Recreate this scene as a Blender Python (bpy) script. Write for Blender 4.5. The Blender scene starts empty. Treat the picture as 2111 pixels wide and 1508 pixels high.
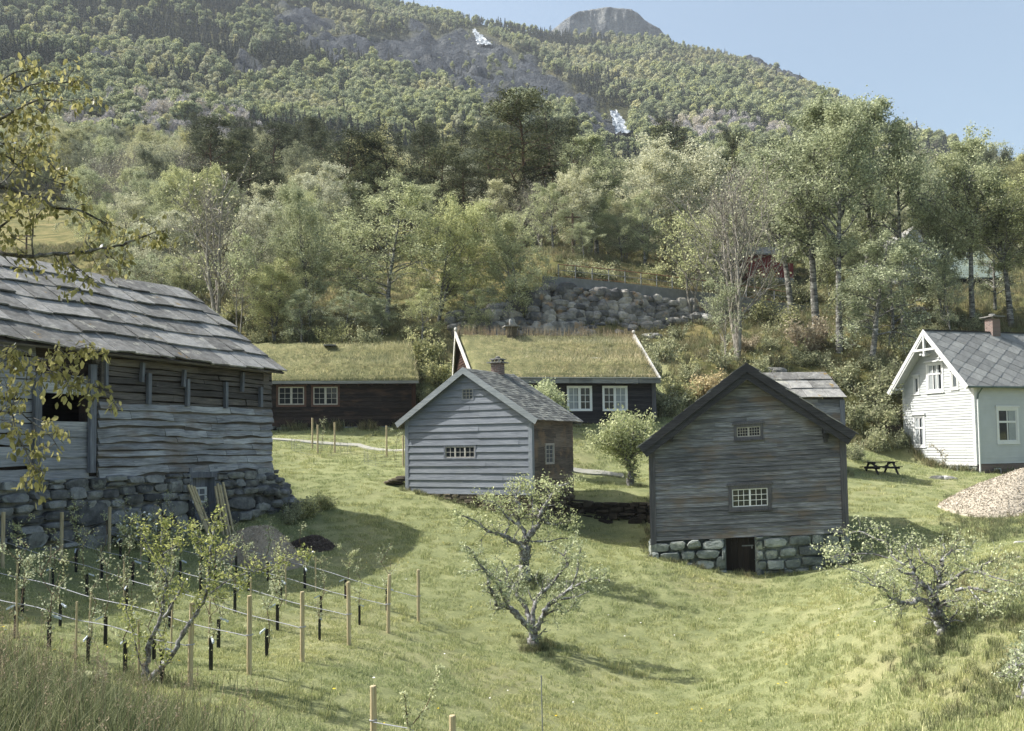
import bpy, math, random
import numpy as np
from mathutils import Vector, Matrix
SC = bpy.context.scene
COL = SC.collection
R = math.radians
# ------------------------------------------------------------------ camera
F_PX, SH_PX, PITCH, ROLL = 1900.0, 62.0, R(3.2), R(0.75)
_f0 = Vector((0, math.cos(PITCH), math.sin(PITCH))); _r0 = Vector((1, 0, 0)); _u0 = _r0.cross(_f0)
CR = _r0*math.cos(ROLL) - _u0*math.sin(ROLL); CU = _u0*math.cos(ROLL) + _r0*math.sin(ROLL); CF = _f0
cam = bpy.data.cameras.new('camera'); camo = bpy.data.objects.new('camera', cam); COL.objects.link(camo)
cam.sensor_width = 36; cam.lens = F_PX/2111*36; cam.shift_y = SH_PX/2111
cam.clip_start = 0.1; cam.clip_end = 9000
camo.matrix_world = Matrix(((CR.x, CU.x, -CF.x, 0), (CR.y, CU.y, -CF.y, 0), (CR.z, CU.z, -CF.z, 0), (0, 0, 0, 1)))
SC.camera = camo
# ------------------------------------------------------------------ light
SUN_AZ = R(-9)      # heading the light travels to, measured from +x (negative: towards the viewer)
SUN_EL = R(49)
w = bpy.data.worlds.new('World'); SC.world = w; w.use_nodes = True
nt = w.node_tree; nt.nodes.clear()
sky = nt.nodes.new('ShaderNodeTexSky'); sky.sky_type = 'NISHITA'; sky.sun_disc = False
sky.sun_elevation = SUN_EL; sky.air_density = 1.0; sky.dust_density = 3.5; sky.ozone_density = 1.0; sky.altitude = 100
hz = math.atan2(-math.sin(SUN_AZ), -math.cos(SUN_AZ))       # heading of the sun itself
sky.sun_rotation = math.pi/2 - hz
bg = nt.nodes.new('ShaderNodeBackground'); bg.inputs[1].default_value = 0.11
wo = nt.nodes.new('ShaderNodeOutputWorld')
tint = nt.nodes.new('ShaderNodeMix'); tint.data_type = 'RGBA'; tint.blend_type = 'MULTIPLY'; tint.inputs[0].default_value = 1.0; tint.inputs[7].default_value = (1.02, 1.01, 0.9, 1)
nt.links.new(sky.outputs[0], tint.inputs[6]); nt.links.new(tint.outputs[2], bg.inputs[0]); nt.links.new(bg.outputs[0], wo.inputs[0])
sl = bpy.data.lights.new('sun', 'SUN'); sl.energy = 4.1; sl.angle = R(0.55); sl.color = (1.0, 0.955, 0.88)
so = bpy.data.objects.new('sun', sl); COL.objects.link(so)
_d = Vector((math.cos(SUN_AZ)*math.cos(SUN_EL), math.sin(SUN_AZ)*math.cos(SUN_EL), -math.sin(SUN_EL)))
so.rotation_euler = _d.to_track_quat('-Z', 'Y').to_euler(); so.location = (-40, 20, 60)
SC.view_settings.view_transform = 'Standard'; SC.view_settings.look = 'None'
SC.view_settings.exposure = 1.15; SC.view_settings.gamma = 1.0
SC.cycles.max_bounces = 6; SC.cycles.diffuse_bounces = 3; SC.cycles.transmission_bounces = 4
SC.cycles.transparent_max_bounces = 6; SC.cycles.volume_bounces = 0; SC.cycles.glossy_bounces = 2
SC.cycles.caustics_reflective = False; SC.cycles.caustics_refractive = False

# ------------------------------------------------------------------ pixel helpers (photo pixels, 2111 x 1508)
def ray(px, py):
    return CF + CR*((px-1055.5)/F_PX) + CU*((754+SH_PX-py)/F_PX)
def at(px, py, Y):
    v = ray(px, py); return v*(Y/v.y)
def proj(p):
    p = Vector(p); f = p.dot(CF); return (1055.5+F_PX*p.dot(CR)/f, 754+SH_PX-F_PX*p.dot(CU)/f)
def proj_np(P):
    f = P@np.array(CF); return 1055.5+F_PX*(P@np.array(CR))/f, 754+SH_PX-F_PX*(P@np.array(CU))/f

# ------------------------------------------------------------------ tagging
def tag(o, label=None, cat=None, group=None, kind=None):
    if label: o['label'] = label
    if cat: o['category'] = cat
    if group: o['group'] = group
    if kind: o['kind'] = kind
    return o
def thing(name, label, cat, loc=(0, 0, 0), rz=0.0, group=None):
    o = bpy.data.objects.new(name, None); COL.objects.link(o); o.empty_display_size = 0.3
    o.location = loc; o.rotation_euler = (0, 0, rz)
    return tag(o, label, cat, group)
def copy_tree(o, parent=None):
    c = o.copy(); COL.objects.link(c); c.parent = parent
    for ch in list(o.children): copy_tree(ch, c)
    return c

# ------------------------------------------------------------------ mesh builder
class MB:
    def __init__(s): s.v = []; s.f = []; s.m = []
    def add(s, vs, fs, mi=0):
        n = len(s.v); s.v.extend(vs); s.f.extend([tuple(i+n for i in f) for f in fs]); s.m.extend([mi]*len(fs))
    def hexa(s, p, mi=0):      # 8 points: bottom ring 0-3, top ring 4-7
        s.add(p, [(3, 2, 1, 0), (4, 5, 6, 7), (0, 1, 5, 4), (1, 2, 6, 5), (2, 3, 7, 6), (3, 0, 4, 7)], mi)
    def strip(s, secs, mi=0):   # one connected bar through a list of 4-point cross sections
        n = len(s.v)
        for q in secs: s.v.extend([tuple(p) for p in q])
        for k in range(len(secs)-1):
            a = n+k*4
            for i in range(4): s.f.append((a+i, a+(i+1) % 4, a+4+(i+1) % 4, a+4+i)); s.m.append(mi)
        e = n+(len(secs)-1)*4; s.f += [(n, n+3, n+2, n+1), (e, e+1, e+2, e+3)]; s.m += [mi, mi]
    def box(s, x0, x1, y0, y1, z0, z1, mi=0, T=None):
        p = [(x0, y0, z0), (x1, y0, z0), (x1, y1, z0), (x0, y1, z0), (x0, y0, z1), (x1, y0, z1), (x1, y1, z1), (x0, y1, z1)]
        if T: p = [T(*q) for q in p]
        s.hexa(p, mi)
    def bar(s, a, b, w, h, up=(0, 0, 1), mi=0):
        a = Vector(a); b = Vector(b); d = (b-a).normalized(); u = Vector(up)
        x = d.cross(u); x = x.normalized() if x.length > 1e-5 else Vector((1, 0, 0)); y = x.cross(d).normalized()
        x = x*w/2; y = y*h/2
        s.hexa([tuple(q) for q in (a-x-y, a+x-y, a+x+y, a-x+y, b-x-y, b+x-y, b+x+y, b-x+y)], mi)
    def tube(s, pts, rad, n=6, mi=0, cap=True):
        pts = [Vector(p) for p in pts]
        if not hasattr(rad, '__len__'): rad = [rad]*len(pts)
        base = len(s.v); px = None
        for i, p in enumerate(pts):
            d = (pts[min(i+1, len(pts)-1)]-pts[max(i-1, 0)])
            d = d.normalized() if d.length > 1e-9 else Vector((0, 0, 1))
            if px is None: px = d.orthogonal().normalized()
            px = px - d*px.dot(d); px = px.normalized() if px.length > 1e-6 else d.orthogonal().normalized()
            py = d.cross(px)
            for k in range(n):
                a = 2*math.pi*k/n; s.v.append(tuple(p + (px*math.cos(a)+py*math.sin(a))*rad[i]))
        for i in range(len(pts)-1):
            for k in range(n):
                a = base+i*n+k; b = base+i*n+(k+1) % n
                s.f.append((a, b, b+n, a+n)); s.m.append(mi)
        if cap:
            s.f.append(tuple(base+k for k in range(n))[::-1]); s.m.append(mi)
            e = base+(len(pts)-1)*n; s.f.append(tuple(e+k for k in range(n))); s.m.append(mi)
    def cyl(s, c, r, h, n=12, mi=0): s.tube([c, (c[0], c[1], c[2]+h)], r, n, mi)
    def build(s, name, mats, parent=None, smooth=False):
        me = bpy.data.meshes.new(name)
        me.from_pydata([tuple(v) for v in s.v], [], s.f)
        if not isinstance(mats, (list, tuple)): mats = [mats]
        for m in mats: me.materials.append(m)
        if len(mats) > 1: me.polygons.foreach_set('material_index', s.m)
        if smooth: me.polygons.foreach_set('use_smooth', [True]*len(me.polygons))
        me.update()
        o = bpy.data.objects.new(name, me); COL.objects.link(o)
        if parent is not None: o.parent = parent
        return o
def np_mesh(name, V, Fq, mats, parent=None, smooth=False, link=True, nper=4, mi=None):
    """V (n,3) float, Fq (m,nper) int"""
    me = bpy.data.meshes.new(name); m = len(Fq)
    me.vertices.add(len(V)); me.vertices.foreach_set('co', np.asarray(V, np.float32).ravel())
    me.loops.add(m*nper); me.loops.foreach_set('vertex_index', np.asarray(Fq, np.int32).ravel())
    me.polygons.add(m); me.polygons.foreach_set('loop_start', np.arange(0, m*nper, nper, dtype=np.int32))
    if not isinstance(mats, (list, tuple)): mats = [mats]
    for q in mats: me.materials.append(q)
    if mi is not None: me.polygons.foreach_set('material_index', np.asarray(mi, np.int32))
    if smooth: me.polygons.foreach_set('use_smooth', np.ones(m, bool))
    me.update(calc_edges=True)
    o = bpy.data.objects.new(name, me)
    if link: COL.objects.link(o)
    if parent is not None: o.parent = parent
    return o
# ------------------------------------------------------------------ materials
def S(r, g, b, k=1.0):      # sRGB 0-255 -> linear
    f = lambda c: ((c/255+0.055)/1.055)**2.4 if c > 10 else c/255/12.92
    return (f(r)*k, f(g)*k, f(b)*k, 1)
def adj(c, g, d):
    l = .3*c[0]+.6*c[1]+.1*c[2]; return tuple(min(.85, (x+(l-x)*d)*g) for x in c[:3])+(1,)
class NT:
    def __init__(s, m): s.t = m.node_tree; s.n = s.t.nodes; s.l = s.t.links
    def new(s, t, **k):
        n = s.n.new(t)
        for a, b in k.items(): setattr(n, a, b)
        return n
    def link(s, a, b): s.l.new(a, b)
def newmat(name):
    m = bpy.data.materials.new(name); m.use_nodes = True; m.node_tree.nodes.clear()
    return m, NT(m)
def ramp(T, src, stops, interp='LINEAR'):
    r = T.new('ShaderNodeValToRGB'); r.color_ramp.interpolation = interp
    e = r.color_ramp.elements
    while len(e) > 1: e.remove(e[-1])
    e[0].position = stops[0][0]; e[0].color = stops[0][1]
    for p, c in stops[1:]:
        q = e.new(p); q.color = c
    T.link(src, r.inputs[0]); return r.outputs[0]
def mixc(T, fac, a, b, mode='MIX'):
    m = T.new('ShaderNodeMix', data_type='RGBA', blend_type=mode)
    for sock, v in ((m.inputs[0], fac), (m.inputs[6], a), (m.inputs[7], b)):
        if hasattr(v, 'is_output') or isinstance(v, bpy.types.NodeSocket): T.link(v, sock)
        else: sock.default_value = v
    return m.outputs[2]
def noise(T, vec, scale, detail=4, rough=0.6, dist=0.0):
    n = T.new('ShaderNodeTexNoise'); n.inputs['Scale'].default_value = scale
    n.inputs['Detail'].default_value = detail; n.inputs['Roughness'].default_value = rough
    n.inputs['Distortion'].default_value = dist
    if vec is not None: T.link(vec, n.inputs['Vector'])
    return n.outputs['Fac']
def coords(T, scale=(1, 1, 1), rot=(0, 0, 0)):
    tc = T.new('ShaderNodeTexCoord'); mp = T.new('ShaderNodeMapping')
    mp.inputs['Scale'].default_value = scale; mp.inputs['Rotation'].default_value = rot
    T.link(tc.outputs['Object'], mp.inputs['Vector']); return mp.outputs[0]
def finish(T, col, rough=0.8, bump=None, bstr=0.3, bdist=0.02, spec=0.3, sheen=0, transl=0, metal=0):
    b = T.new('ShaderNodeBsdfPrincipled'); o = T.new('ShaderNodeOutputMaterial')
    if isinstance(col, bpy.types.NodeSocket): T.link(col, b.inputs['Base Color'])
    else: b.inputs['Base Color'].default_value = col
    if isinstance(rough, bpy.types.NodeSocket): T.link(rough, b.inputs['Roughness'])
    else: b.inputs['Roughness'].default_value = rough
    b.inputs['Specular IOR Level'].default_value = spec; b.inputs['Metallic'].default_value = metal
    if bump is not None:
        bn = T.new('ShaderNodeBump'); bn.inputs['Strength'].default_value = bstr; bn.inputs['Distance'].default_value = bdist
        T.link(bump, bn.inputs['Height']); T.link(bn.outputs[0], b.inputs['Normal'])
    out = b.outputs[0]
    if transl:
        t = T.new('ShaderNodeBsdfTranslucent'); mx = T.new('ShaderNodeMixShader'); mx.inputs[0].default_value = transl
        if isinstance(col, bpy.types.NodeSocket): T.link(col, t.inputs[0])
        else: t.inputs[0].default_value = col
        T.link(out, mx.inputs[1]); T.link(t.outputs[0], mx.inputs[2]); out = mx.outputs[0]
    T.link(out, o.inputs[0])
def island(T):
    return T.new('ShaderNodeNewGeometry').outputs['Random Per Island']
def simple(name, col, rough=0.7, nz=None, var=0.25, **k):
    m, T = newmat(name); c = coords(T)
    n = noise(T, c, nz or 6.0, 5)
    a = tuple(x*(1-var) for x in col[:3])+(1,); b = tuple(min(1, x*(1+var)) for x in col[:3])+(1,)
    finish(T, ramp(T, n, [(0.3, a), (0.7, b)]), rough, bump=n, **k); return m
def wood(name, c0, c1, c2, axis='x', rough=0.85, patch=0.5, warm=None, ivar=0.22):
    """weathered board: grain along one axis, tone varies board by board"""
    m, T = newmat(name)
    sc = {'x': (0.35, 9, 9), 'z': (9, 9, 0.35), 'y': (9, 0.35, 9)}[axis]
    g = noise(T, coords(T, sc), 5.0, 6, 0.65, 0.3)
    big = noise(T, coords(T, {'x': (0.5, 1, 1.4), 'z': (1.2, 1, 0.6), 'y': (1, .5, 1)}[axis]), 1.1, 4)
    isl = island(T)
    ad = T.new('ShaderNodeMath', operation='ADD'); T.link(g, ad.inputs[0])
    m2 = T.new('ShaderNodeMath', operation='MULTIPLY_ADD'); T.link(isl, m2.inputs[0]); m2.inputs[1].default_value = ivar; m2.inputs[2].default_value = -ivar/2
    T.link(m2.outputs[0], ad.inputs[1])
    col = ramp(T, ad.outputs[0], [(0.28, c0), (0.5, c1), (0.72, c2)])
    dk = ramp(T, big, [(0.35, (1-patch*0.55,)*3+(1,)), (0.62, (1, 1, 1, 1))])
    col = mixc(T, 1.0, col, dk, 'MULTIPLY')
    if warm:
        wn = noise(T, coords(T, (0.4, 1, 1.1)), 1.7, 3)
        col = mixc(T, ramp(T, wn, [(0.52, (0, 0, 0, 1)), (0.68, (0.75, 0.75, 0.75, 1))]), col, warm)
    finish(T, col, rough, bump=g, bstr=0.55, bdist=0.012, spec=0.2); return m
def stone(name, c0, c1, c2, lichen=None, sc=2.2, moss=None):
    m, T = newmat(name); c = coords(T)
    n = noise(T, c, sc*2.5, 7, 0.65); b = noise(T, c, sc*9, 5, 0.7); isl = island(T)
    m2 = T.new('ShaderNodeMath', operation='MULTIPLY_ADD'); T.link(isl, m2.inputs[0]); m2.inputs[1].default_value = 0.4; m2.inputs[2].default_value = -0.2
    ad = T.new('ShaderNodeMath', operation='ADD'); T.link(n, ad.inputs[0]); T.link(m2.outputs[0], ad.inputs[1])
    col = ramp(T, ad.outputs[0], [(0.3, c0), (0.5, c1), (0.75, c2)])
    col = mixc(T, ramp(T, b, [(0.3, (0.5, 0.5, 0.5, 1)), (0.5, (0, 0, 0, 1))]), col, c0)
    if lichen:
        ln = noise(T, c, sc*1.6, 5, 0.7)
        col = mixc(T, ramp(T, ln, [(0.57, (0, 0, 0, 1)), (0.66, (0.8, 0.8, 0.8, 1))]), col, lichen)
    if moss: col = mixc(T, ramp(T, noise(T, c, sc*.9, 5, .75), [(0.63, (0, 0, 0, 1)), (0.67, (0.85, 0.85, 0.85, 1))]), col, moss)
    mxb = T.new('ShaderNodeMath', operation='ADD'); T.link(n, mxb.inputs[0]); T.link(b, mxb.inputs[1])
    finish(T, col, 0.9, bump=mxb.outputs[0], bstr=0.6, bdist=0.05, spec=0.2); return m
def leafmat(name, c0, c1, c2, transl=0.35, rough=0.7, obj=0.35, spec=0.08, gain=2.15, des=.5):
    c0, c1, c2 = adj(c0, gain, des), adj(c1, gain, des), adj(c2, gain, des)
    m, T = newmat(name); isl = island(T)
    oi = T.new('ShaderNodeObjectInfo').outputs['Random']
    col = ramp(T, isl, [(0.0, c0), (0.5, c1), (1.0, c2)])
    if obj:
        k = ramp(T, oi, [(0, (1-obj*.45, 1-obj*.4, 1-obj*.3, 1)), (0.5, (1, 1, 1, 1)), (1, (1+obj*.35, 1+obj*.25, 1-obj*.25, 1))])
        col = mixc(T, 1.0, col, k, 'MULTIPLY')
    finish(T, col, rough, transl=transl, spec=spec); return m

M = {}
# timber
M['grey_board'] = wood('grey_board', S(70, 74, 84), S(104, 110, 122), S(142, 148, 160), warm=None)
M['grey_board_v'] = wood('grey_board_v', S(78, 80, 88), S(110, 114, 124), S(140, 145, 155), axis='z')
M['store_board'] = wood('store_board', S(98, 104, 114), S(124, 130, 140), S(148, 153, 162), patch=0.3, ivar=.12)
M['store_side'] = wood('store_side', S(72, 68, 65), S(104, 98, 91), S(136, 127, 115), axis='y', patch=0.6, warm=S(130, 112, 92))
M['store_trim'] = wood('store_trim', S(105, 112, 122), S(130, 137, 146), S(152, 158, 166), axis='z', patch=0.2)
M['store_rake'] = wood('store_rake', S(112, 120, 126), S(140, 147, 152), S(165, 170, 174), axis='x', patch=0.25)
M['barn_board'] = wood('barn_board', S(74, 75, 79), S(112, 114, 119), S(170, 173, 178), patch=0.7, warm=S(118, 105, 92), ivar=.16)
M['barn_trim'] = wood('barn_trim', S(66, 66, 70), S(90, 90, 95), S(112, 112, 116), axis='z')
M['barn_rake'] = wood('barn_rake', S(42, 43, 46), S(60, 61, 65), S(82, 83, 88))
M['log_dark'] = wood('log_dark', S(62, 60, 60), S(96, 92, 90), S(134, 128, 122), patch=0.6)
M['plank_grey'] = wood('plank_grey', S(112, 113, 117), S(160, 163, 169), S(204, 206, 210), patch=0.8, ivar=.2, warm=S(120, 108, 98))
M['tar_board'] = wood('tar_board', S(32, 29, 29), S(48, 43, 42), S(68, 60, 57), patch=0.4, warm=S(78, 62, 54))
M['tar_board_b'] = wood('tar_board_b', S(36, 35, 38), S(52, 51, 54), S(72, 70, 72), patch=0.3)
M['tar_brown'] = wood('tar_brown', S(40, 30, 26), S(60, 44, 38), S(80, 60, 52), axis='z')
M['weather_white'] = wood('weather_white', S(165, 163, 158), S(205, 204, 200), S(232, 231, 228), patch=0.25)
M['pale_eave'] = wood('pale_eave', S(96, 98, 98), S(128, 130, 130), S(160, 160, 158))
M['stake'] = wood('stake', S(150, 135, 105), S(182, 168, 136), S(205, 192, 162), axis='z', patch=0.2)
M['white_paint'] = simple('white_paint', S(206, 208, 210), 0.45, 3.0, 0.05)
M['white_clad'] = simple('white_clad', S(180, 184, 186), 0.5, 1.2, 0.07)
M['white_far'] = simple('white_far', S(190, 193, 196), 0.6, 1.0, 0.06)
M['frame_white'] = simple('frame_white', S(222, 224, 225), 0.5, 5, 0.05)
M['frame_worn'] = simple('frame_worn', S(168, 166, 160), 0.7, 12, 0.2)
M['frame_brown'] = simple('frame_brown', S(84, 62, 54), 0.7, 12, 0.2)
M['curtain'] = simple('curtain', S(150, 156, 160), 0.9, 3, 0.1)
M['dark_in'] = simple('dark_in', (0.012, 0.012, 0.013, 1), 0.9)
m, T = newmat('glass_dark'); finish(T, (0.018, 0.022, 0.028, 1), 0.06, spec=0.6); M['glass'] = m
m, T = newmat('glass_pale'); finish(T, (0.10, 0.115, 0.13, 1), 0.12, spec=0.6); M['glass_pale'] = m
M['red_barn'] = simple('red_barn', S(112, 48, 44), 0.8, 2, 0.2)
M['green_roof'] = simple('green_roof', S(112, 124, 116), 0.7, 2, 0.1)
M['metal_grey'] = simple('metal_grey', S(120, 124, 126), 0.5, 8, 0.15)
M['rust'] = simple('rust', S(128, 96, 76), 0.8, 9, 0.3)
M['pipe_white'] = simple('pipe_white', S(226, 229, 230), 0.4, 4, 0.04)
M['gutter'] = simple('gutter', S(86, 100, 96), 0.5, 4, 0.15)
M['black_tube'] = simple('black_tube', (0.012, 0.013, 0.015, 1), 0.4, 9, 0.3)
M['rope'] = simple('rope', S(160, 162, 170), 0.7, 60, 0.2)
M['tie'] = simple('tie', S(190, 200, 212), 0.5, 30, 0.2)
M['concrete'] = simple('concrete', S(128, 130, 130), 0.9, 2.5, 0.2)
M['path'] = simple('path', S(150, 150, 142), 0.95, 3, 0.12)
M['brick'] = None
m, T = newmat('brick'); bt = T.new('ShaderNodeTexBrick'); T.link(coords(T, (1, 1, 1), (R(90), 0, 0)), bt.inputs['Vector'])
bt.inputs['Scale'].default_value = 1; bt.inputs['Brick Width'].default_value = 0.23; bt.inputs['Row Height'].default_value = 0.075
bt.inputs['Mortar Size'].default_value = 0.007; bt.inputs['Color1'].default_value = S(122, 100, 94); bt.inputs['Color2'].default_value = S(98, 84, 82); bt.inputs['Mortar'].default_value = S(150, 148, 144)
finish(T, bt.outputs[0], 0.85, bump=bt.outputs['Fac'], bstr=-0.4, bdist=0.01); M['brick'] = m
# stone
M['slate'] = stone('slate', S(98, 98, 96), S(126, 126, 124), S(156, 156, 154), lichen=S(166, 166, 156), sc=1.3, moss=S(134, 112, 66))
m, T = newmat('slate_fine'); c = coords(T); n = noise(T, c, 5, 6); isl = island(T)
finish(T, mixc(T, 1.0, ramp(T, isl, [(0, S(78, 80, 80)), (0.5, S(102, 105, 104)), (1, S(132, 134, 130))]), ramp(T, n, [(0.3, (0.7, 0.7, 0.7, 1)), (0.7, (1.15, 1.15, 1.1, 1))]), 'MULTIPLY'), 0.75, bump=n, bstr=0.3); M['slate_fine'] = m
m, T = newmat('slate_diamond'); c = coords(T); n = noise(T, c, 3.5, 6, 0.65); isl = island(T); l = noise(T, c, 1.1, 5, 0.75)
cc = mixc(T, 1.0, ramp(T, isl, [(0, S(112, 114, 114)), (0.5, S(124, 126, 126)), (1, S(140, 142, 141))]), ramp(T, n, [(0.3, (0.8, 0.8, 0.8, 1)), (0.72, (1.2, 1.2, 1.18, 1))]), 'MULTIPLY')
cc = mixc(T, ramp(T, l, [(0.66, (0, 0, 0, 1)), (0.7, (0.85, 0.85, 0.85, 1))]), cc, S(112, 92, 52))
finish(T, cc, 0.7, bump=n, bstr=0.3); M['slate_diamond'] = m
M['stone_barn'] = stone('stone_barn', S(70, 72, 74), S(108, 110, 112), S(150, 152, 150), lichen=S(128, 132, 126), sc=1.0)
M['stone_pale'] = stone('stone_pale', S(78, 84, 84), S(118, 126, 124), S(160, 166, 162), lichen=S(168, 172, 166), sc=1.0)
M['stone_brown'] = stone('stone_brown', S(62, 58, 50), S(92, 86, 74), S(124, 116, 100), lichen=S(98, 92, 60), sc=1.0)
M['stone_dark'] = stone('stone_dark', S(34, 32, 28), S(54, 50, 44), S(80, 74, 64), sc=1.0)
M['stone_retain'] = stone('stone_retain', S(84, 85, 86), S(132, 131, 128), S(180, 176, 168), lichen=S(164, 138, 108), sc=0.5)
M['boulder'] = stone('boulder', S(110, 110, 108), S(150, 150, 146), S(186, 185, 180), sc=1.0)
M['cliff0'] = stone('cliff', S(64, 72, 84), S(98, 106, 118), S(146, 150, 154), sc=0.02)
M['peak0'] = stone('peak', S(62, 70, 80), S(94, 100, 106), S(136, 138, 136), sc=0.011)
m, T = newmat('peak_rock'); pos = coords(T); n1 = noise(T, coords(T, (1, 1, .45)), .02, 9, .75); n2 = noise(T, pos, .12, 7, .75)
ad = T.new('ShaderNodeMath', operation='ADD'); T.link(n1, ad.inputs[0]); T.link(n2, ad.inputs[1])
cc = mixc(T, 1.0, ramp(T, n1, [(0.3, S(84, 92, 102)), (0.5, S(126, 131, 136)), (0.68, S(176, 177, 174))]), ramp(T, n2, [(0.35, (.7, .72, .76, 1)), (0.6, (1.15, 1.14, 1.1, 1))]), 'MULTIPLY')
finish(T, cc, 0.95, bump=ad.outputs[0], bstr=1.0, bdist=14.0, spec=0.1); M['peak'] = m
m, T = newmat('waterfall'); n = noise(T, coords(T, (0.5, 0.5, 0.09)), 0.7, 5)
finish(T, ramp(T, n, [(0.34, S(84, 94, 104)), (0.5, S(150, 158, 166)), (0.66, S(196, 202, 208))]), 0.5, bump=n, bstr=0.5, bdist=0.5); M['waterfall'] = m
M['woodchip'] = None
m, T = newmat('woodchip'); isl = island(T); finish(T, ramp(T, isl, [(0, S(140, 132, 120)), (0.5, S(176, 168, 154)), (1, S(204, 198, 186))]), 0.9); M['woodchip'] = m
m, T = newmat('old_chip'); isl = island(T); finish(T, ramp(T, isl, [(0, S(128, 118, 104)), (0.5, S(168, 158, 142)), (1, S(200, 190, 172))]), 0.9); M['old_chip'] = m
m, T = newmat('dark_chip'); isl = island(T); finish(T, ramp(T, isl, [(0, S(60, 54, 50)), (0.5, S(92, 82, 76)), (1, S(122, 110, 102))]), 0.9); M['dark_chip'] = m
# bark
def bark(name, c0, c1, c2, sc=(3, 3, 1), s=3.0):
    m, T = newmat(name); n = noise(T, coords(T, sc), s, 6, 0.7)
    finish(T, ramp(T, n, [(0.35, c0), (0.5, c1), (0.65, c2)]), 0.9, bump=n, bstr=0.6, bdist=0.03, spec=0.15); M[name] = m
bark('birch_bark', S(52, 50, 48), S(112, 112, 108), S(176, 176, 170), (1, 1, 2.5), 2.2)
bark('grey_bark', S(96, 92, 86), S(136, 132, 124), S(172, 168, 160), (2, 2, .6), 3)
bark('pine_bark', S(62, 52, 44), S(96, 80, 68), S(126, 106, 90), (2, 2, .6), 3)
bark('apple_bark', S(66, 62, 62), S(118, 116, 116), S(182, 184, 186), (1, 1, 1), 9)
bark('cherry_bark', S(50, 46, 44), S(92, 90, 88), S(140, 140, 136), (1, 1, 1), 14)
bark('sapling_bark', S(80, 66, 54), S(110, 94, 80), S(140, 126, 112), (1, 1, 1), 30)
# foliage
M['leaf_birch'] = leafmat('leaf_birch', S(88, 98, 52), S(118, 128, 72), S(150, 158, 98))
M['leaf_birch_yel'] = leafmat('leaf_birch_yel', S(98, 106, 50), S(128, 136, 68), S(158, 162, 94), gain=2.0)
M['leaf_fruit'] = leafmat('leaf_fruit', S(110, 120, 50), S(150, 156, 72), S(186, 186, 104), gain=1.35, des=.2)
M['leaf_pale'] = leafmat('leaf_pale', S(108, 112, 72), S(142, 144, 98), S(176, 174, 128))
M['leaf_pine'] = leafmat('leaf_pine', S(42, 50, 32), S(62, 70, 46), S(92, 98, 66), transl=0.2, gain=1.8, des=.3)
M['leaf_apple'] = leafmat('leaf_apple', S(100, 114, 62), S(134, 146, 88), S(174, 182, 130), transl=0.35, gain=1.6, des=.42, spec=.12)
M['leaf_cherry'] = leafmat('leaf_cherry', S(112, 110, 36), S(150, 146, 50), S(188, 180, 84), transl=0.5, rough=0.4, obj=0, gain=1.0, des=.36)
M['leaf_sap'] = leafmat('leaf_sap', S(120, 128, 84), S(160, 168, 122), S(186, 192, 150), transl=0.3, gain=1.3, des=.3, spec=.12)
M['leaf_shrub'] = leafmat('leaf_shrub', S(78, 86, 42), S(112, 118, 60), S(150, 150, 86))
M['leaf_dry'] = leafmat('leaf_dry', S(110, 92, 60), S(136, 118, 78), S(160, 146, 100))
M['leaf_far'] = leafmat('leaf_far', S(78, 88, 52), S(106, 116, 74), S(138, 142, 92), transl=0.3, obj=0.45, des=.36, gain=2.2)
M['leaf_belt'] = leafmat('leaf_belt', S(76, 86, 54), S(102, 110, 70), S(130, 136, 90), obj=0.6, gain=1.8)
M['leaf_far_pale'] = leafmat('leaf_far_pale', S(110, 112, 66), S(134, 136, 92), S(156, 155, 110), transl=0.3, obj=0.4, gain=2.0, des=.42)
M['leaf_far_dark'] = leafmat('leaf_far_dark', S(36, 46, 38), S(52, 62, 48), S(72, 82, 62), transl=0.1, obj=0.6, gain=1.5)
M['leaf_far_bare'] = leafmat('leaf_far_bare', S(108, 104, 104), S(134, 128, 126), S(158, 152, 148), transl=0.1, obj=0.4)
M['blossom'] = simple('blossom', S(238, 238, 234), 0.6, 20, 0.05)
def grassmat(name, stops, transl=0.35, gain=1.75, des=.36):
    stops = [(p, adj(c, gain, des)) for p, c in stops]
    m, T = newmat(name); isl = island(T)
    pos = T.new('ShaderNodeNewGeometry').outputs['Position']
    n = noise(T, pos, 0.35, 4)
    a = ramp(T, isl, stops)
    col = mixc(T, 1.0, a, ramp(T, n, [(0.35, (0.86, 0.9, 0.86, 1)), (0.65, (1.2, 1.12, 1.02, 1))]), 'MULTIPLY')
    finish(T, col, 0.6, transl=transl, spec=0.2); M[name] = m
grassmat('grass_blade', [(0, S(92, 104, 50)), (0.5, S(118, 128, 64)), (0.85, S(142, 148, 86)), (1, S(176, 168, 120))], gain=1.9)
grassmat('grass_tall', [(0, S(58, 70, 38)), (0.5, S(88, 100, 56)), (0.9, S(120, 128, 78)), (1, S(170, 162, 124))], gain=1.4)
grassmat('grass_dry', [(0, S(94, 98, 50)), (0.4, S(124, 120, 68)), (0.8, S(152, 142, 98)), (1, S(176, 162, 122))], gain=1.9, des=.48)
grassmat('grass_slope', [(0, S(70, 78, 42)), (0.4, S(96, 98, 58)), (0.8, S(128, 120, 78)), (1, S(160, 146, 108))], gain=1.35)
grassmat('grass_turf', [(0, S(84, 92, 44)), (0.5, S(118, 122, 60)), (0.9, S(148, 144, 84)), (1, S(172, 160, 110))], gain=1.9, des=.5)
grassmat('grass_seed', [(0, S(126, 108, 82)), (1, S(160, 144, 114))], gain=1.1)
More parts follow.
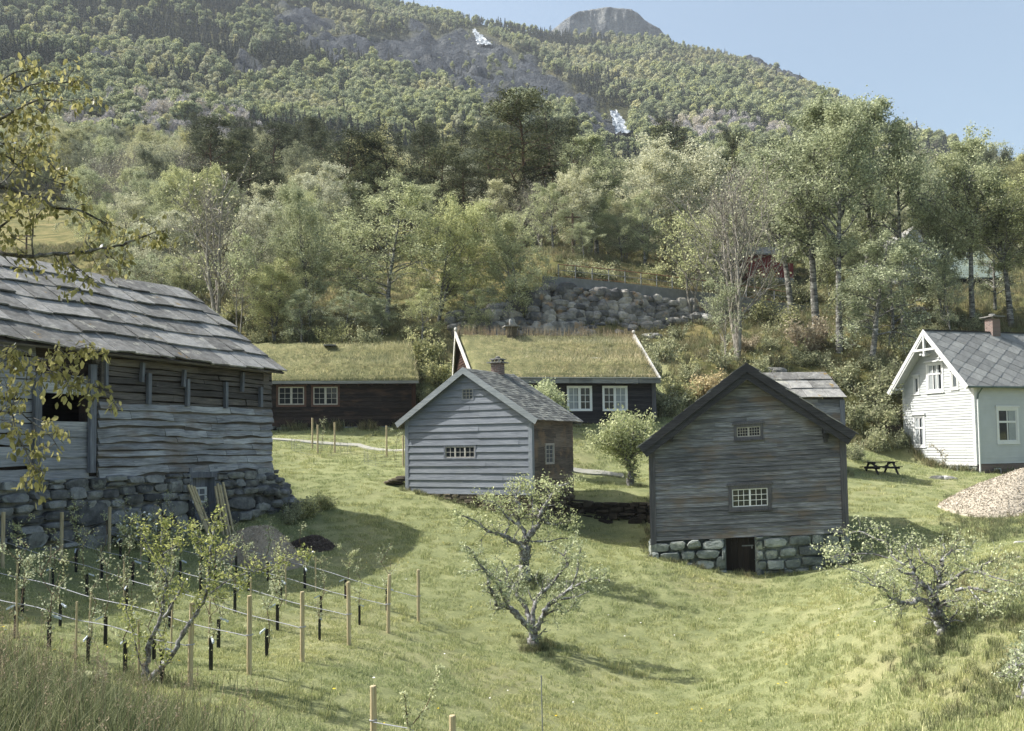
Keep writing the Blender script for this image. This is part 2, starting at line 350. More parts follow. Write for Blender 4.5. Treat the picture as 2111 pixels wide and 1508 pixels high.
# lawn / slope ground
m, T = newmat('lawn'); pos = coords(T)
n1 = noise(T, pos, 0.18, 5, 0.6); n2 = noise(T, pos, 1.3, 5, 0.65); n3 = noise(T, pos, 14, 5, 0.7); n4 = noise(T, pos, 70, 3, 0.7)
col = ramp(T, n2, [(0.3, adj(S(98, 106, 58),1.52,.34)), (0.5, adj(S(116, 122, 68),1.52,.34)), (0.7, adj(S(134, 136, 82),1.52,.34))])
col = mixc(T, ramp(T, n1, [(0.5, (0, 0, 0, 1)), (0.7, (0.6, 0.6, 0.6, 1))]), col, adj(S(150, 142, 104),1.3,.2))
col = mixc(T, 1.0, col, ramp(T, n3, [(0.3, (0.82, 0.84, 0.8, 1)), (0.7, (1.12, 1.12, 1.1, 1))]), 'MULTIPLY')
col = mixc(T, 1.0, col, ramp(T, n4, [(0.3, (0.7, 0.72, 0.68, 1)), (0.7, (1.25, 1.25, 1.2, 1))]), 'MULTIPLY')
at_ = T.new('ShaderNodeAttribute', attribute_name='wild'); w1 = noise(T, pos, 0.5, 6, 0.7)
wild = ramp(T, w1, [(0.3, S(70, 74, 46)), (0.48, S(104, 104, 66)), (0.62, S(134, 124, 86)), (0.78, S(158, 146, 114))])
col = mixc(T, at_.outputs['Fac'], col, wild)
ad = T.new('ShaderNodeMath', operation='ADD'); T.link(n3, ad.inputs[0]); T.link(n4, ad.inputs[1])
finish(T, col, 0.95, bump=ad.outputs[0], bstr=0.8, bdist=0.05, spec=0.1); M['lawn'] = m
# mountain floor with cliff mask
m, T = newmat('mountain'); pos = coords(T); at_ = T.new('ShaderNodeAttribute', attribute_name='rock')
n1 = noise(T, pos, 0.03, 8, 0.7); n2 = noise(T, coords(T, (1, 1, 0.35)), 0.06, 8, 0.7)
fl = ramp(T, n1, [(0.3, S(62, 66, 46)), (0.5, S(96, 98, 66)), (0.7, S(130, 124, 90))])
rk = ramp(T, n2, [(0.3, S(52, 60, 70)), (0.52, S(80, 86, 94)), (0.66, S(112, 116, 118)), (0.8, S(160, 158, 150))])
n3 = noise(T, pos, .3, 6, .7); ad = T.new('ShaderNodeMath', operation='ADD'); T.link(n2, ad.inputs[0]); T.link(n3, ad.inputs[1])
rk = mixc(T, 1.0, rk, ramp(T, n3, [(0.36, (.55, .58, .62, 1)), (0.6, (1.25, 1.22, 1.18, 1))]), 'MULTIPLY')
finish(T, mixc(T, at_.outputs['Fac'], fl, rk), 0.95, bump=ad.outputs[0], bstr=1.0, bdist=7.0, spec=0.1); M['mountain'] = m
# ------------------------------------------------------------------ terrain heights
ANCH_PX = [  # (px, py, distance)
 (0,1508,8),(200,1508,9),(420,1508,12),(600,1508,13),(1055,1508,16),(1500,1508,17.5),(2111,1508,11),
 (0,1360,12.5),(140,1360,15.2),(300,1415,14.5),(395,1415,14.5),(515,1390,15.3),(623,1365,17),(718,1332,18.7),(798,1305,20.6),(860,1282,23),
 (0,1250,18),(200,1230,20),(400,1220,21),(535,1338,18.5),(480,1290,19.5),(600,1260,21.5),(590,1190,26),(500,1160,27),(640,1100,31),(700,1160,28),(880,1098,31.5),
 (100,1180,22.5),(228,1120,25.9),(0,1122,22.7),(400,1092,28.9),(600,1062,32.3),
 (1000,1250,25.5),(1100,1332,23),(1000,1333,22.8),(1083,1195,28),(1000,1150,30),(1250,1200,28.5),(1250,1300,25),(1400,1400,22.5),(1480,1250,27.6),(1530,1197,29.9),
 (1345,1168,29.5),(1220,1130,31.5),(1745,1150,30.5),(1900,1090,33),(1760,1060,36),(1600,1350,22.5),(1750,1300,20.5),(1750,1450,17),(1945,1305,17),(1900,1200,23),
 (2050,1200,21),(2111,1400,13.5),(2111,1250,17.5),(2111,1090,29),
 (835,1030,34.6),(960,1058,33.6),(1100,1082,32.4),(1150,1095,34.2),(1250,1082,35.6),(1250,1027,36.8),(1297,1005,40),(1200,975,43),(1330,960,44),(1180,1085,35.4),(1340,1084,35.0),(1340,1032,36.4),
 (700,1000,36),(600,1000,35.5),(600,960,40),(700,935,44),(565,912,47),(830,928,46),(600,892,51),(555,882,52),(855,895,51.3),(1000,873,46.3),(1350,873,48.2),
 (1760,985,42),(1815,975,45),(1868,957,52),(2015,977,48),(2111,985,47),(1940,1035,38),(2000,1078,34),
 (1850,900,54),(1850,950,49),(1780,930,50),(1400,860,50),(1375,760,56),(1335,720,62),(1450,652,73.0),(1150,694,67.6),(1300,676,70.0),(1650,650,77.0),
 (1165,574,71.8),(1400,592,76.5),(1640,624,81),(1400,582,85),(1575,580,95),(1695,705,62),(1730,727,60),(1800,750,57),(1520,748,58),(1850,820,55),(1860,700,64),(1960,672,66),
 (2111,640,70),(2020,618,78),(1900,590,90),(555,702,62),(700,697,60),(860,702,60),(950,700,64.6),(700,620,72),(900,600,75),(450,652,66),(300,600,75),(100,565,85),
 (700,500,105),(1000,480,108),(300,480,115),(50,500,115),(1400,480,118),(1700,480,118),(2050,480,115)]
A = [tuple(at(*q)) for q in ANCH_PX]
A += [(0,0,-1.9),(-6,2,-1.9),(6,2,-2.0),(-15,0,-1.8),(15,0,-1.8),(0,7,-3.2),(-14.5,38,0.6),(-20,30,-0.6),(-20,18,-1.5),(-30,30,0.3),(-22,45,1.0),(35,38,-1.0),(28,18,-2.0),(40,58,4.5),(30,57,0.2),(-30,60,6.0),(-13,33.5,-0.6),
      (-28,10,-1.5),(28,5,-1.8),(0,-12,-1.8),(-25,-12,-1.6),(25,-12,-1.6)]
A = np.array(A)
def _tps(r2): return np.where(r2 > 1e-9, 0.5*r2*np.log(r2+1e-12), 0)
_n = len(A); _D = ((A[:, None, :2]-A[None, :, :2])**2).sum(-1)
_K = np.zeros((_n+3, _n+3)); _K[:_n, :_n] = _tps(_D) + np.eye(_n)*0.08
_P = np.c_[np.ones(_n), A[:, :2]]; _K[:_n, _n:] = _P; _K[_n:, :_n] = _P.T
_W = np.linalg.solve(_K, np.r_[A[:, 2], 0, 0, 0])
def _near(x, y):
    lim = 0.62*np.maximum(y, 0)+16
    xc = np.clip(x, -lim, lim); y = np.clip(y, -14, 135)
    out = np.zeros_like(xc)
    for i in range(0, len(xc), 20000):
        q = np.c_[xc[i:i+20000], y[i:i+20000]]
        d = ((q[:, None, :]-A[None, :, :2])**2).sum(-1)
        out[i:i+20000] = _tps(d)@_W[:_n] + _W[_n] + q@_W[_n+1:]
    return out
# value noise
_rs = np.random.RandomState(5); _G = _rs.rand(64, 64)
def vnoise(x, y):
    xi = np.floor(x).astype(int); yi = np.floor(y).astype(int); fx = x-xi; fy = y-yi
    fx = fx*fx*(3-2*fx); fy = fy*fy*(3-2*fy)
    g = lambda a, b: _G[a % 64, b % 64]
    return (g(xi, yi)*(1-fx)+g(xi+1, yi)*fx)*(1-fy)+(g(xi, yi+1)*(1-fx)+g(xi+1, yi+1)*fx)*fy
def fbm(x, y, o=5, r=0.5):
    s = 0; a = 1; t = 0
    for i in range(o): s = s+a*vnoise(x*2**i+17*i, y*2**i+9*i); t += a; a *= r
    return s/t-0.5
# mountain: skyline (photo px) and its distance for each heading
_SK = np.array([(-900,-420,900),(-300,-330,980),(0,-270,1050),(400,-150,1080),(700,-40,1060),(840,16,1040),(960,44,1020),(1140,76,1030),(1250,80,1050),(1370,88,1040),(1480,106,1000),(1560,124,960),(1640,158,900),
 (1700,196,850),(1800,262,780),(1900,310,700),(1960,322,640),(2040,352,600),(2111,380,560),(2400,440,500),(3000,520,420)], float)
_skt = []; 
for a, b, c in _SK:
    v = ray(a, b); _skt.append((v.x/v.y, v.z/v.y, c))
_skt = np.array(_skt)
E0, Y0, Y1 = 0.236, 112.0, 145.0
def H(x, y):
    x = np.asarray(x, float); y = np.asarray(y, float); sh = x.shape; x = x.ravel(); y = y.ravel()
    zn = _near(x, np.minimum(y, 135))
    t = x/np.maximum(y, 30.0)
    es = np.interp(t, _skt[:, 0], _skt[:, 1]); ys = np.interp(t, _skt[:, 0], _skt[:, 2])
    u = np.clip((y-Y0)/(ys-Y0), 0, 1.0)
    g = u**0.78
    e = E0*0.98 + (es-E0*0.98)*g
    zm = y*e
    over = np.maximum(y-ys, 0); zm = np.where(over > 0, ys*es - over*0.25, zm)
    amp = np.clip((y-140)/300, 0, 1)*np.clip((ys-y)/120, 0.12, 1)
    zm = zm + amp*(fbm(x/150, y/150, 5)*46 + fbm(x/40+5, y/40, 3)*9)
    k = np.clip((y-Y0)/(Y1-Y0), 0, 1); k = k*k*(3-2*k)
    z = zn*(1-k)+zm*k
    z = z + np.clip((y-56)/20, 0, 1)*(1-k)*fbm(x/7, y/7, 4)*1.3
    return z.reshape(sh)
def hz1(x, y): return float(H(np.array([x]), np.array([y]))[0])
def ground_at(px, py, y0=6.0, y1=1200.0):
    """first point where the view ray meets the ground"""
    ys = np.concatenate([np.arange(y0, 140, 0.1), np.arange(140, y1, 2.0)])
    v = ray(px, py); xs = ys*v.x/v.y; zs = ys*v.z/v.y
    below = zs < H(xs, ys); i = int(np.argmax(below)) if below.any() else len(ys)-1
    return Vector((xs[i], ys[i], hz1(xs[i], ys[i])))
def on_ground(px, Y):
    v = ray(px, 900); x = v.x/v.y*Y; return Vector((x, Y, hz1(x, Y)))
# cliffs / bare rock, as ellipses in photo px: cx, cy, rx, ry, angle(deg)
CLIFFS = [(880,125,120,34,8),(720,95,90,13,5),(630,55,70,12,2),(980,170,70,30,25),(1080,150,40,30,20),(1130,195,45,28,25),(1000,105,60,22,20),(940,90,40,12,0),(1240,265,45,22,20),(1050,185,90,16,15),(700,120,60,10,10),
 (1480,98,75,8,12),(1640,160,60,14,24),(1560,122,60,8,18),(1690,180,30,12,35),(520,150,26,12,10),(1000,215,40,14,20),(590,20,30,6,0),(1180,215,40,16,20),(860,60,20,5,0),(500,140,14,16,0),(210,130,40,8,10)]
def cliffmask(P):
    px, py = proj_np(P); m = np.zeros(len(P))
    wob = fbm(px/38, py/22, 4)*1.5
    for cx, cy, rx, ry, a in CLIFFS:
        c, s = math.cos(R(a)), math.sin(R(a)); dx, dy = px-cx, py-cy
        q = ((dx*c+dy*s)/(rx*1.15))**2+((-dx*s+dy*c)/(ry*1.3))**2
        m = np.maximum(m, np.clip(1.5-q+wob, 0, 1))
    return m
def fan(ys, ts, mat, name, off=15.0):
    Yg, Tg = np.meshgrid(ys, ts, indexing='ij'); Xg = Tg*(Yg+off)
    Z = H(Xg, Yg); V = np.c_[Xg.ravel(), Yg.ravel(), Z.ravel()]
    ny, nx = Yg.shape; i = np.arange(ny-1)[:, None]*nx+np.arange(nx-1)[None, :]
    F = np.stack([i, i+1, i+nx+1, i+nx], -1).reshape(-1, 4)
    return V, F
ys = list(np.arange(-13, 30, 0.3)); 
while ys[-1] < 150: ys.append(ys[-1]*1.0125)
V, F = fan(np.array(ys), np.linspace(-1.05, 1.05, 420), None, 'ground', 22)
ground = np_mesh('ground', V, F, M['lawn'], smooth=True); tag(ground, kind='structure')
x, y, z = V.T
wild = np.clip((y-57)/3, 0, 1)
wild = np.maximum(wild, np.clip((x-(8.6+(y-47)*0.1))/1.2, 0, 1)*np.clip((y-49.5-np.clip(x-17,0,9)*0.55)/1.5, 0, 1))
wild = np.clip(wild+fbm(x/3, y/3, 4)*0.6*(wild > 0.01)*(wild < 0.99), 0, 1)
ground.data.attributes.new('wild', 'FLOAT', 'POINT').data.foreach_set('value', wild.astype(np.float32))
ys = list(np.arange(128, 400, 4.0))+list(np.arange(400, 1300, 5.0))
V, F = fan(np.array(ys), np.linspace(-0.95, 0.95, 420), None, 'mountain', 0)
V[:, 2] -= np.clip((150-V[:, 1])/15, 0, 1)*3.0
rk = cliffmask(V)
_px, _py = proj_np(V); _fm = np.ones(len(V))
for a_, b_, r_ in ((988, 82, 34), (1276, 260, 46)): _fm *= np.clip((np.hypot(_px-a_, _py-b_)-r_*.6)/(r_*.7), 0, 1)
V[:, 2] += _fm*rk*np.clip(1200-V[:, 1], 0, 100)/100*(fbm(V[:, 0]/26, V[:, 1]/10, 5, .58)*40)
mountain = np_mesh('mountain', V, F, M['mountain'], smooth=True); tag(mountain, kind='structure')
mountain.data.attributes.new('rock', 'FLOAT', 'POINT').data.foreach_set('value', rk.astype(np.float32))

# bare rock summit behind the skyline
def peak():
    Yc = 1500.0
    prof = [(1120,84),(1140,62),(1165,40),(1190,24),(1220,16),(1250,13),(1285,15),(1300,18),(1315,26),(1330,40),(1345,52),(1360,60),(1372,76),(1392,92)]
    xs = np.linspace(1105, 1395, 150); top = np.interp(xs, [p[0] for p in prof], [p[1] for p in prof])
    V = []; nv = 40
    for i, px in enumerate(xs):
        a = at(px, top[i], Yc); base = at(px, 130, Yc)
        for k in range(nv):
            u = k/(nv-1)
            if u < 0.25: yy = Yc+160*(1-u/0.25)**1.2; z = a.z-60*(1-u/0.25)**2; xx = a.x
            else:
                q = (u-0.25)/0.75; lit = min(1, max(0, 1-(px-1120)/110))
                yy = Yc-(10+160*lit)*q**(1.0+1.2*(1-lit)); g = at(px, top[i]+(135-top[i])*q, yy); z = g.z; xx = g.x
            n = float(fbm(np.array([xx/26.0]), np.array([z/60.0+yy/90]), 5)[0])
            n2 = float(fbm(np.array([xx/9.0]), np.array([z/90.0]), 4)[0]); V.append((xx, yy+n*26+n2*10*(u > .3), z+n*8*min(1, 4*abs(u-0.25))))
    F = [(i*nv+k, (i+1)*nv+k, (i+1)*nv+k+1, i*nv+k+1) for i in range(len(xs)-1) for k in range(nv-1)]
    o = np_mesh('mountain_peak', np.array(V), np.array(F), M['peak'], smooth=True); tag(o, kind='structure')
peak()
def waterfall(px0, py0, px1, py1, w0, w1, sd):
    rs = random.Random(sd); mb = MB(); n = 26; rows = []
    for i in range(n+1):
        u = i/n; px = px0+(px1-px0)*u+rs.uniform(-1, 1); py = py0+(py1-py0)*u; wd = w0+(w1-w0)*u
        row = []
        for k in range(9):
            q = k/8-0.5; g = ground_at(px+q*wd*rs.uniform(0.75, 1.25), py+rs.uniform(-.5, .5), 150)
            row.append(Vector((g.x, g.y-2.5, g.z+1.0)) + Vector((0, rs.uniform(-1.2, 1.2), rs.uniform(-.2, 1.2))))
        rows.append(row)
    vs = [tuple(p) for r in rows for p in r]
    mb.add(vs, [(i*9+k, i*9+k+1, (i+1)*9+k+1, (i+1)*9+k) for i in range(n) for k in range(8)])
    o = mb.build('waterfall', M['waterfall'], smooth=True); tag(o, kind='structure')
waterfall(976, 66, 1001, 99, 6, 28, 1)
waterfall(1262, 236, 1290, 284, 12, 40, 2)
FALLS = [(988, 82, 20), (1275, 262, 30)]
# ------------------------------------------------------------------ plants
def leafquads(P, size, rs, aspect=1.0, flat=0.0, normal=None, droop=0.0):
    """one randomly turned quad per point; flat -> normals pulled upward"""
    n = len(P); N = rs.normal(size=(n, 3)); 
    if normal is not None: N = N + normal
    N[:, 2] += flat*np.sign(N[:, 2]+1e-6); N /= np.linalg.norm(N, axis=1)[:, None]+1e-9
    A_ = rs.normal(size=(n, 3)); A_[:, 2] -= droop
    A_ = A_ - (A_*N).sum(1)[:, None]*N; A_ /= np.linalg.norm(A_, axis=1)[:, None]+1e-9
    B = np.cross(N, A_); s = (size*(0.6+0.8*rs.rand(n)))[:, None]*0.5
    A_ = A_*s; B = B*s*aspect
    V = np.stack([P-A_, P+B*0.9-A_*0.1, P+A_, P-B*0.9-A_*0.1], 1).reshape(-1, 3)
    return V, np.arange(n*4).reshape(-1, 4)
def grow(rs, trunk_h, r0, levels, crown, lean=(0, 0), start=0.3, nlimb=14, up=0.5, wig=0.12, droop=0.0, fork=1, min_r=0.012):
    """crown(zfrac) -> limb length. returns branch polylines [(pts, radii)] and twig tips/points"""
    B = []; tips = []
    tops = []
    for f in range(fork):
        a = rs.rand()*6.28; sp = 0.0 if fork == 1 else 0.10+0.12*rs.rand()
        h = trunk_h*(1-0.1*f*rs.rand()); n = 12; p = np.zeros(3); pts = [p.copy()]; d = np.array([math.cos(a)*sp+lean[0], math.sin(a)*sp+lean[1], 1.0])
        for i in range(n):
            d = d+rs.normal(size=3)*wig*0.22; d[2] = max(d[2], 0.8); d /= np.linalg.norm(d)
            p = p+d*h/n; pts.append(p.copy())
        pts = np.array(pts); rad = r0*(1-np.linspace(0, 1, n+1)**1.1*0.93)*(1 if fork == 1 else 0.75)
        B.append((pts, rad)); tops.append((pts, rad, h))
    for pts, rad, h in tops:
        tips += [pts[-3:]]*3
        for k in range(nlimb):
            u = start+(1-start)*(k+rs.rand()*0.8)/nlimb; u = min(u, 0.99)
            i = u*(len(pts)-1); i0 = int(i); p = pts[i0]+(pts[min(i0+1, len(pts)-1)]-pts[i0])*(i-i0)
            zf = p[2]/h; L = crown(zf)*(0.55+0.7*rs.rand()); r = max(rad[i0]*0.5, min_r)
            a = rs.rand()*6.28; d = np.array([math.cos(a), math.sin(a), up*(0.5+rs.rand())])
            def branch(p, d, L, r, lev):
                d = d/np.linalg.norm(d); n = 5; q = [p.copy()]
                for j in range(n):
                    d = d+rs.normal(size=3)*wig; d[2] += (0.05*up-droop*(j/n)*(lev+1)*0.5); d = d/np.linalg.norm(d); p = p+d*L/n; q.append(p.copy())
                q = np.array(q); B.append((q, r*np.linspace(1, 0.25, n+1)))
                if lev == 0 or L < 0.35: tips.append(q)
                else:
                    m = 3+int(rs.rand()*3)
                    for j in range(m):
                        t = 0.3+0.7*(j+rs.rand())/m; t = min(t, .98)*n; j0 = int(t); b = q[j0]+(q[j0+1]-q[j0])*(t-j0)
                        dd = d+rs.normal(size=3)*0.65; branch(b, dd, L*(0.42+0.2*rs.rand()), r*0.5, lev-1)
                    tips.append(q[3:])
            branch(p, d, L, r, levels)
    return B, tips
def tubes_np(B, n=5, minr=0.0):
    V = []; F = []; off = 0; ang = np.arange(n)*2*math.pi/n
    for pts, rad in B:
        if rad[0] < minr: continue
        k = len(pts); d = np.gradient(pts, axis=0); d /= np.linalg.norm(d, axis=1)[:, None]+1e-9
        ref = np.array([0.3, 0.9, 0.1]) if abs(d[:, 2]).mean() > 0.7 else np.array([0.05, 0.1, 1.0])
        x = np.cross(d, ref); x /= np.linalg.norm(x, axis=1)[:, None]+1e-9; y = np.cross(d, x)
        ring = pts[:, None, :]+(x[:, None, :]*np.cos(ang)[None, :, None]+y[:, None, :]*np.sin(ang)[None, :, None])*np.asarray(rad)[:, None, None]
        V.append(ring.reshape(-1, 3))
        i = np.arange(k-1)[:, None]*n; j = np.arange(n)[None, :]; j2 = (j+1) % n
        F.append((np.stack([i+j, i+j2, i+n+j2, i+n+j], -1).reshape(-1, 4))+off); off += k*n
    return np.concatenate(V), np.concatenate(F)
def leaf_points(tips, rs, per, spread):
    P = []
    for q in tips:
        m = max(1, int(per*rs.gamma(1.1, .9)))
        t = rs.rand(m)*(len(q)-1.001); i = t.astype(int); f = (t-i)[:, None]
        b = q[i]*(1-f)+q[np.minimum(i+1, len(q)-1)]*f
        P.append(b+rs.normal(size=(m, 3))*spread)
    return np.concatenate(P)
PROTO = {}
def tree_proto(kind, seed):
    """returns (trunk mesh, crown mesh) as data, cached"""
    key = (kind, seed)
    if key in PROTO: return PROTO[key]
    rs = np.random.RandomState(seed*7+hash(kind) % 1) if False else np.random.RandomState(seed*131+sum(map(ord, kind)))
    bark_m, leaf_m = 'birch_bark', 'leaf_birch'
    if kind in ('birch', 'birch_yel', 'birch_pale'):
        H_ = 11.0; cr = lambda z: 3.3*math.sin(min(1, max(0.02, (1.06-z)/0.85))*math.pi*0.62)**0.8*(0.8 if z < .35 else 1)
        B, tips = grow(rs, H_, 0.17, 2, cr, start=0.16, nlimb=30, up=0.75, droop=0.12, wig=0.14, fork=1+seed % 2)
        P = leaf_points(tips, rs, 25, 0.18); sz = 0.125; leaf_m = {'birch': 'leaf_birch', 'birch_yel': 'leaf_birch_yel', 'birch_pale': 'leaf_pale'}[kind]
        V, F = leafquads(P, sz, rs, 0.8)
    elif kind == 'weeping':
        H_ = 10.5; cr = lambda z: 2.8*math.sin(min(1, (1.04-z)/0.8)*math.pi*0.6)**0.8
        B, tips = grow(rs, H_, 0.2, 2, cr, start=0.22, nlimb=26, up=0.6, droop=0.42, wig=0.12)
        V, F = leafquads(leaf_points(tips, rs, 30, 0.18), 0.12, rs, 0.8, droop=1.0)
    elif kind == 'tall':
        H_ = 16.0; cr = lambda z: 3.7*math.sin(min(1, (1.05-z)/0.72)*math.pi*0.56)**0.75*(0.4 if z < .42 else 1)
        B, tips = grow(rs, H_, 0.22, 2, cr, start=0.36, nlimb=38, up=1.35, droop=0.05, wig=0.09)
        V, F = leafquads(leaf_points(tips, rs, 30, 0.2), 0.135, rs, 0.8)
    elif kind == 'pine':
        H_ = 14.0; cr = lambda z: 3.6*(1.1-z)**0.6 if z > .4 else 1.8
        B, tips = grow(rs, H_, 0.24, 1, cr, start=0.3, nlimb=38, up=0.3, droop=0.0, wig=0.14)
        P = leaf_points([q[1:] for q in tips], rs, 46, 0.0); P = P+rs.normal(size=P.shape)*np.array([0.4, 0.4, 0.16])
        V, F = leafquads(P, 0.26, rs, 0.28, flat=0.2); bark_m, leaf_m = 'pine_bark', 'leaf_pine'
    elif kind == 'spruce':
        H_ = 13.0; cr = lambda z: 2.7*(1.03-z)**0.9
        B, tips = grow(rs, H_, 0.2, 1, cr, start=0.08, nlimb=48, up=-0.12, droop=0.02, wig=0.08)
        P = leaf_points(tips, rs, 18, 0.0); P = P+rs.normal(size=P.shape)*np.array([0.2, 0.2, 0.12])
        V, F = leafquads(P, 0.26, rs, 0.3); bark_m, leaf_m = 'pine_bark', 'leaf_pine'
    elif kind == 'bare':
        H_ = 11.0; cr = lambda z: 3.9*math.sin(min(1, (1.05-z)/0.8)*math.pi*0.6)
        B, tips = grow(rs, H_, 0.2, 3, cr, start=0.2, nlimb=13, up=1.5, droop=-0.03, wig=0.13, fork=3, min_r=0.045)
        P = leaf_points(tips, rs, 1.0, 0.12); V, F = leafquads(P[::6], 0.14, rs, 0.8); bark_m, leaf_m = 'grey_bark', 'leaf_pale'
    elif kind == 'sparse':
        H_ = 8.5; cr = lambda z: 2.6*math.sin(min(1, (1.05-z)/0.8)*math.pi*0.6)
        B, tips = grow(rs, H_, 0.12, 2, cr, start=0.25, nlimb=20, up=0.9, droop=0.02, wig=0.15, fork=2)
        V, F = leafquads(leaf_points(tips, rs, 6, 0.14), 0.14, rs, 0.8); bark_m, leaf_m = 'grey_bark', 'leaf_birch'
    elif kind in ('shrub', 'shrub_dry'):
        H_ = 1.6; B = []; tips = []
        for k in range(22):
            a = rs.rand()*6.28; e = 0.5+rs.rand()*1.6; d = np.array([math.cos(a), math.sin(a), e]); d /= np.linalg.norm(d)
            L = 0.7+rs.rand()*1.0; q = np.array([d*L*t+rs.normal(size=3)*0.04*t for t in np.linspace(0, 1, 5)]); B.append((q, 0.02*np.linspace(1, .3, 5))); tips += [q[1:]]*2
        V, F = leafquads(leaf_points(tips, rs, 62, 0.15), 0.12, rs, 0.7); bark_m, leaf_m = 'grey_bark', 'leaf_shrub' if kind == 'shrub' else 'leaf_dry'
    elif kind == 'fern':
        H_ = 1.0; B = []; P = []
        for k in range(26):
            a = k*2.4; e = 0.9+rs.rand()*1.0; L = 0.8+0.4*rs.rand()
            q = []
            for t in np.linspace(0, 1, 7): q.append([math.cos(a)*L*t*0.8, math.sin(a)*L*t*0.8, L*(t*e*0.8-0.55*t*t)])
            q = np.array(q); B.append((q, 0.012*np.linspace(1, .3, 7)))
            for j in range(26):
                t = 0.15+0.85*j/26*5.9; i = int(t); b = q[i]+(q[i+1]-q[i])*(t-i); w_ = 0.16*(1-j/28); s = 1 if j % 2 else -1
                P.append(b+np.array([-math.sin(a)*w_*s*.6, math.cos(a)*w_*s*.6, 0.0]))
        P = np.array(P); V, F = leafquads(P, 0.16, rs, 0.4, flat=0.8); bark_m, leaf_m = 'grey_bark', 'leaf_shrub'
    Vt, Ft = tubes_np(B, 6 if kind in ('tall', 'bare') else 5, 0.0 if kind in ('bare', 'sparse') else 0.012)
    t = np_mesh('trunk', Vt, Ft, M[bark_m], smooth=True, link=False).data
    c = np_mesh('crown', V, F, M[leaf_m], link=False).data
    PROTO[key] = (t, c, H_); return PROTO[key]
def tree(kind, seed, pos, height, label, cat='tree', name=None, group=None, width=1.0, rz=None, leaf=None, lean=None):
    t, c, H_ = tree_proto(kind, seed); s = height/H_
    names = {'birch': 'birch_tree', 'birch_yel': 'birch_tree', 'birch_pale': 'leafy_tree', 'weeping': 'weeping_birch', 'tall': 'tall_birch', 'pine': 'pine_tree', 'spruce': 'spruce_tree', 'bare': 'bare_tree', 'sparse': 'young_tree', 'shrub': 'shrub', 'shrub_dry': 'shrub', 'fern': 'fern'}
    r = thing(name or names[kind], label, cat, pos, rz if rz is not None else (seed*1.7+pos[0]*3.1) % 6.28, group)
    r.scale = (s*width, s*width, s)
    if lean: r.rotation_euler = (lean[0], lean[1], r.rotation_euler.z)
    small = cat in ('shrub', 'fern', 'plant')
    for nm, me in ((('stems' if small else 'trunk'), t), (('leaves' if small else 'crown'), c)):
        o = bpy.data.objects.new(nm, me); COL.objects.link(o); o.parent = r
    if leaf:
        o.data = o.data.copy(); o.data.materials[0] = M[leaf]
    return r
# ------------------------------------------------------------------ far forest (one mass, uncountable)
def far_proto(kind, seed):
    rs = np.random.RandomState(seed+500)
    if kind in ('round', 'pale', 'bare'):
        n = 9; lob = []
        for k in range(n):
            a = rs.rand()*6.28; r = 2.1*math.sqrt(rs.rand()); lob.append([math.cos(a)*r, math.sin(a)*r, 3.6+5.2*rs.rand()-0.35*r, 1.15+0.9*rs.rand()])
        lob.append([0, 0, 8.3, 1.4]); P = []; N = []
        for x, y, z, r in lob:
            m = int(46*r*r); d = rs.normal(size=(m, 3)); d /= np.linalg.norm(d, axis=1)[:, None]; d[:, 2] = np.abs(d[:, 2])*0.75+d[:, 2]*0.25
            P.append(np.array([x, y, z])+d*r*np.array([1, 1, 1.15])*(0.8+0.3*rs.rand(m))[:, None]); N.append(d)
        P = np.concatenate(P); N = np.concatenate(N)
        if kind == 'bare':
            P = P[::2]; N = N[::2]
            V, F = leafquads(P, 1.5, rs, 0.16, normal=N*0.2, droop=-1.5); mat = M['leaf_far_bare']
        else:
            V, F = leafquads(P, 0.7, rs, 0.9, normal=N*1.8); mat = M['leaf_far'] if kind == 'round' else M['leaf_far_pale']
    else:
        P = []; N = []
        for i in range(340):
            u = rs.rand()**0.7; r = 2.0*u*(0.75+0.35*rs.rand()); a = rs.rand()*6.28; z = 1+11*(1-u)+rs.normal()*0.1
            P.append([math.cos(a)*r, math.sin(a)*r, z]); N.append([math.cos(a), math.sin(a), 0.5])
        P = np.array(P); V, F = leafquads(P, 0.8, rs, 0.6, normal=np.array(N)*1.8); mat = M['leaf_far_dark']
    t, tf = tubes_np([(np.array([[0, 0, -1.0], [0, 0, 4], [0, 0, 8.0]]), np.array([.12, .09, .04]))], 4)
    F2 = tf+len(V)
    o = np_mesh('far_tree', np.concatenate([V, t]), np.concatenate([F, F2]), [mat, M['pine_bark']], link=False, mi=[0]*len(F)+[1]*len(F2))
    return o
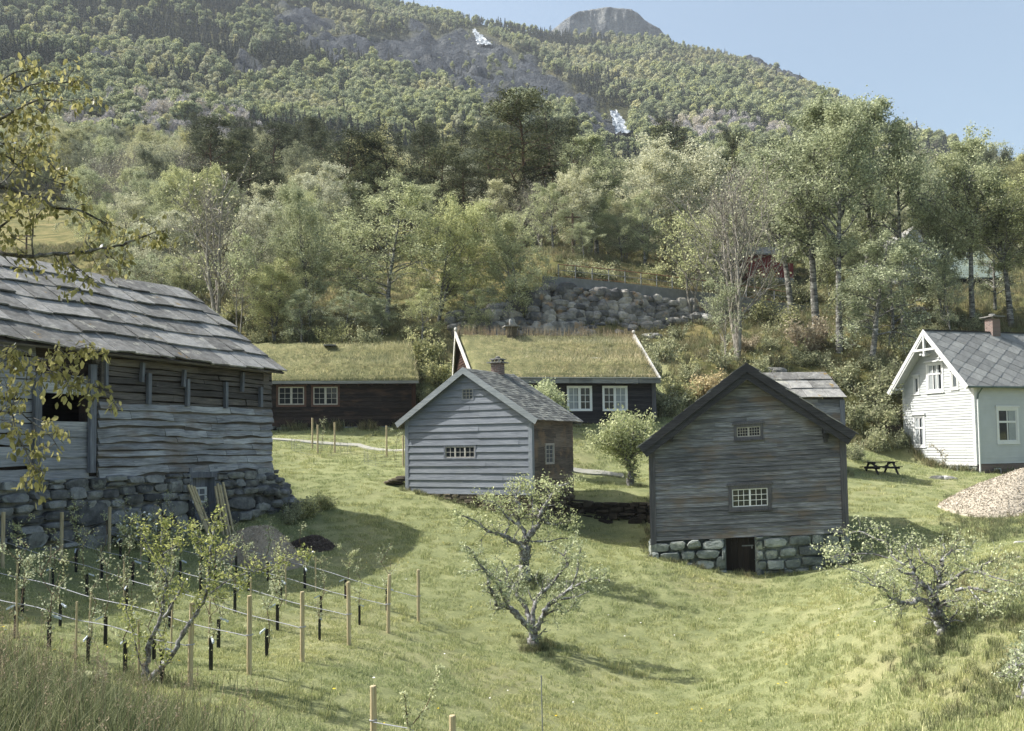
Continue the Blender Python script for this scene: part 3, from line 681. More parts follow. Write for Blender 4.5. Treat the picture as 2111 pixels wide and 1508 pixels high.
def scatter_gn(name, P, idx, scale, rot, protos, kind_tag=True):
    me = bpy.data.meshes.new(name); me.vertices.add(len(P)); me.vertices.foreach_set('co', np.asarray(P, np.float32).ravel())
    def attr(n, t, d, k): a = me.attributes.new(n, t, 'POINT'); a.data.foreach_set(k, d)
    attr('idx', 'INT', np.asarray(idx, np.int32), 'value'); attr('scl', 'FLOAT_VECTOR', np.asarray(scale, np.float32).ravel(), 'vector')
    attr('rot', 'FLOAT_VECTOR', np.asarray(rot, np.float32).ravel(), 'vector')
    o = bpy.data.objects.new(name, me); COL.objects.link(o)
    g = bpy.data.node_groups.new(name+'_nodes', 'GeometryNodeTree')
    g.interface.new_socket('Geometry', in_out='INPUT', socket_type='NodeSocketGeometry'); g.interface.new_socket('Geometry', in_out='OUTPUT', socket_type='NodeSocketGeometry')
    N_ = g.nodes; L = g.links; gi = N_.new('NodeGroupInput'); go = N_.new('NodeGroupOutput')
    ins = N_.new('GeometryNodeInstanceOnPoints'); jn = N_.new('GeometryNodeJoinGeometry')
    for p in reversed(protos):
        oi = N_.new('GeometryNodeObjectInfo'); oi.inputs['Object'].default_value = p; oi.inputs['As Instance'].default_value = True
        L.new(oi.outputs['Geometry'], jn.inputs[0])
    L.new(gi.outputs[0], ins.inputs['Points']); L.new(jn.outputs[0], ins.inputs['Instance']); ins.inputs['Pick Instance'].default_value = True
    for nm, dt, sock in (('idx', 'INT', 'Instance Index'), ('scl', 'FLOAT_VECTOR', 'Scale')):
        a = N_.new('GeometryNodeInputNamedAttribute'); a.data_type = dt; a.inputs[0].default_value = nm; L.new(a.outputs['Attribute'], ins.inputs[sock])
    a = N_.new('GeometryNodeInputNamedAttribute'); a.data_type = 'FLOAT_VECTOR'; a.inputs[0].default_value = 'rot'
    er = N_.new('FunctionNodeEulerToRotation'); L.new(a.outputs['Attribute'], er.inputs[0]); L.new(er.outputs[0], ins.inputs['Rotation'])
    L.new(ins.outputs[0], go.inputs[0])
    md = o.modifiers.new('scatter', 'NODES'); md.node_group = g
    return o
def forest():
    rs = np.random.RandomState(11)
    prot = [far_proto('round', 1), far_proto('round', 2), far_proto('round', 3), far_proto('pale', 4), far_proto('pale', 5), far_proto('dark', 6), far_proto('dark', 7), far_proto('bare', 8), far_proto('bare', 9)]
    P = []
    y = 250.0
    while y < 1090:
        sp = 4.7 if y < 500 else 5.4
        n = int(1.66*y/sp); t = (np.arange(n)+rs.rand(n)*0.9)/n*1.66-0.83
        P.append(np.c_[t*y, y+rs.rand(n)*sp]); y += sp*0.9
    P = np.concatenate(P); z = H(P[:, 0], P[:, 1]); P = np.c_[P, z]
    t = P[:, 0]/P[:, 1]; ysk = np.interp(t, _skt[:, 0], _skt[:, 2]); P = P[P[:, 1] < ysk+25]
    rk = cliffmask(P); px, py = proj_np(P)
    # keep open rock, falls, the pale field on the left, and thin out along the bare right-hand ridge
    keep = (rk < 0.12) | (rs.rand(len(P)) < 0.13)
    for a, b, r in FALLS: keep &= ~((abs(px-a) < r*0.9) & (py-b > -r*1.3) & (py-b < r*1.9))
    keep &= ~((px < 150) & (py > 430) & (py < 520) & (rs.rand(len(P)) < 0.93))
    keep &= rs.rand(len(P)) < 0.95
    P = P[keep]; px = px[keep]; py = py[keep]; n = len(P)
    f1 = fbm(P[:, 0]/55, P[:, 1]/60, 3)+rs.normal(size=n)*0.09; f2 = fbm(P[:, 0]/80+40, P[:, 1]/90+7, 3)+rs.normal(size=n)*0.06
    idx = rs.randint(0, 3, n)
    idx = np.where(f1 > 0.03, 3+rs.randint(0, 2, n), idx)
    dark = (f2 > 0.055)|(rs.rand(n) < 0.08)
    idx = np.where(dark, 5+rs.randint(0, 2, n), idx)
    bz = (((px-330)/230)**2+((py-300)/75)**2 < 1.1) & (fbm(P[:, 0]/25, P[:, 1]/25, 3) > -0.08)
    bz |= ((px-1480)/160)**2+((py-285)/26)**2 < 1
    idx = np.where(bz & (rs.rand(n) < 0.72), 7+rs.randint(0, 2, n), idx)
    s = 0.5+0.45*rs.rand(n)+0.12*(idx < 3); s = s*np.clip(1.0+ (py < 120)*(-0.18), 0.5, 2); s = np.where((px > 1380) & (py < 160), s*0.6, s); s = s*(1+np.clip((P[:, 1]-450)/500, 0, .32))*np.where(rk[keep] > .02, .6, 1)
    sc = np.c_[s*(0.9+0.3*rs.rand(n)), s*(0.9+0.3*rs.rand(n)), s*(0.85+0.4*rs.rand(n))]
    rot = np.c_[rs.normal(size=n)*0.04, rs.normal(size=n)*0.04, rs.rand(n)*6.28]
    P[:, 2] -= 0.6
    o = scatter_gn('far_forest', P, idx, sc, rot, prot)
    tag(o, kind='stuff', label='distant mixed spring forest covering the mountainside', cat='forest')
    print('far trees', n)
forest()
def joined(kind, seed, leaf=None):
    t, c, h = tree_proto(kind, seed)
    def arr(me):
        v = np.zeros(len(me.vertices)*3, np.float32); me.vertices.foreach_get('co', v); l = np.zeros(len(me.loops), np.int32); me.loops.foreach_get('vertex_index', l); return v.reshape(-1, 3), l.reshape(-1, 4)
    v1, f1 = arr(t); v2, f2 = arr(c)
    return np_mesh('wood_tree', np.concatenate([v1, v2]), np.concatenate([f1, f2+len(v1)]), [t.materials[0], M[leaf] if leaf else c.materials[0]], link=False, mi=[0]*len(f1)+[1]*len(f2)), h
def woodland():
    """the belt of trees from the farm up to the foot of the mountain: individual crowns can no longer be told apart"""
    rs = np.random.RandomState(21)
    ks = [('birch', 31, 'leaf_belt'), ('birch', 32, 'leaf_belt'), ('birch_pale', 33, 'leaf_far_pale'), ('birch_yel', 34, None), ('pine', 35, None), ('spruce', 36, None), ('bare', 37, None), ('birch', 38, 'leaf_birch')]
    prot = []; hs = []
    for k, s_, l in ks:
        o, h = joined(k, s_, l); prot.append(o); hs.append(h)
    hs = np.array(hs); P = []; y = 104.0
    while y < 255:
        n = int(1.5*y/6.3); t = (np.arange(n)+rs.rand(n)*0.9)/n*1.5-0.75; P.append(np.c_[t*y, y+rs.rand(n)*5]); y += 5.2
    P = np.concatenate(P); P = np.c_[P, H(P[:, 0], P[:, 1])-.3]; px, py = proj_np(P); n = len(P)
    keep = ~((px < 170) & (px > -200) & (P[:, 1] < 165))
    P = P[keep]; px = px[keep]; py = py[keep]; n = len(P)
    f = fbm(P[:, 0]/30, P[:, 1]/30, 3)+rs.normal(size=n)*.1; idx = rs.choice([0, 1, 2, 3, 7], n)
    idx = np.where((f > .04) & (px < 1700) & (px > 380) & ((px < 1205)|(px > 1350)), rs.choice([4, 4, 5], n), idx); idx = np.where((rs.rand(n) < .08)|((px > 200) & (px < 520) & (rs.rand(n) < .3)), 6, idx)
    h = np.array([9, 9.5, 10, 9, 13, 12, 9, 9.5])[idx]*(.75+.5*rs.rand(n))*np.where((px > 1225) & (px < 1335), .75, 1); s = h/hs[idx]
    sc = np.c_[s*1.15, s*1.15, s]; rot = np.c_[rs.normal(size=n)*.03, rs.normal(size=n)*.03, rs.rand(n)*6.28]
    o = scatter_gn('wood', P, idx, sc, rot, prot); tag(o, kind='stuff', label='belt of dense woodland at the foot of the mountain behind the farm', cat='wood'); print('wood', n)
woodland()
# ------------------------------------------------------------------ haze
hzb = MB(); hzb.box(-1150, 1150, -40, 1330, -12, 640)
m = bpy.data.materials.new('haze'); m.use_nodes = True; m.node_tree.nodes.clear()
pv = m.node_tree.nodes.new('ShaderNodeVolumePrincipled'); mo = m.node_tree.nodes.new('ShaderNodeOutputMaterial')
pv.inputs['Color'].default_value = (0.80, 0.88, 1.0, 1); pv.inputs['Density'].default_value = 0.00015; pv.inputs['Anisotropy'].default_value = 0.0
m.node_tree.links.new(pv.outputs[0], mo.inputs['Volume'])
haze = hzb.build('haze', m); tag(haze, kind='stuff', label='thin pale air haze filling the valley', cat='haze')
# ------------------------------------------------------------------ building kit
class Fr:
    """a building's own frame: x along the front, y inwards, z up"""
    def __init__(s, O, a, shear=0.0):
        s.O = Vector(O); s.a = a; s.U = Vector((math.cos(a), math.sin(a), 0)); s.V = Vector((-math.sin(a), math.cos(a), 0)); s.shear = shear
    def uz(s, px, py, v=0.0):
        d = ray(px, py); k = (s.O.dot(s.V)+v)/d.dot(s.V); q = d*k-s.O
        u = q.dot(s.U); return u, q.z-s.shear*u
    def side(s, px, py, u=0.0):   # hit on plane x = u -> (v, z)
        d = ray(px, py); k = (s.O.dot(s.U)+u)/d.dot(s.U); q = d*k-s.O
        return q.dot(s.V), q.z-s.shear*u
    def local(s, p):
        q = Vector(p)-s.O; return Vector((q.dot(s.U), q.dot(s.V), q.z))
    def world(s, u, v, z=0): return s.O+s.U*u+s.V*v+Vector((0, 0, z+s.shear*u))
def from_right(px, py, Y, a, pxl):
    """origin (left end) and width, given the right end in the photo and the left end's column"""
    Rr = at(px, py, Y); t = (ray(pxl, py).x/ray(pxl, py).y); c, s_ = math.cos(a), math.sin(a)
    W = (Rr.x-t*Rr.y)/(c-t*s_); return Rr-Vector((c, s_, 0))*W, W
def Tf(u, d, z): return (u, -d, z)                      # front wall
def Tside(x): return lambda v, d, z: (x+d, v, z)        # wall on the right
def Tleft(v, d, z): return (-d, v, z)
def clap(mb, T, z0, z1, step, span, rs, th=0.024, holes=(), lens=(1.6, 3.6), jit=0.004, rough=0.0):
    z = z0
    while z < z1-0.02:
        zt = min(z+step, z1); lo0, hi0 = span(z); lo1, hi1 = span(zt)
        if hi0-lo0 > 0.05:
            segs = [(lo0, hi0)]
            for (a, b, c, d) in holes:
                if zt > c+0.004 and z < d-0.004:
                    ns = []
                    for s0, s1 in segs:
                        if b <= s0 or a >= s1: ns.append((s0, s1)); continue
                        if a > s0: ns.append((s0, a))
                        if b < s1: ns.append((b, s1))
                    segs = ns
                    for p0, p1 in ((z, c), (d, zt)):     # the part of the course left above or below the opening
                        if p1-p0 > 0.01:
                            q0, q1 = max(a, lo0), min(b, hi0); f0, f1 = (p0-z)/(zt-z), (p1-z)/(zt-z); t0, t1 = th+(0.003-th)*f0, th+(0.003-th)*f1
                            if q1 > q0: mb.hexa([T(q0, -.012, p0), T(q1, -.012, p0), T(q1, t0, p0), T(q0, t0, p0), T(q0, -.012, p1), T(q1, -.012, p1), T(q1, t1, p1), T(q0, t1, p1)])
            for s0, s1 in segs:
                x = s0
                while x < s1-1e-4:
                    e = min(s1, x+rs.uniform(*lens)); 
                    if s1-e < 0.5: e = s1
                    t = th*rs.uniform(0.8, 1.2); dz = rs.uniform(-jit, jit); dz2 = dz+rs.uniform(-jit, jit)
                    g = 0.0015 if e < s1 else 0
                    x1a = min(max(x, lo1), hi1) if x == lo0 else x; e1 = min(max(e, lo1), hi1) if e == hi0 else e
                    n = max(1, int((e-x)/0.45)) if rough else 1
                    secs = []
                    for k in range(n+1):
                        w_ = k/n; ua = x+(e-g-x)*w_; va = x1a+(e1-x1a)*w_; pz = dz+(dz2-dz)*w_+(rs.uniform(-rough, rough) if rough else 0)
                        secs.append([T(ua, -0.012, z+pz), T(ua, t, z+pz), T(va, 0.003, zt+0.014), T(va, -0.012, zt+0.014)])
                    mb.strip(secs)
                    x = e
        z = zt
def window(parent, T, u0, u1, z0, z1, nx, ny, fm, sashes=1, trim=0.08, bar=0.025, fr=0.045, glass=None, proud=0.045, sill=0.0, head=0.0, split=None, name='window', curtain=None, trimmat=None):
    mb = MB(); W = u1-u0; H_ = z1-z0
    mb.box(u0-trim, u0, -0.03, proud, z0-trim, z1+trim, 1 if trimmat else 0, T); mb.box(u1, u1+trim, -0.03, proud, z0-trim, z1+trim, 1 if trimmat else 0, T)
    mb.box(u0, u1, -0.03, proud-0.003, z1, z1+trim, 1 if trimmat else 0, T); mb.box(u0, u1, -0.03, proud-0.003, z0-trim, z0, 1 if trimmat else 0, T)
    if sill: mb.box(u0-trim-0.03, u1+trim+0.03, -0.02, proud+sill, z0-trim-0.045, z0-trim+0.002, 1 if trimmat else 0, T)
    if head: mb.box(u0-trim-0.06, u1+trim+0.06, -0.02, proud+head, z1+trim-0.002, z1+trim+0.05, 1 if trimmat else 0, T); mb.box(u0-trim-0.03, u1+trim+0.03, -0.02, proud+head*0.5, z1+trim+0.05, z1+trim+0.09, 1 if trimmat else 0, T)
    sw = W/sashes
    for k in range(sashes):
        a = u0+k*sw; b = a+sw
        mb.box(a, a+fr, -0.01, 0.022, z0, z1, 0, T); mb.box(b-fr, b, -0.01, 0.022, z0, z1, 0, T)
        mb.box(a+fr, b-fr, -0.01, 0.02, z0, z0+fr, 0, T); mb.box(a+fr, b-fr, -0.01, 0.02, z1-fr, z1, 0, T)
        for i in range(1, nx): x = a+fr+(sw-2*fr)*i/nx; mb.box(x-bar/2, x+bar/2, -0.008, 0.016, z0+fr, z1-fr, 0, T)
        zs = split if split else [i/ny for i in range(1, ny)]
        for q in zs: z = z0+fr+(H_-2*fr)*q; bb = bar*(1.8 if split else 1); mb.box(a+fr, b-fr, -0.007, 0.018, z-bb/2, z+bb/2, 0, T)
    f = mb.build(name, [M[fm], M[trimmat]] if trimmat else M[fm], parent)
    g = MB(); g.box(u0+0.01, u1-0.01, -0.024, -0.012, z0+0.01, z1-0.01, 0, T); g.build('pane', glass or M['glass'], f)
    if curtain:
        c = MB()
        for a, b in curtain:
            n = 10
            for i in range(n):
                xa, xb = u0+W*(a+(b-a)*i/n), u0+W*(a+(b-a)*(i+1)/n)
                c.hexa([T(xa, -0.011, z0+0.03), T(xb, -0.011, z0+0.03), T(xb, -0.009+0.003*(i % 2), z0+0.03), T(xa, -0.009+0.003*(i % 2), z0+0.03),
                        T(xa, -0.011, z1-0.03), T(xb, -0.011, z1-0.03), T(xb, -0.009+0.003*(i % 2), z1-0.03), T(xa, -0.009+0.003*(i % 2), z1-0.03)])
        c.build('curtain', M['curtain'], f)
    return f
def shingles(mb, O, A, Bv, N, La, Ls, row, tw, th, rs, over=1.18, jit=0.02, lift=0.03, gap=0.006, edge=0.05):
    O = Vector(O); A = Vector(A).normalized(); Bv = Vector(Bv).normalized(); N = Vector(N).normalized()
    nr = max(1, round(Ls/row)); rh = Ls/nr
    for r in range(nr):
        x = -edge*rs.random(); 
        if r % 2: x -= 0.0
        first = True
        while x < La:
            wd = tw*rs.uniform(0.7, 1.3)
            if first and r % 2: wd *= 0.6
            first = False
            e = min(x+wd, La+edge*rs.random())
            if La-e < tw*0.35: e = La+edge*rs.random()
            b0 = r*rh-(0.06 if r == 0 else 0)+rs.uniform(-jit, jit); b1 = min(r*rh+rh*over, Ls); t = th*rs.uniform(0.8, 1.25); l = lift*rs.uniform(0.7, 1.4)
            j = rs.uniform(-jit, jit)*0.7; ch = rs.random() < 0.25; c = rs.uniform(0.02, 0.07)*tw
            p = [(x+gap, b0, l), (e-gap, b0+j, l*rs.uniform(.8, 1.2)), (e-gap, b1, 0.001), (x+gap, b1, 0.001)]
            if ch: p[0] = (x+gap+c, b0+c*0.6, l)
            lo = [O+A*a+Bv*b+N*n for a, b, n in p]; hi = [q+N*t for q in lo]
            mb.hexa([tuple(q) for q in lo+hi]); x = e
def rock(mb, c, r, rs, n=2, T=None, mi=0, seed=None):
    """irregular boulder from a jittered cube sphere"""
    c = Vector(c); k = 3; g = {}; fs = []
    ph = [rs.uniform(0, 6.28) for _ in range(6)]; ca = [Vector((rs.gauss(0, 1), rs.gauss(0, 1), rs.gauss(0, 1))).normalized() for _ in range(5)]; cl = [rs.uniform(0.62, 0.95) for _ in range(5)]
    def vert(p):
        key = tuple(round(q, 4) for q in p)
        if key not in g:
            d = Vector(p).normalized(); m = 1.0
            for a, l in zip(ca, cl):
                t = d.dot(a)
                if t > 0.05: m = min(m, l/t)
            m *= 1+0.05*math.sin(3*d.x+ph[0])+0.05*math.sin(4*d.y+ph[1])
            v = Vector((d.x*r[0], d.y*r[1], d.z*r[2]))*m+c
            g[key] = len(vs); vs.append(tuple(T(*v) if T else v))
        return g[key]
    vs = []
    for ax in range(3):
        for sg in (-1, 1):
            for i in range(k):
                for j in range(k):
                    q = []
                    for a, b in ((i, j), (i+1, j), (i+1, j+1), (i, j+1)):
                        p = [0, 0, 0]; p[ax] = sg; p[(ax+1) % 3] = -1+2*a/k; p[(ax+2) % 3] = -1+2*b/k; q.append(vert(p))
                    fs.append(tuple(q if sg > 0 else q[::-1]))
    mb.add(vs, fs, mi)
def stonewall(mb, T, u0, u1, zb, zt, rs, rowh=(0.18, 0.4), aspect=(1.2, 2.6), depth=0.12, holes=(), gap=0.018, slope=None, wav=0.05):
    """dry stone facing. zb, zt: functions of u"""
    zmin = min(zb(u0), zb(u1), zb((u0+u1)/2)); zmax = max(zt(u0), zt(u1)); z = zmin-0.1; ph = rs.uniform(0, 9)
    while z < zmax:
        h = rs.uniform(*rowh); u = u0-rs.uniform(0, 0.3)
        while u < u1:
            w = h*rs.uniform(*aspect); hh = h
            parts = [(z, z+h)]
            if h > rowh[0]*1.7 and rs.random() < 0.3: k = rs.uniform(0.4, 0.6); parts = [(z, z+h*k), (z+h*k, z+h)]
            a, b = max(u, u0), min(u+w, u1)
            for (p, q) in parts:
                m = (a+b)/2; wv = wav*math.sin(m*1.7+ph+z*2); p2, q2 = max(p+wv, zb(m)-0.15), min(q+wv, zt(m))
                if b-a < 0.06 or q2-p2 < 0.05: continue
                if any(b > ha+0.02 and a < hb-0.02 and q2 > hc+0.02 and p2 < hd-0.02 for ha, hb, hc, hd in holes):
                    for ha, hb, hc, hd in holes:
                        if q2 > hc and p2 < hd:
                            if a < ha < b: b2 = ha
                            elif a < hb < b: a2 = hb
                    aa, bb = a, b
                    for ha, hb, hc, hd in holes:
                        if q2 > hc+0.02 and p2 < hd-0.02:
                            if aa < ha < bb: bb = ha
                            elif aa < hb < bb: aa = hb
                            elif aa >= ha and bb <= hb: bb = aa
                    if bb-aa < 0.08: continue
                    a_, b_ = aa, bb
                else: a_, b_ = a, b
                cx, cz = (a_+b_)/2, (p2+q2)/2; rx, rz = (b_-a_)/2-gap/2, (q2-p2)/2-gap/2
                n = 9; e = rs.uniform(2.4, 6.0); ring = []; out = depth*rs.uniform(0.3, 1.0); tx, tz = rs.uniform(-.3, .3)*depth/max(rx, .1), rs.uniform(-.3, .3)*depth/max(rz, .1); a0_ = rs.uniform(0, .7)
                if rs.random() < .16: cz += rz*.3; rz *= 1.45; out *= 1.15
                j = [rs.uniform(0.84, 1.08) for _ in range(n)]; tl = rs.uniform(-.12, .12)
                for i in range(n):
                    t = 2*math.pi*(i+a0_)/n; c, s_ = math.cos(t), math.sin(t)
                    x = math.copysign(abs(c)**(2/e), c)*rx*j[i]; y = math.copysign(abs(s_)**(2/e), s_)*rz*j[i]
                    ring.append((x, y+x*tl*0.3))
                vs = [T(cx+x, -0.10, cz+y) for x, y in ring]+[T(cx+x, out*0.45, cz+y) for x, y in ring]
                vs += [T(cx+x*0.92, out*0.88+(x*tx+y*tz), cz+y*0.9) for x, y in ring]+[T(cx+x*0.5, out*rs.uniform(0.95, 1.12)+(x*tx+y*tz)*.5, cz+y*0.5) for x, y in ring]+[T(cx, out*1.04, cz)]
                if rs.random() < .4: rock(mb, T(a_+rs.uniform(-.02, .02), out*.2, p2+rs.uniform(-.01, .03)), (rs.uniform(.03, .08), rs.uniform(.03, .06), rs.uniform(.02, .05)), rs)
                fs = []
                for q_ in range(3):
                    for i in range(n): fs.append((q_*n+i, q_*n+(i+1) % n, (q_+1)*n+(i+1) % n, (q_+1)*n+i))
                for i in range(n): fs.append((3*n+i, 3*n+(i+1) % n, 4*n))
                mb.add(vs, fs)
            u += w
        z += h
def blades(P, h, w, rs, lean=0.35, up=None, hv=0.5):
    n = len(P); hh = h*(1-hv+2*hv*rs.rand(n))[:, None]; a = rs.rand(n)*6.28; b = rs.rand(n)*6.28
    side = np.c_[np.cos(a), np.sin(a), np.zeros(n)]*w*0.5; ln = np.c_[np.cos(b), np.sin(b), np.zeros(n)]*(lean*rs.rand(n))[:, None]*hh
    upv = np.array([0, 0, 1.0]) if up is None else up
    mid = P+upv*hh*0.55+ln*0.4; tip = P+upv*hh*0.95+ln*1.2
    V = np.stack([P-side-upv*0.02, P+side-upv*0.02, mid+side*0.7, mid-side*0.7, tip], 1).reshape(-1, 3)
    i = np.arange(n)[:, None]*5
    return V, np.concatenate([i+np.array([[0, 1, 2, 3]]), i+np.array([[3, 2, 4, 4]])])
def blade_mesh(name, P, h, w, seed, mats, parent=None, lean=0.35, hv=0.5, extra=None):
    rs = np.random.RandomState(seed); V, F = blades(P, h, w, rs, lean, hv=hv)
    n = len(P); Q = F[:n]; Tt = F[n:, :3]
    me = bpy.data.meshes.new(name)
    EV, EF = (np.zeros((0, 3)), np.zeros((0, 4), int)) if extra is None else extra
    loops = np.concatenate([Q.ravel(), (EF+len(V)).ravel(), Tt.ravel()]); V = np.concatenate([V, EV])
    nq = len(Q)+len(EF); nt_ = len(Tt)
    me.vertices.add(len(V)); me.vertices.foreach_set('co', V.astype(np.float32).ravel()); me.loops.add(len(loops)); me.loops.foreach_set('vertex_index', loops.astype(np.int32))
    me.polygons.add(nq+nt_); me.polygons.foreach_set('loop_start', np.concatenate([np.arange(nq)*4, nq*4+np.arange(nt_)*3]).astype(np.int32))
    for q in mats: me.materials.append(q)
    mi = np.zeros(nq+nt_, np.int32); mi[len(Q):nq] = 1 if len(mats) > 1 else 0; me.polygons.foreach_set('material_index', mi)
    me.update(calc_edges=True)
    o = bpy.data.objects.new(name, me); COL.objects.link(o); o.parent = parent
    return o
def turf(parent, u0, u1, v0, v1, z0, z1, th, seed, mats, dens=260, hgt=0.13, name='turf'):
    """sod slab on a slope from eave (v0,z0) to ridge (v1,z1), with grass; u range may differ at the ridge"""
    (a0, b0), (a1, b1) = u0, u1; rs = np.random.RandomState(seed); nu, nv = 70, 26
    uu, vv = np.meshgrid(np.linspace(0, 1, nu), np.linspace(0, 1, nv), indexing='ij')
    lo = a0+(a1-a0)*vv; hi = b0+(b1-b0)*vv; X = lo+(hi-lo)*uu; Yv = v0+(v1-v0)*vv; Z = z0+(z1-z0)*vv
    bulge = th*(1-np.clip((np.abs(uu-0.5)-0.48)/0.02, 0, 1)*0.7)+fbm(X/0.9+seed, Yv/0.9, 4)*0.22+0.12*np.sin(math.pi*vv)
    bulge = np.where(vv < 0.02, th*0.35, bulge)
    Zt = Z+bulge; V = np.c_[X.ravel(), Yv.ravel(), Zt.ravel()]
    i = np.arange(nu-1)[:, None]*nv+np.arange(nv-1)[None, :]; F = np.stack([i, i+nv, i+nv+1, i+1], -1).reshape(-1, 4)
    # skirt down to the roof boards on all four sides
    ring = [k*nv for k in range(nu)]+[(nu-1)*nv+k for k in range(1, nv)]+[k*nv+nv-1 for k in range(nu-2, -1, -1)]+[k for k in range(nv-2, 0, -1)]
    base = len(V); Zb = Z.ravel()[ring]-0.01; V = np.concatenate([V, np.c_[X.ravel()[ring], Yv.ravel()[ring], Zb]])
    m = len(ring); F = np.concatenate([F, np.array([(ring[k], base+k, base+(k+1) % m, ring[(k+1) % m]) for k in range(m)])])
    n = int(dens*(b0-a0)*math.hypot(v1-v0, z1-z0)); q = rs.rand(n); r = rs.rand(n)
    edge = rs.rand(n) < 0.06; r = np.where(edge, rs.rand(n)*0.02, r)
    x = a0+(a1-a0)*r; x2 = b0+(b1-b0)*r; x = x+(x2-x)*q; gi = (q*(nu-1)).astype(int); gj = (r*(nv-1)).astype(int)
    P = np.c_[x, v0+(v1-v0)*r, Zt[gi, gj]-0.02]
    return blade_mesh(name, P, hgt, 0.022, seed, mats, parent, lean=0.8, hv=0.6, extra=(V, F))
# ------------------------------------------------------------------ buildings
FOOT = []     # footprints kept free of grass: (frame, u0, u1, v0, v1)
def gable_span(W, hw, hr, u0=0.0):
    def f(z):
        if z <= hw: return (u0, u0+W)
        k = (z-hw)/(hr-hw); return (u0+W/2*k, u0+W-W/2*k)
    return f
M['grey_plank'] = wood('grey_plank', S(104, 107, 114), S(144, 147, 154), S(178, 180, 185), patch=0.5, ivar=.2)
M['door_brown'] = wood('door_brown', S(26, 23, 21), S(38, 33, 30), S(52, 46, 42), axis='z')
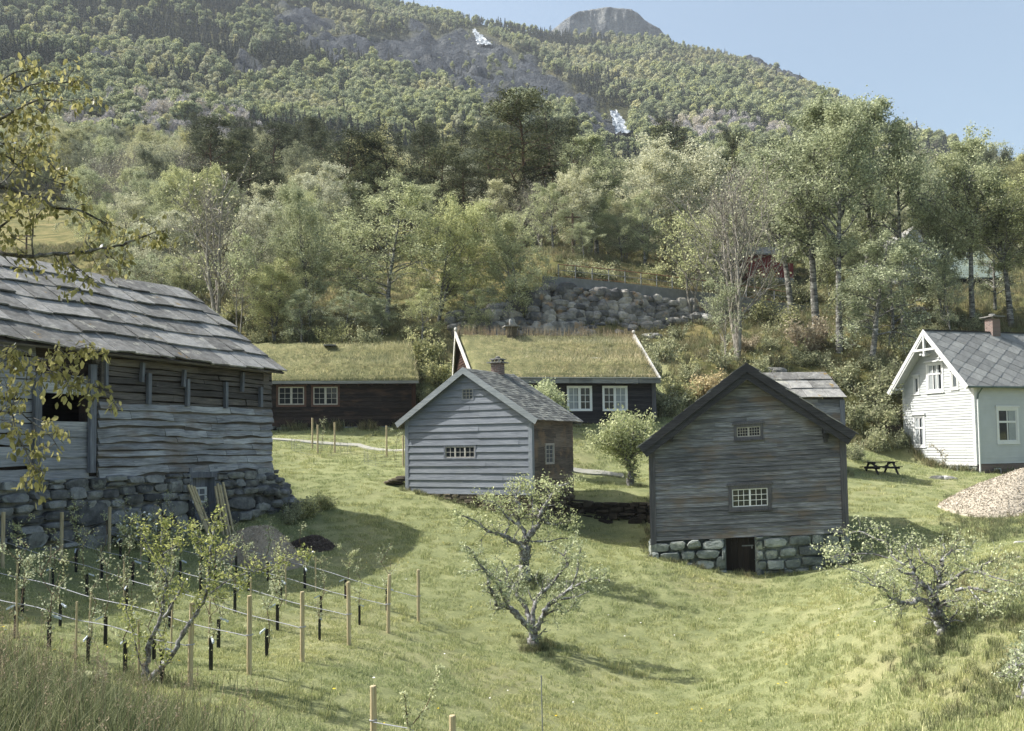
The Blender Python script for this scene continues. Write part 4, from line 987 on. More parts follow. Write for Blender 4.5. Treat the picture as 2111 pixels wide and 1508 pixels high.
# ---- storehouse in the middle -------------------------------------------------
def storehouse():
    rs = random.Random(3); O, W = from_right(1098, 1021, 33.5, R(-28), 838); f = Fr(O, R(-28)); FOOT.append((f, -.1, W+.1, 0, 3.7))
    r = thing('storehouse', 'small blue-grey weatherboarded storehouse with raking sun on its gable, left of the dark barn', 'storehouse', O, R(-28)); L = 3.6
    over = 0.22
    _, hw = f.uz(1098, 856); ua, za = f.uz(963, 752, -over); hr = za-0.16; sw = W/2
    hw = min(hw, hr-1.5); slope = (hr-hw)/(W/2)
    tw = f.uz(917, 920); w0 = f.uz(919, 944); w1 = f.uz(979, 921)
    g0 = f.uz(954, 824); g1 = f.uz(975, 802)
    holes = [(w0[0]-.05, w1[0]+.05, w0[1]-.05, w1[1]+.05), (g0[0]-.03, g1[0]+.03, g0[1]-.03, g1[1]+.03)]
    mb = MB(); clap(mb, Tf, 0, hr-0.05, 0.262, gable_span(W, hw, hr), rs, 0.042, holes, (2.4, 5.4), 0.004)
    mb.build('front_wall', M['store_board'], r)
    mb = MB(); s0 = f.side(1127, 955, W); s1 = f.side(1136, 917, W); sh = (s0[0]-.1, s1[0]+.15, s0[1], s1[1])
    clap(mb, Tside(W), 0, hw+0.05, 0.172, lambda z: (0.02, L), rs, 0.022, [sh], (1.5, 3.5)); mb.build('side_wall', M['store_side'], r)
    mb = MB(); clap(mb, Tleft, 0, hw+0.05, 0.172, lambda z: (0, L), rs, 0.022); mb.build('side_wall', M['store_board'], r)
    mb = MB(); mb.add([(0.02, .02, 0), (W-.02, .02, 0), (W-.02, L, 0), (0.02, L, 0), (0.02, .02, hw), (W-.02, .02, hw), (W-.02, L, hw), (0.02, L, hw), (W/2, .02, hr-.04), (W/2, L, hr-.04)],
                      [(0, 1, 5, 8, 4), (1, 2, 6, 5), (2, 3, 7, 9, 6), (3, 0, 4, 7), (4, 8, 9, 7), (8, 5, 6, 9), (0, 3, 2, 1)]); mb.build('inner_wall', M['tar_board'], r)
    for x in (-0.03, W-0.13):
        mb = MB(); mb.box(x, x+0.16, -0.045, 0.0, -0.02, hw-0.02); mb.box(x+(0.13 if x > 0 else -0.0), x+(0.165 if x > 0 else 0.03), 0.0, 0.12, -0.02, hw-0.02); mb.build('corner_board', M['store_trim'], r)
    window(r, Tf, w0[0], w1[0], w0[1], w1[1], 2, 2, 'frame_worn', sashes=3, trim=0.07, bar=0.018, fr=0.03, proud=0.04, trimmat='grey_board_v')
    window(r, Tf, g0[0], g1[0], g0[1], g1[1], 3, 3, 'frame_worn', trim=0.05, bar=0.015, fr=0.02, glass=M['glass_pale'], proud=0.035, trimmat='store_board')
    window(r, Tside(W), sh[0], sh[1], sh[2], sh[3], 2, 4, 'frame_worn', trim=0.05, bar=0.02, fr=0.03, glass=M['glass_pale'])
    # roof
    so_ = 0.32; ez = hw-slope*so_; roof = MB(); und = MB()
    for sg in (-1, 1):
        eu = W/2+sg*(W/2+so_); A = Vector((0, 1, 0)); Bv = Vector((W/2-eu, 0, hr-ez)).normalized(); N = Vector((sg*math.sin(math.atan(slope)), 0, math.cos(math.atan(slope))))
        Ls = math.hypot(W/2-eu, hr-ez)
        und.hexa([tuple(q) for q in [Vector((eu, -over, ez)), Vector((W/2, -over, hr)), Vector((W/2, L+over, hr)), Vector((eu, L+over, ez))]]+[tuple(q+N*0.04) for q in [Vector((eu, -over, ez)), Vector((W/2, -over, hr)), Vector((W/2, L+over, hr)), Vector((eu, L+over, ez))]])
        shingles(roof, Vector((eu, -over, ez))+N*0.042, A, Bv, N, L+2*over, Ls, 0.155, 0.24, 0.012, rs, 1.5, 0.012, 0.014, 0.003, 0.01)
        bg = MB(); a = Vector((eu, -over-0.02, ez-0.02)); b = Vector((W/2, -over-0.02, hr-0.02)); b2 = b+(a-b).normalized()*(-0.0)
        bg.hexa([tuple(q) for q in [a-N*0.13, b-Vector((0, 0, .155)), b-Vector((0, 0, .155))+Vector((0, .03, 0)), a-N*0.13+Vector((0, .03, 0)), a+N*0.085, b+Vector((0, 0, .10)), b+Vector((0, .03, .10)), a+N*0.085+Vector((0, .03, 0))]])
        bg.build('bargeboard', M['store_rake'], r)
        bg = MB(); a = Vector((eu, L+over-0.02, ez-0.02)); b = Vector((W/2, L+over-0.02, hr-0.02))
        bg.hexa([tuple(q) for q in [a-N*0.13, b-Vector((0, 0, .155)), b-Vector((0, 0, .155))+Vector((0, .03, 0)), a-N*0.13+Vector((0, .03, 0)), a+N*0.085, b+Vector((0, 0, .10)), b+Vector((0, .03, .10)), a+N*0.085+Vector((0, .03, 0))]])
        bg.build('bargeboard', M['store_rake'], r)
    ro = roof.build('roof', M['slate_fine'], r); und.build('roof_boards', M['store_side'], ro)
    # chimney
    vc = 2.5; cz = hr
    ch = MB(); ch.box(W/2-.2, W/2+.2, vc-.2, vc+.2, cz-.2, cz+.42); c = ch.build('chimney', M['brick'], r)
    ch = MB(); ch.box(W/2-.33, W/2+.33, vc-.33, vc+.33, cz+.42, cz+.46); 
    for a, b in ((-.15, -.15), (.15, -.15), (-.15, .15), (.15, .15)): ch.box(W/2+a-.04, W/2+a+.04, vc+b-.04, vc+b+.04, cz+.46, cz+.56)
    ch.box(W/2-.24, W/2+.24, vc-.24, vc+.24, cz+.56, cz+.60); rock(ch, (W/2, vc, cz+.64), (.12, .12, .07), rs); ch.build('chimney_cap', M['slate'], c)
    # stone base
    sb = MB(); gz = lambda u: hz1(*f.world(u, 0).xy)-f.O.z
    stonewall(sb, Tf, -0.05, W+.05, gz, lambda u: 0.0, rs, (0.08, 0.17), (2, 5), 0.07)
    gs = lambda v: hz1(*f.world(W, v).xy)-f.O.z
    stonewall(sb, Tside(W), 0, L, gs, lambda v: 0.0, rs, (0.12, 0.28), (1.4, 3.2), 0.09)
    sb.box(.05, W-.05, .05, L, -1.9, -.01)
    sb.build('stone_base', M['stone_brown'], r)
    return f, W, L
f_store, W_store, L_store = storehouse()
# stepping slabs on the left of the storehouse
mb = MB(); rs = random.Random(8)
for k in range(14):
    q = f_store.world(-0.25-0.10*(k % 6)-rs.random()*.3, 0.1+rs.random()*.7); z = hz1(q.x, q.y)
    rock(mb, (q.x, q.y, z+0.05+0.05*max(0, 5-(k % 6))), (0.32, 0.26, 0.06), rs)
o_ = mb.build('stone_steps', M['stone_brown']); tag(o_, 'flat brown stone slabs stacked at the left foot of the blue-grey storehouse', 'stone steps')

# ---- dark barn on the right ---------------------------------------------------
def barn():
    rs = random.Random(4); O, W = from_right(1748, 1098, 29.9, R(-10), 1343); O.z = at(1343, 1116, 31.0).z
    shear = (at(1748, 1098, 29.9).z-O.z)/W; f = Fr(O, R(-10), shear); L = 5.5; FOOT.append((f, -.1, W+.1, 0, L))
    r = thing('barn', 'dark brown-grey gabled barn on boulder footing with a cellar door, right of centre', 'barn', O, R(-10))
    Ts = lambda u, d, z: (u, -d, z+shear*u)
    over = 0.45; ua, za = f.uz(1538, 742, -over); hr = za-0.2; ue, zl = f.uz(1319, 917, -over); ur, zr = f.uz(1762, 899, -over)
    ez = (zl+zr)/2-.06; eu0, eu1 = ue, ur; mid = ua; slope = (za-.2-ez)/((eu1-eu0)/2); hw = hr-slope*(W/2)
    span = lambda z: (0, W) if z < hw else (mid-(hr-z)/slope*(mid/(W/2)), mid+(hr-z)/slope*((W-mid)/(W/2)))
    w0 = f.uz(1510, 1046); w1 = f.uz(1582, 1006); g0 = f.uz(1519, 902); g1 = f.uz(1567, 879)
    holes = [(w0[0]-.04, w1[0]+.04, w0[1]-.04, w1[1]+.04), (g0[0]-.04, g1[0]+.04, g0[1]-.04, g1[1]+.04)]
    mb = MB(); clap(mb, Ts, 0, hr-.06, 0.152, span, rs, 0.036, holes, (1.6, 4.6), 0.006, rough=0.006); mb.build('front_wall', M['barn_board'], r)
    for sd, T in ((0, Tleft), (1, Tside(W))):
        mb = MB(); TT = (lambda T, x: (lambda v, d, z: (T(v, d, z)[0], T(v, d, z)[1], z+shear*x)))(T, W*sd); clap(mb, TT, 0, hw, 0.148, lambda z: (0, L), rs, 0.024); mb.build('side_wall', M['barn_board'], r)
    mb = MB(); q = lambda u, v, z: (u, v, z+shear*u)
    mb.add([q(.03, .03, 0), q(W-.03, .03, 0), q(W-.03, L, 0), q(.03, L, 0), q(.03, .03, hw), q(W-.03, .03, hw), q(W-.03, L, hw), q(.03, L, hw), q(mid, .03, hr-.05), q(mid, L, hr-.05)],
           [(0, 1, 5, 8, 4), (1, 2, 6, 5), (2, 3, 7, 9, 6), (3, 0, 4, 7), (4, 8, 9, 7), (8, 5, 6, 9), (0, 3, 2, 1)]); mb.build('inner_wall', M['tar_board'], r)
    for x in (-0.04, W-0.17):
        mb = MB(); mb.box(x, x+.2, 0.0, .055, -.12 if x < 0 else .0, hw+.1, 0, Ts); mb.box(x+.02, x+.06, .055, .085, -.12 if x < 0 else 0, hw+.1, 0, Ts); mb.build('corner_board', M['barn_trim'], r)
    window(r, Ts, w0[0], w1[0], w0[1], w1[1], 3, 3, 'frame_white', sashes=2, trim=0.12, bar=0.018, fr=0.028, proud=0.05, sill=0.03, head=0.03, trimmat='barn_trim')
    window(r, Ts, g0[0], g1[0], g0[1], g1[1], 4, 3, 'frame_worn', sashes=2, trim=0.09, bar=0.012, fr=0.03, proud=0.05, sill=0.05, head=0.04, trimmat='barn_trim')
    roof = MB(); und = MB()
    for sg, eu in ((-1, eu0), (1, eu1)):
        e = Vector((eu, 0, ez+shear*eu)); t = Vector((mid, 0, hr+shear*mid)); Bv = (t-e).normalized(); N = Vector((-Bv.z*(-sg) if False else sg*abs(Bv.z), 0, abs(Bv.x))); 
        y0, y1 = Vector((0, -over, 0)), Vector((0, L+over, 0))
        und.hexa([tuple(q) for q in (e+y0, t+y0, t+y1, e+y1, e+y0+N*.05, t+y0+N*.05, t+y1+N*.05, e+y1+N*.05)])
        shingles(roof, e+y0+N*.055, (0, 1, 0), Bv, N, L+2*over, (t-e).length, 0.5, 0.55, 0.025, rs, 1.15, 0.03, 0.035, 0.004, 0.06)
        for dd, wd, yy, n in ((0.10, 0.20, -over-.03, 'bargeboard'), (-0.10, .13, -over+.03, 'inner_rake')):
            bg = MB(); a = e+Vector((0, yy, 0)); b = t+Vector((0, yy, 0)); vz = Vector((0, 0, 1)); k = 1/abs(N.z)
            lo, hi = (-.16, .09) if n == 'bargeboard' else (-.36, -.15)
            th = Vector((0, .035, 0))
            bg.hexa([tuple(q) for q in (a+N*lo, b+vz*lo*k, b+vz*lo*k+th, a+N*lo+th, a+N*hi, b+vz*hi*k, b+vz*hi*k+th, a+N*hi+th)])
            bg.build(n, M['barn_rake'], r)
    ro = roof.build('roof', M['slate'], r); und.build('roof_boards', M['barn_rake'], ro)
    for px in (1384, 1701):
        u, z = f.uz(px, 893, 0); mb = MB(); mb.box(u-.1, u+.1, 0.0, over-.06, z-.02, z+.18, 0, Ts); mb.box(u-.08, u+.08, 0, .2, z-.17, z-.02, 0, Ts); mb.box(u-.055, u+.055, 0, .14, z-.3, z-.17, 0, Ts)
        mb.build('bracket', M['barn_rake'], r)
    d0 = f.uz(1499, 1197); d1 = f.uz(1557, 1116)
    sb = MB(); gz = lambda u: hz1(*f.world(u, 0).xy)-f.O.z-shear*u
    stonewall(sb, Ts, -.03, W+.05, gz, lambda u: -0.005, rs, (0.2, 0.36), (1.1, 2.6), 0.15, [(d0[0], d1[0], -9, 1)], 0.03)
    for x in (d0[0]-.25, d1[0]): pass
    sb.box(.1, d0[0], .12, L, -2.2, -.01, 0, lambda u, v, z: (u, v, z+shear*u)); sb.box(d1[0], W-.05, .12, L, -2.2, -.01, 0, lambda u, v, z: (u, v, z+shear*u))
    sb.box(d0[0], d1[0], .5, L, -2.2, -.01, 0, lambda u, v, z: (u, v, z+shear*u))
    TL = lambda v, d, z: (-d, v, z)
    stonewall(sb, lambda v, d, z: (W+d, v, z+shear*W), 0, L, lambda v: hz1(*f.world(W, v).xy)-f.O.z-shear*W, lambda v: -.005, rs, (0.2, 0.36), (1.1, 2.6), 0.12)
    stonewall(sb, lambda v, d, z: (-d, v, z), 0, L, lambda v: hz1(*f.world(0, v).xy)-f.O.z, lambda v: -.005, rs, (0.2, 0.36), (1.1, 2.6), 0.12)
    sb.build('stone_base', M['stone_pale'], r)
    dz = gz(d0[0]); dm = MB(); n = 5
    for k in range(n):
        a = d0[0]+(d1[0]-d0[0])*k/n; b = d0[0]+(d1[0]-d0[0])*(k+1)/n; dm.box(a+.004, b-.004, -.22, -.18+.006*(k % 2), dz-.1, -.03, 0, Ts)
    d = dm.build('cellar_door', M['door_brown'], r); h = MB(); h.box(d1[0]-.42, d1[0]-.05, -.18, -.155, -.32, -.285, 0, Ts); h.box(d1[0]-.12, d1[0]-.08, -.18, -.14, -.4, -.3, 0, Ts); h.build('door_hinge', M['metal_grey'], d)
barn()

# ---- left barn ----------------------------------------------------------------
def big_barn():
    rs = random.Random(6); C = at(560, 966, 32.5); a = math.atan2(1, 0.426); Lw = 17.0; U = Vector((math.cos(a), math.sin(a), 0)); O = C-U*Lw; f = Fr(O, a); FOOT.append((f, 0, Lw+.2, 0, 7))
    r = thing('hay_barn', 'large weathered barn with huge slate roof and wavy grey cladding, at the left edge', 'barn', O, a)
    ov = 0.5; ue, ze = f.uz(577, 771, -ov); Wd = 3.9; ur, zr = f.uz(392, 606, Wd); hw = ze+0.28
    # log wall behind everything
    holeu = [f.uz(78, 868), f.uz(180, 815)]
    mb = MB(); mb.box(0, holeu[0][0], .12, .3, -.1, hw+.1, 0); mb.box(holeu[1][0], Lw, .12, .3, -.1, hw+.1); mb.box(holeu[0][0], holeu[1][0], .12, .3, -.1, holeu[0][1]); mb.box(holeu[0][0], holeu[1][0], .12, .3, holeu[1][1], hw+.1)
    mb.box(0, Lw, 6, 6.3, -.1, hw); mb.box(Lw-.1, Lw, .3, 6, -.1, hw); mb.box(0, .1, .3, 6, -.1, hw); mb.build('inner_wall', M['tar_board'], r)
    # dark upper boards / logs
    u205 = f.uz(200, 850)[0]; ztop = f.uz(400, 838)[1]
    mb = MB(); z = ztop-0.35
    while z < hw:
        h = rs.uniform(.15, .24); x = u205-.1
        while x < Lw-0.05:
            e = min(Lw-.02, x+rs.uniform(2.0, 5)); n = 10; d = rs.uniform(.0, .05); off = rs.uniform(-.02, .02); s = rs.uniform(-.02, .02)
            secs = []
            for k in range(n+1):
                p = x+(e-x)*k/n; wa = .014*math.sin(p*2.1+z*9)+off*.3
                secs.append([(p, .12, z+wa), (p, -d, z+wa+.015), (p, -d+.03, z+h+wa-.02), (p, .12, z+h+wa-.01)])
            mb.strip(secs)
            x = e+.01
        z += h
    mb.build('log_wall', M['log_dark'], r)
    # wavy grey planks
    def wavy(u0, u1, z0, z1, nm, mat, hh=(.19, .27), lens=(2.2, 4.2), thk=.05, seed=1, skip=(), gap_=.93):
        rs = random.Random(seed); mb = MB(); z = z0; prev = None
        while z < z1:
            h = rs.uniform(*hh); x = u0+rs.uniform(-.05, .03); ph, ph2 = rs.uniform(0, 6), rs.uniform(0, 6); am = rs.uniform(.015, .06); k1, k2 = rs.uniform(.9, 2.0), rs.uniform(2.5, 5.5)
            wv = lambda u: am*math.sin(u*k1+ph)+am*.5*math.sin(u*k2+ph2)
            while x < u1-.08:
                e = min(u1+rs.uniform(-.04, .06), x+rs.uniform(*lens)); 
                if u1-e < .6: e = u1+rs.uniform(-.04, .06)
                n = max(3, int((e-x)/.25)); t = thk*rs.uniform(.6, 1.2); dz = rs.uniform(-.015, .02)
                if not any(e > s0+.05 and x < s1-.05 and z+h > s2 and z < s3 for s0, s1, s2, s3 in skip):
                    secs = []
                    for k in range(n+1):
                        p = x+(e-.006-x)*k/n; a_ = wv(p)+dz; r_ = .012*rs.uniform(-1, 1)
                        secs.append([(p, .02, z+a_), (p, -t, z+a_+r_*.5), (p, -t*.7-.006, z+h*.5+a_*.8), (p, -.012, z+h+.03+a_*.6)])
                    mb.strip(secs)
                x = e+.004
            z += h*gap_
        return mb.build(nm, M[mat], r)
    wavy(u205+.02, Lw-.02, -.04, ztop-.1, 'under_cladding', 'log_dark', seed=9, thk=.02)
    wavy(u205+.02, Lw-.02, -.02, ztop, 'plank_cladding', 'plank_grey', (.13, .23), (.8, 3.8), .085, 2, (), 1.34)
    uL, uR = holeu[0][0], holeu[1][0]
    wavy(uL-.1, uR+.05, -.02, holeu[0][1]-.3, 'plank_cladding', 'grey_plank', (.2, .28), (1.2, 2.6), .06, 3, (), 1.15)
    mb = MB(); mb.box(uL-.1, uR+.05, .03, .1, -.02, holeu[0][1]-.26); mb.box(uL-.02, uR+.02, -.03, .01, holeu[0][1]-.26, holeu[0][1]); mb.box(uL-.05, uR+.05, -.03, .01, holeu[1][1], holeu[1][1]+.28); mb.box(uL-.05, uR+.05, -.02, .02, holeu[1][1]+.3, holeu[1][1]+.5); mb.build('window_board', M['plank_grey'], r)
    wavy(0, uL-.12, -.02, hw-.35, 'plank_cladding', 'grey_plank', (.2, .28), (2, 3.5), .06, 5, (), 1.2)
    # posts and braces
    def post(px, y0, y1, w, d0=-.13, m_='grey_board_v', lean=0, nm='post'):
        u, zb = f.uz(px, y1, -.1); _, zt = f.uz(px, y0, -.1); mb = MB(); mb.bar((u, d0, zb), (u+lean, d0, zt), w, .11, (0, 1, 0)); mb.build(nm, M[m_], r)
    post(187, 752, 975, .2); post(73, 775, 978, .2); post(213, 745, 800, .16, -.06, 'log_dark'); post(552, 770, 800, .3, .02, 'log_dark')
    for px, y0, y1 in ((307, 770, 834), (387, 782, 838), (466, 788, 842), (538, 798, 840)): post(px, y0, y1, .12, -.09)
    for px, y0, y1 in ((291, 748, 788), (377, 763, 798), (498, 768, 808)): post(px, y0, y1, .1, -.12, 'grey_board_v', .04, 'peg')
    post(217, 745, 795, .1, -.12)
    # eave beam and purlin ends
    mb = MB(); mb.bar((5, -.2, hw-.12), (ue-.15, -.2, ze+.1), .16, .2, (0, 0, 1)); mb.build('eave_beam', M['log_dark'], r)
    for k in range(9):
        u = Lw-.4-k*1.15; mb = MB(); mb.tube([(u, .1, hw-.05), (u, -.42, hw-.17)], .07, 8); mb.build('rafter_end', M['log_dark'], r)
    # roof
    e0 = Vector((0, -ov, ze)); slope = Vector((0, Wd+ov, zr-ze)); Ls = slope.length; Bv = slope.normalized(); N = Vector((0, -Bv.z, Bv.y)); La = (ue+ur)/2
    tilt = (ur-ue)
    mb = MB(); shingles(mb, e0+N*.08, (1, 0, 0), Bv, N, La, Ls, 0.95, 0.72, 0.045, rs, 1.2, 0.05, 0.075, 0.008, 0.08)
    for i in range(len(mb.v)):
        p = Vector(mb.v[i]); b = (p-e0).dot(Bv)/Ls; p.z += -.10*math.sin(math.pi*min(1, max(0, p.x/La)))*b; p.z += .03*math.sin(p.x*1.3); mb.v[i] = tuple(p)
    ro = mb.build('roof', M['slate'], r)
    mb = MB(); P = [e0, e0+Vector((La, 0, 0)), e0+Vector((La, 0, 0))+slope, e0+slope]
    P = [p-Vector((0, 0, .13 if i > 1 else .0)) for i, p in enumerate(P)]
    mb.hexa([tuple(p) for p in P]+[tuple(p+N*.06) for p in P])
    mb.hexa([tuple(q) for q in (e0+slope-Vector((0, 0, .13)), e0+slope+Vector((La, 0, -.13)), e0+Vector((La, 2*Wd+2*ov, 0)), e0+Vector((0, 2*Wd+2*ov, 0)), e0+slope, e0+slope+Vector((La, 0, 0)), e0+Vector((La, 2*Wd+2*ov, .1)), e0+Vector((0, 2*Wd+2*ov, .1)))])
    # gable triangle
    mb.add([(Lw, 0, hw), (Lw, 2*Wd, hw), (Lw, Wd, zr-.15), (Lw, 0, -.1), (Lw, 2*Wd, -.1)], [(0, 1, 2), (3, 4, 1, 0)])
    mb.build('roof_boards', M['log_dark'], ro)
    # stone base
    d0 = f.uz(390, 1090); d1 = f.uz(441, 985)
    gz = lambda u: hz1(*f.world(u, -.2).xy)-f.O.z
    sb = MB(); bulge = lambda u, d, z: (u, -d-.16*min(1, max(0, -z/1.5))-.05, z)
    stonewall(sb, bulge, 3.5, Lw+.25, gz, lambda u: -.03, rs, (.2, .5), (1.2, 3.0), .16, [(d0[0], d1[0], -9, .5)], .035)
    sb.box(0, d0[0], .0, 6.8, -2.6, -.02); sb.box(d1[0], Lw+.1, .0, 6.8, -2.6, -.02); sb.box(d0[0], d1[0], .45, 6.8, -2.6, -.02)
    # heap of stones round the corner
    for k in range(150):
        t = rs.random(); ang = rs.uniform(-.2, 1.0); rad = rs.uniform(0, 1.15)
        u = Lw-.9+rad*1.5*math.cos(ang*1.2)+rs.uniform(0, .5); v = -.15-rad*.55*abs(math.sin(ang+.5))+rs.uniform(-.1, 1.2)
        q = f.world(u, v); g = hz1(q.x, q.y)-f.O.z; top = -.25-max(0, u-Lw+.1)*0.95-max(0, -v-.2)*.7
        if top < g: continue
        z = g+(top-g)*rs.random()**.5; s = rs.uniform(.12, .3); rock(sb, (u, v, z), (s*1.3, s, s*.7), rs)
    sb.build('stone_base', M['stone_barn'], r)
    # cellar door with small window
    dz = gz(d0[0]); dm = MB(); n = 5
    w0 = f.uz(396, 1036, .15); w1 = f.uz(423, 1006, .15)
    for k in range(n):
        a_ = d0[0]+(d1[0]-d0[0])*k/n; b_ = d0[0]+(d1[0]-d0[0])*(k+1)/n; dm.box(a_+.005, b_-.005, .16, .2+.008*(k % 2), dz-.1, .0)
    dm.box(d0[0]-.08, d0[0]+.05, -.08, .2, dz-.1, .12); dm.box(d1[0]-.05, d1[0]+.08, -.08, .2, dz-.1, .12); dm.box(d0[0]-.1, d1[0]+.1, -.1, .2, -.2, -.02)
    d = dm.build('cellar_door', M['grey_board_v'], r)
    window(d, lambda u, dd, z: (u, .15-dd, z), w0[0], w1[0], w0[1], w1[1], 2, 2, 'frame_white', trim=.03, bar=.035, fr=.03, glass=M['glass_pale'], name='door_window')
    return f, Lw
f_hay, L_hay = big_barn()

# ---- planks leaning by the cellar door -----------------------------------------
def leaning(px0, px1, ytop, n, lean, labels, seed):
    rs = random.Random(seed)
    for k in range(n):
        px = px0+(px1-px0)*k/max(1, n-1); u, zt = f_hay.uz(px, ytop+rs.uniform(-3, 3), -.25); u2 = u+lean*(1+rs.uniform(-.15, .15))
        a = f_hay.world(u2, -.75-rs.uniform(0, .1)); a.z = hz1(a.x, a.y)-.02; b = f_hay.world(u, -.3, zt)
        mb = MB(); mb.bar((0, 0, 0), b-a, .075, .04, (0.9, -.4, 0)); o = mb.build('leaning_plank', M['stake']); o.location = a
        tag(o, labels[k], 'plank', 'planks leaning on the stone base of the left barn')
ORD = ['first', 'second', 'third', 'fourth', 'fifth', 'sixth', 'seventh', 'eighth', 'ninth', 'tenth', 'eleventh', 'twelfth', 'thirteenth', 'fourteenth']
leaning(385, 397, 1002, 3, .35, ['slanting plank %s from the left, leaning left of the small cellar door window' % w for w in ORD[:3]], 1)
leaning(441, 451, 1000, 3, -.12, ['tall pale plank %s from the left, leaning right of the cellar door' % w for w in ORD[:3]], 2)
leaning(457, 461, 996, 1, -.05, ['thin pale pole standing apart against the stone wall, rightmost of the leaning planks'], 3)

# ---- turf roofed house, left ----------------------------------------------------
def turf_house_a():
    rs = random.Random(12); Rr = at(857, 880, 52.4); L0 = at(470, 880, 51.2); a = math.atan2(Rr.y-L0.y, Rr.x-L0.x); W = math.hypot(Rr.x-L0.x, Rr.y-L0.y); O = L0; O.z = (L0.z+Rr.z)/2; f = Fr(O, a); D = 5.5; FOOT.append((f, -.2, W+.1, 0, D))
    r = thing('turf_house', 'low dark tarred house with a green turf roof, behind the barn at left', 'house', O, a)
    ov = .35; ue, ze = f.uz(860, 790, -ov); ur, zr = f.uz(846, 712, D/2); hw = ze+.22
    wins = [(574, 627), (646, 696)]; holes = []
    for p, q in wins: b0 = f.uz(p, 835); b1 = f.uz(q, 798); holes.append((b0[0], b1[0], b0[1], b1[1]))
    mb = MB(); clap(mb, Tf, 0, hw, .2, lambda z: (0, W), rs, .045, [(h[0]-.03, h[1]+.03, h[2]-.03, h[3]+.03) for h in holes], (2, 6), .01, rough=.008); mb.build('front_wall', M['tar_board'], r)
    mb = MB(); mb.box(0.02, W-.02, .02, D, -.3, hw); mb.add([(W-.02, 0, hw-.25), (W-.02, D, hw-.25), (ur-.1, D/2, zr-.35)], [(0, 1, 2)]); mb.build('inner_wall', M['tar_board'], r)
    mb = MB(); mb.box(W-.22, W+.02, -.06, 0.0, -.0, hw-.1); mb.build('corner_board', M['tar_brown'], r)
    for h in holes: window(r, Tf, *h, 2, 3, 'frame_worn', sashes=2, trim=.12, bar=.02, fr=.06, proud=.05, trimmat='frame_brown', curtain=[(.0, 1.0)] if False else None)
    # fold of white curtain low in each window
    und = MB(); und.hexa([(0, -ov, ze), (W+.15, -ov, ze), (ur, D/2, zr-.3), (0, D/2, zr-.3), (0, -ov, ze+.05), (W+.15, -ov, ze+.05), (ur, D/2, zr-.22), (0, D/2, zr-.22)])
    und.hexa([(0, D/2, zr-.3), (ur, D/2, zr-.3), (W+.15, D+ov, ze), (0, D+ov, ze), (0, D/2, zr-.22), (ur, D/2, zr-.22), (W+.15, D+ov, ze+.05), (0, D+ov, ze+.05)])
    und.build('roof_boards', M['tar_board'], r)
    mb = MB(); mb.box(0, W+.18, -ov-.08, -ov-.02, ze-.02, ze+.14); mb.build('eave_board', M['pale_eave'], r)
    for k in range(14):
        u = W-.3-k*.72; mb = MB(); mb.box(u-.05, u+.05, -ov-.04, 0, ze-.1, ze-.02); mb.build('rafter_end', M['tar_brown'], r)
    turf(r, (-.3, W+.2), (-.3, ur+.05), -ov-.02, D/2, ze+.06, zr-.2, .26, 21, [M['grass_turf'], M['turf_soil']], 240, .22)
    turf(r, (-.3, W+.2), (-.3, ur+.05), D+ov, D/2+.01, ze+.06, zr-.21, .26, 22, [M['grass_turf'], M['turf_soil']], 60, .22)
    sb = MB(); gz = lambda u: hz1(*f.world(u, 0).xy)-f.O.z
    stonewall(sb, Tf, 0, W, gz, lambda u: -.0, rs, (.22, .42), (1.2, 3), .12); sb.build('stone_base', M['stone_pale'], r)
    sk = MB(); u, z = f.uz(680, 712, D/2-.4); sk.box(u-.35, u+.35, D/2-.7, D/2-.1, z-.05, z+.02); sk.build('roof_hatch', M['slate'], r)
m, T = newmat('turf_soil'); c = coords(T); n = noise(T, c, 2.4, 6, .7); n2 = noise(T, c, 22, 4, .7)
finish(T, mixc(T, 1.0, ramp(T, n, [(0.3, S(98, 102, 70)), (0.5, S(130, 130, 90)), (0.72, S(158, 150, 112))]), ramp(T, n2, [(0.3, (.7, .7, .7, 1)), (.7, (1.2, 1.2, 1.2, 1))]), 'MULTIPLY'), .95, bump=n2, bstr=.9, bdist=.06); M['turf_soil'] = m
turf_house_a()
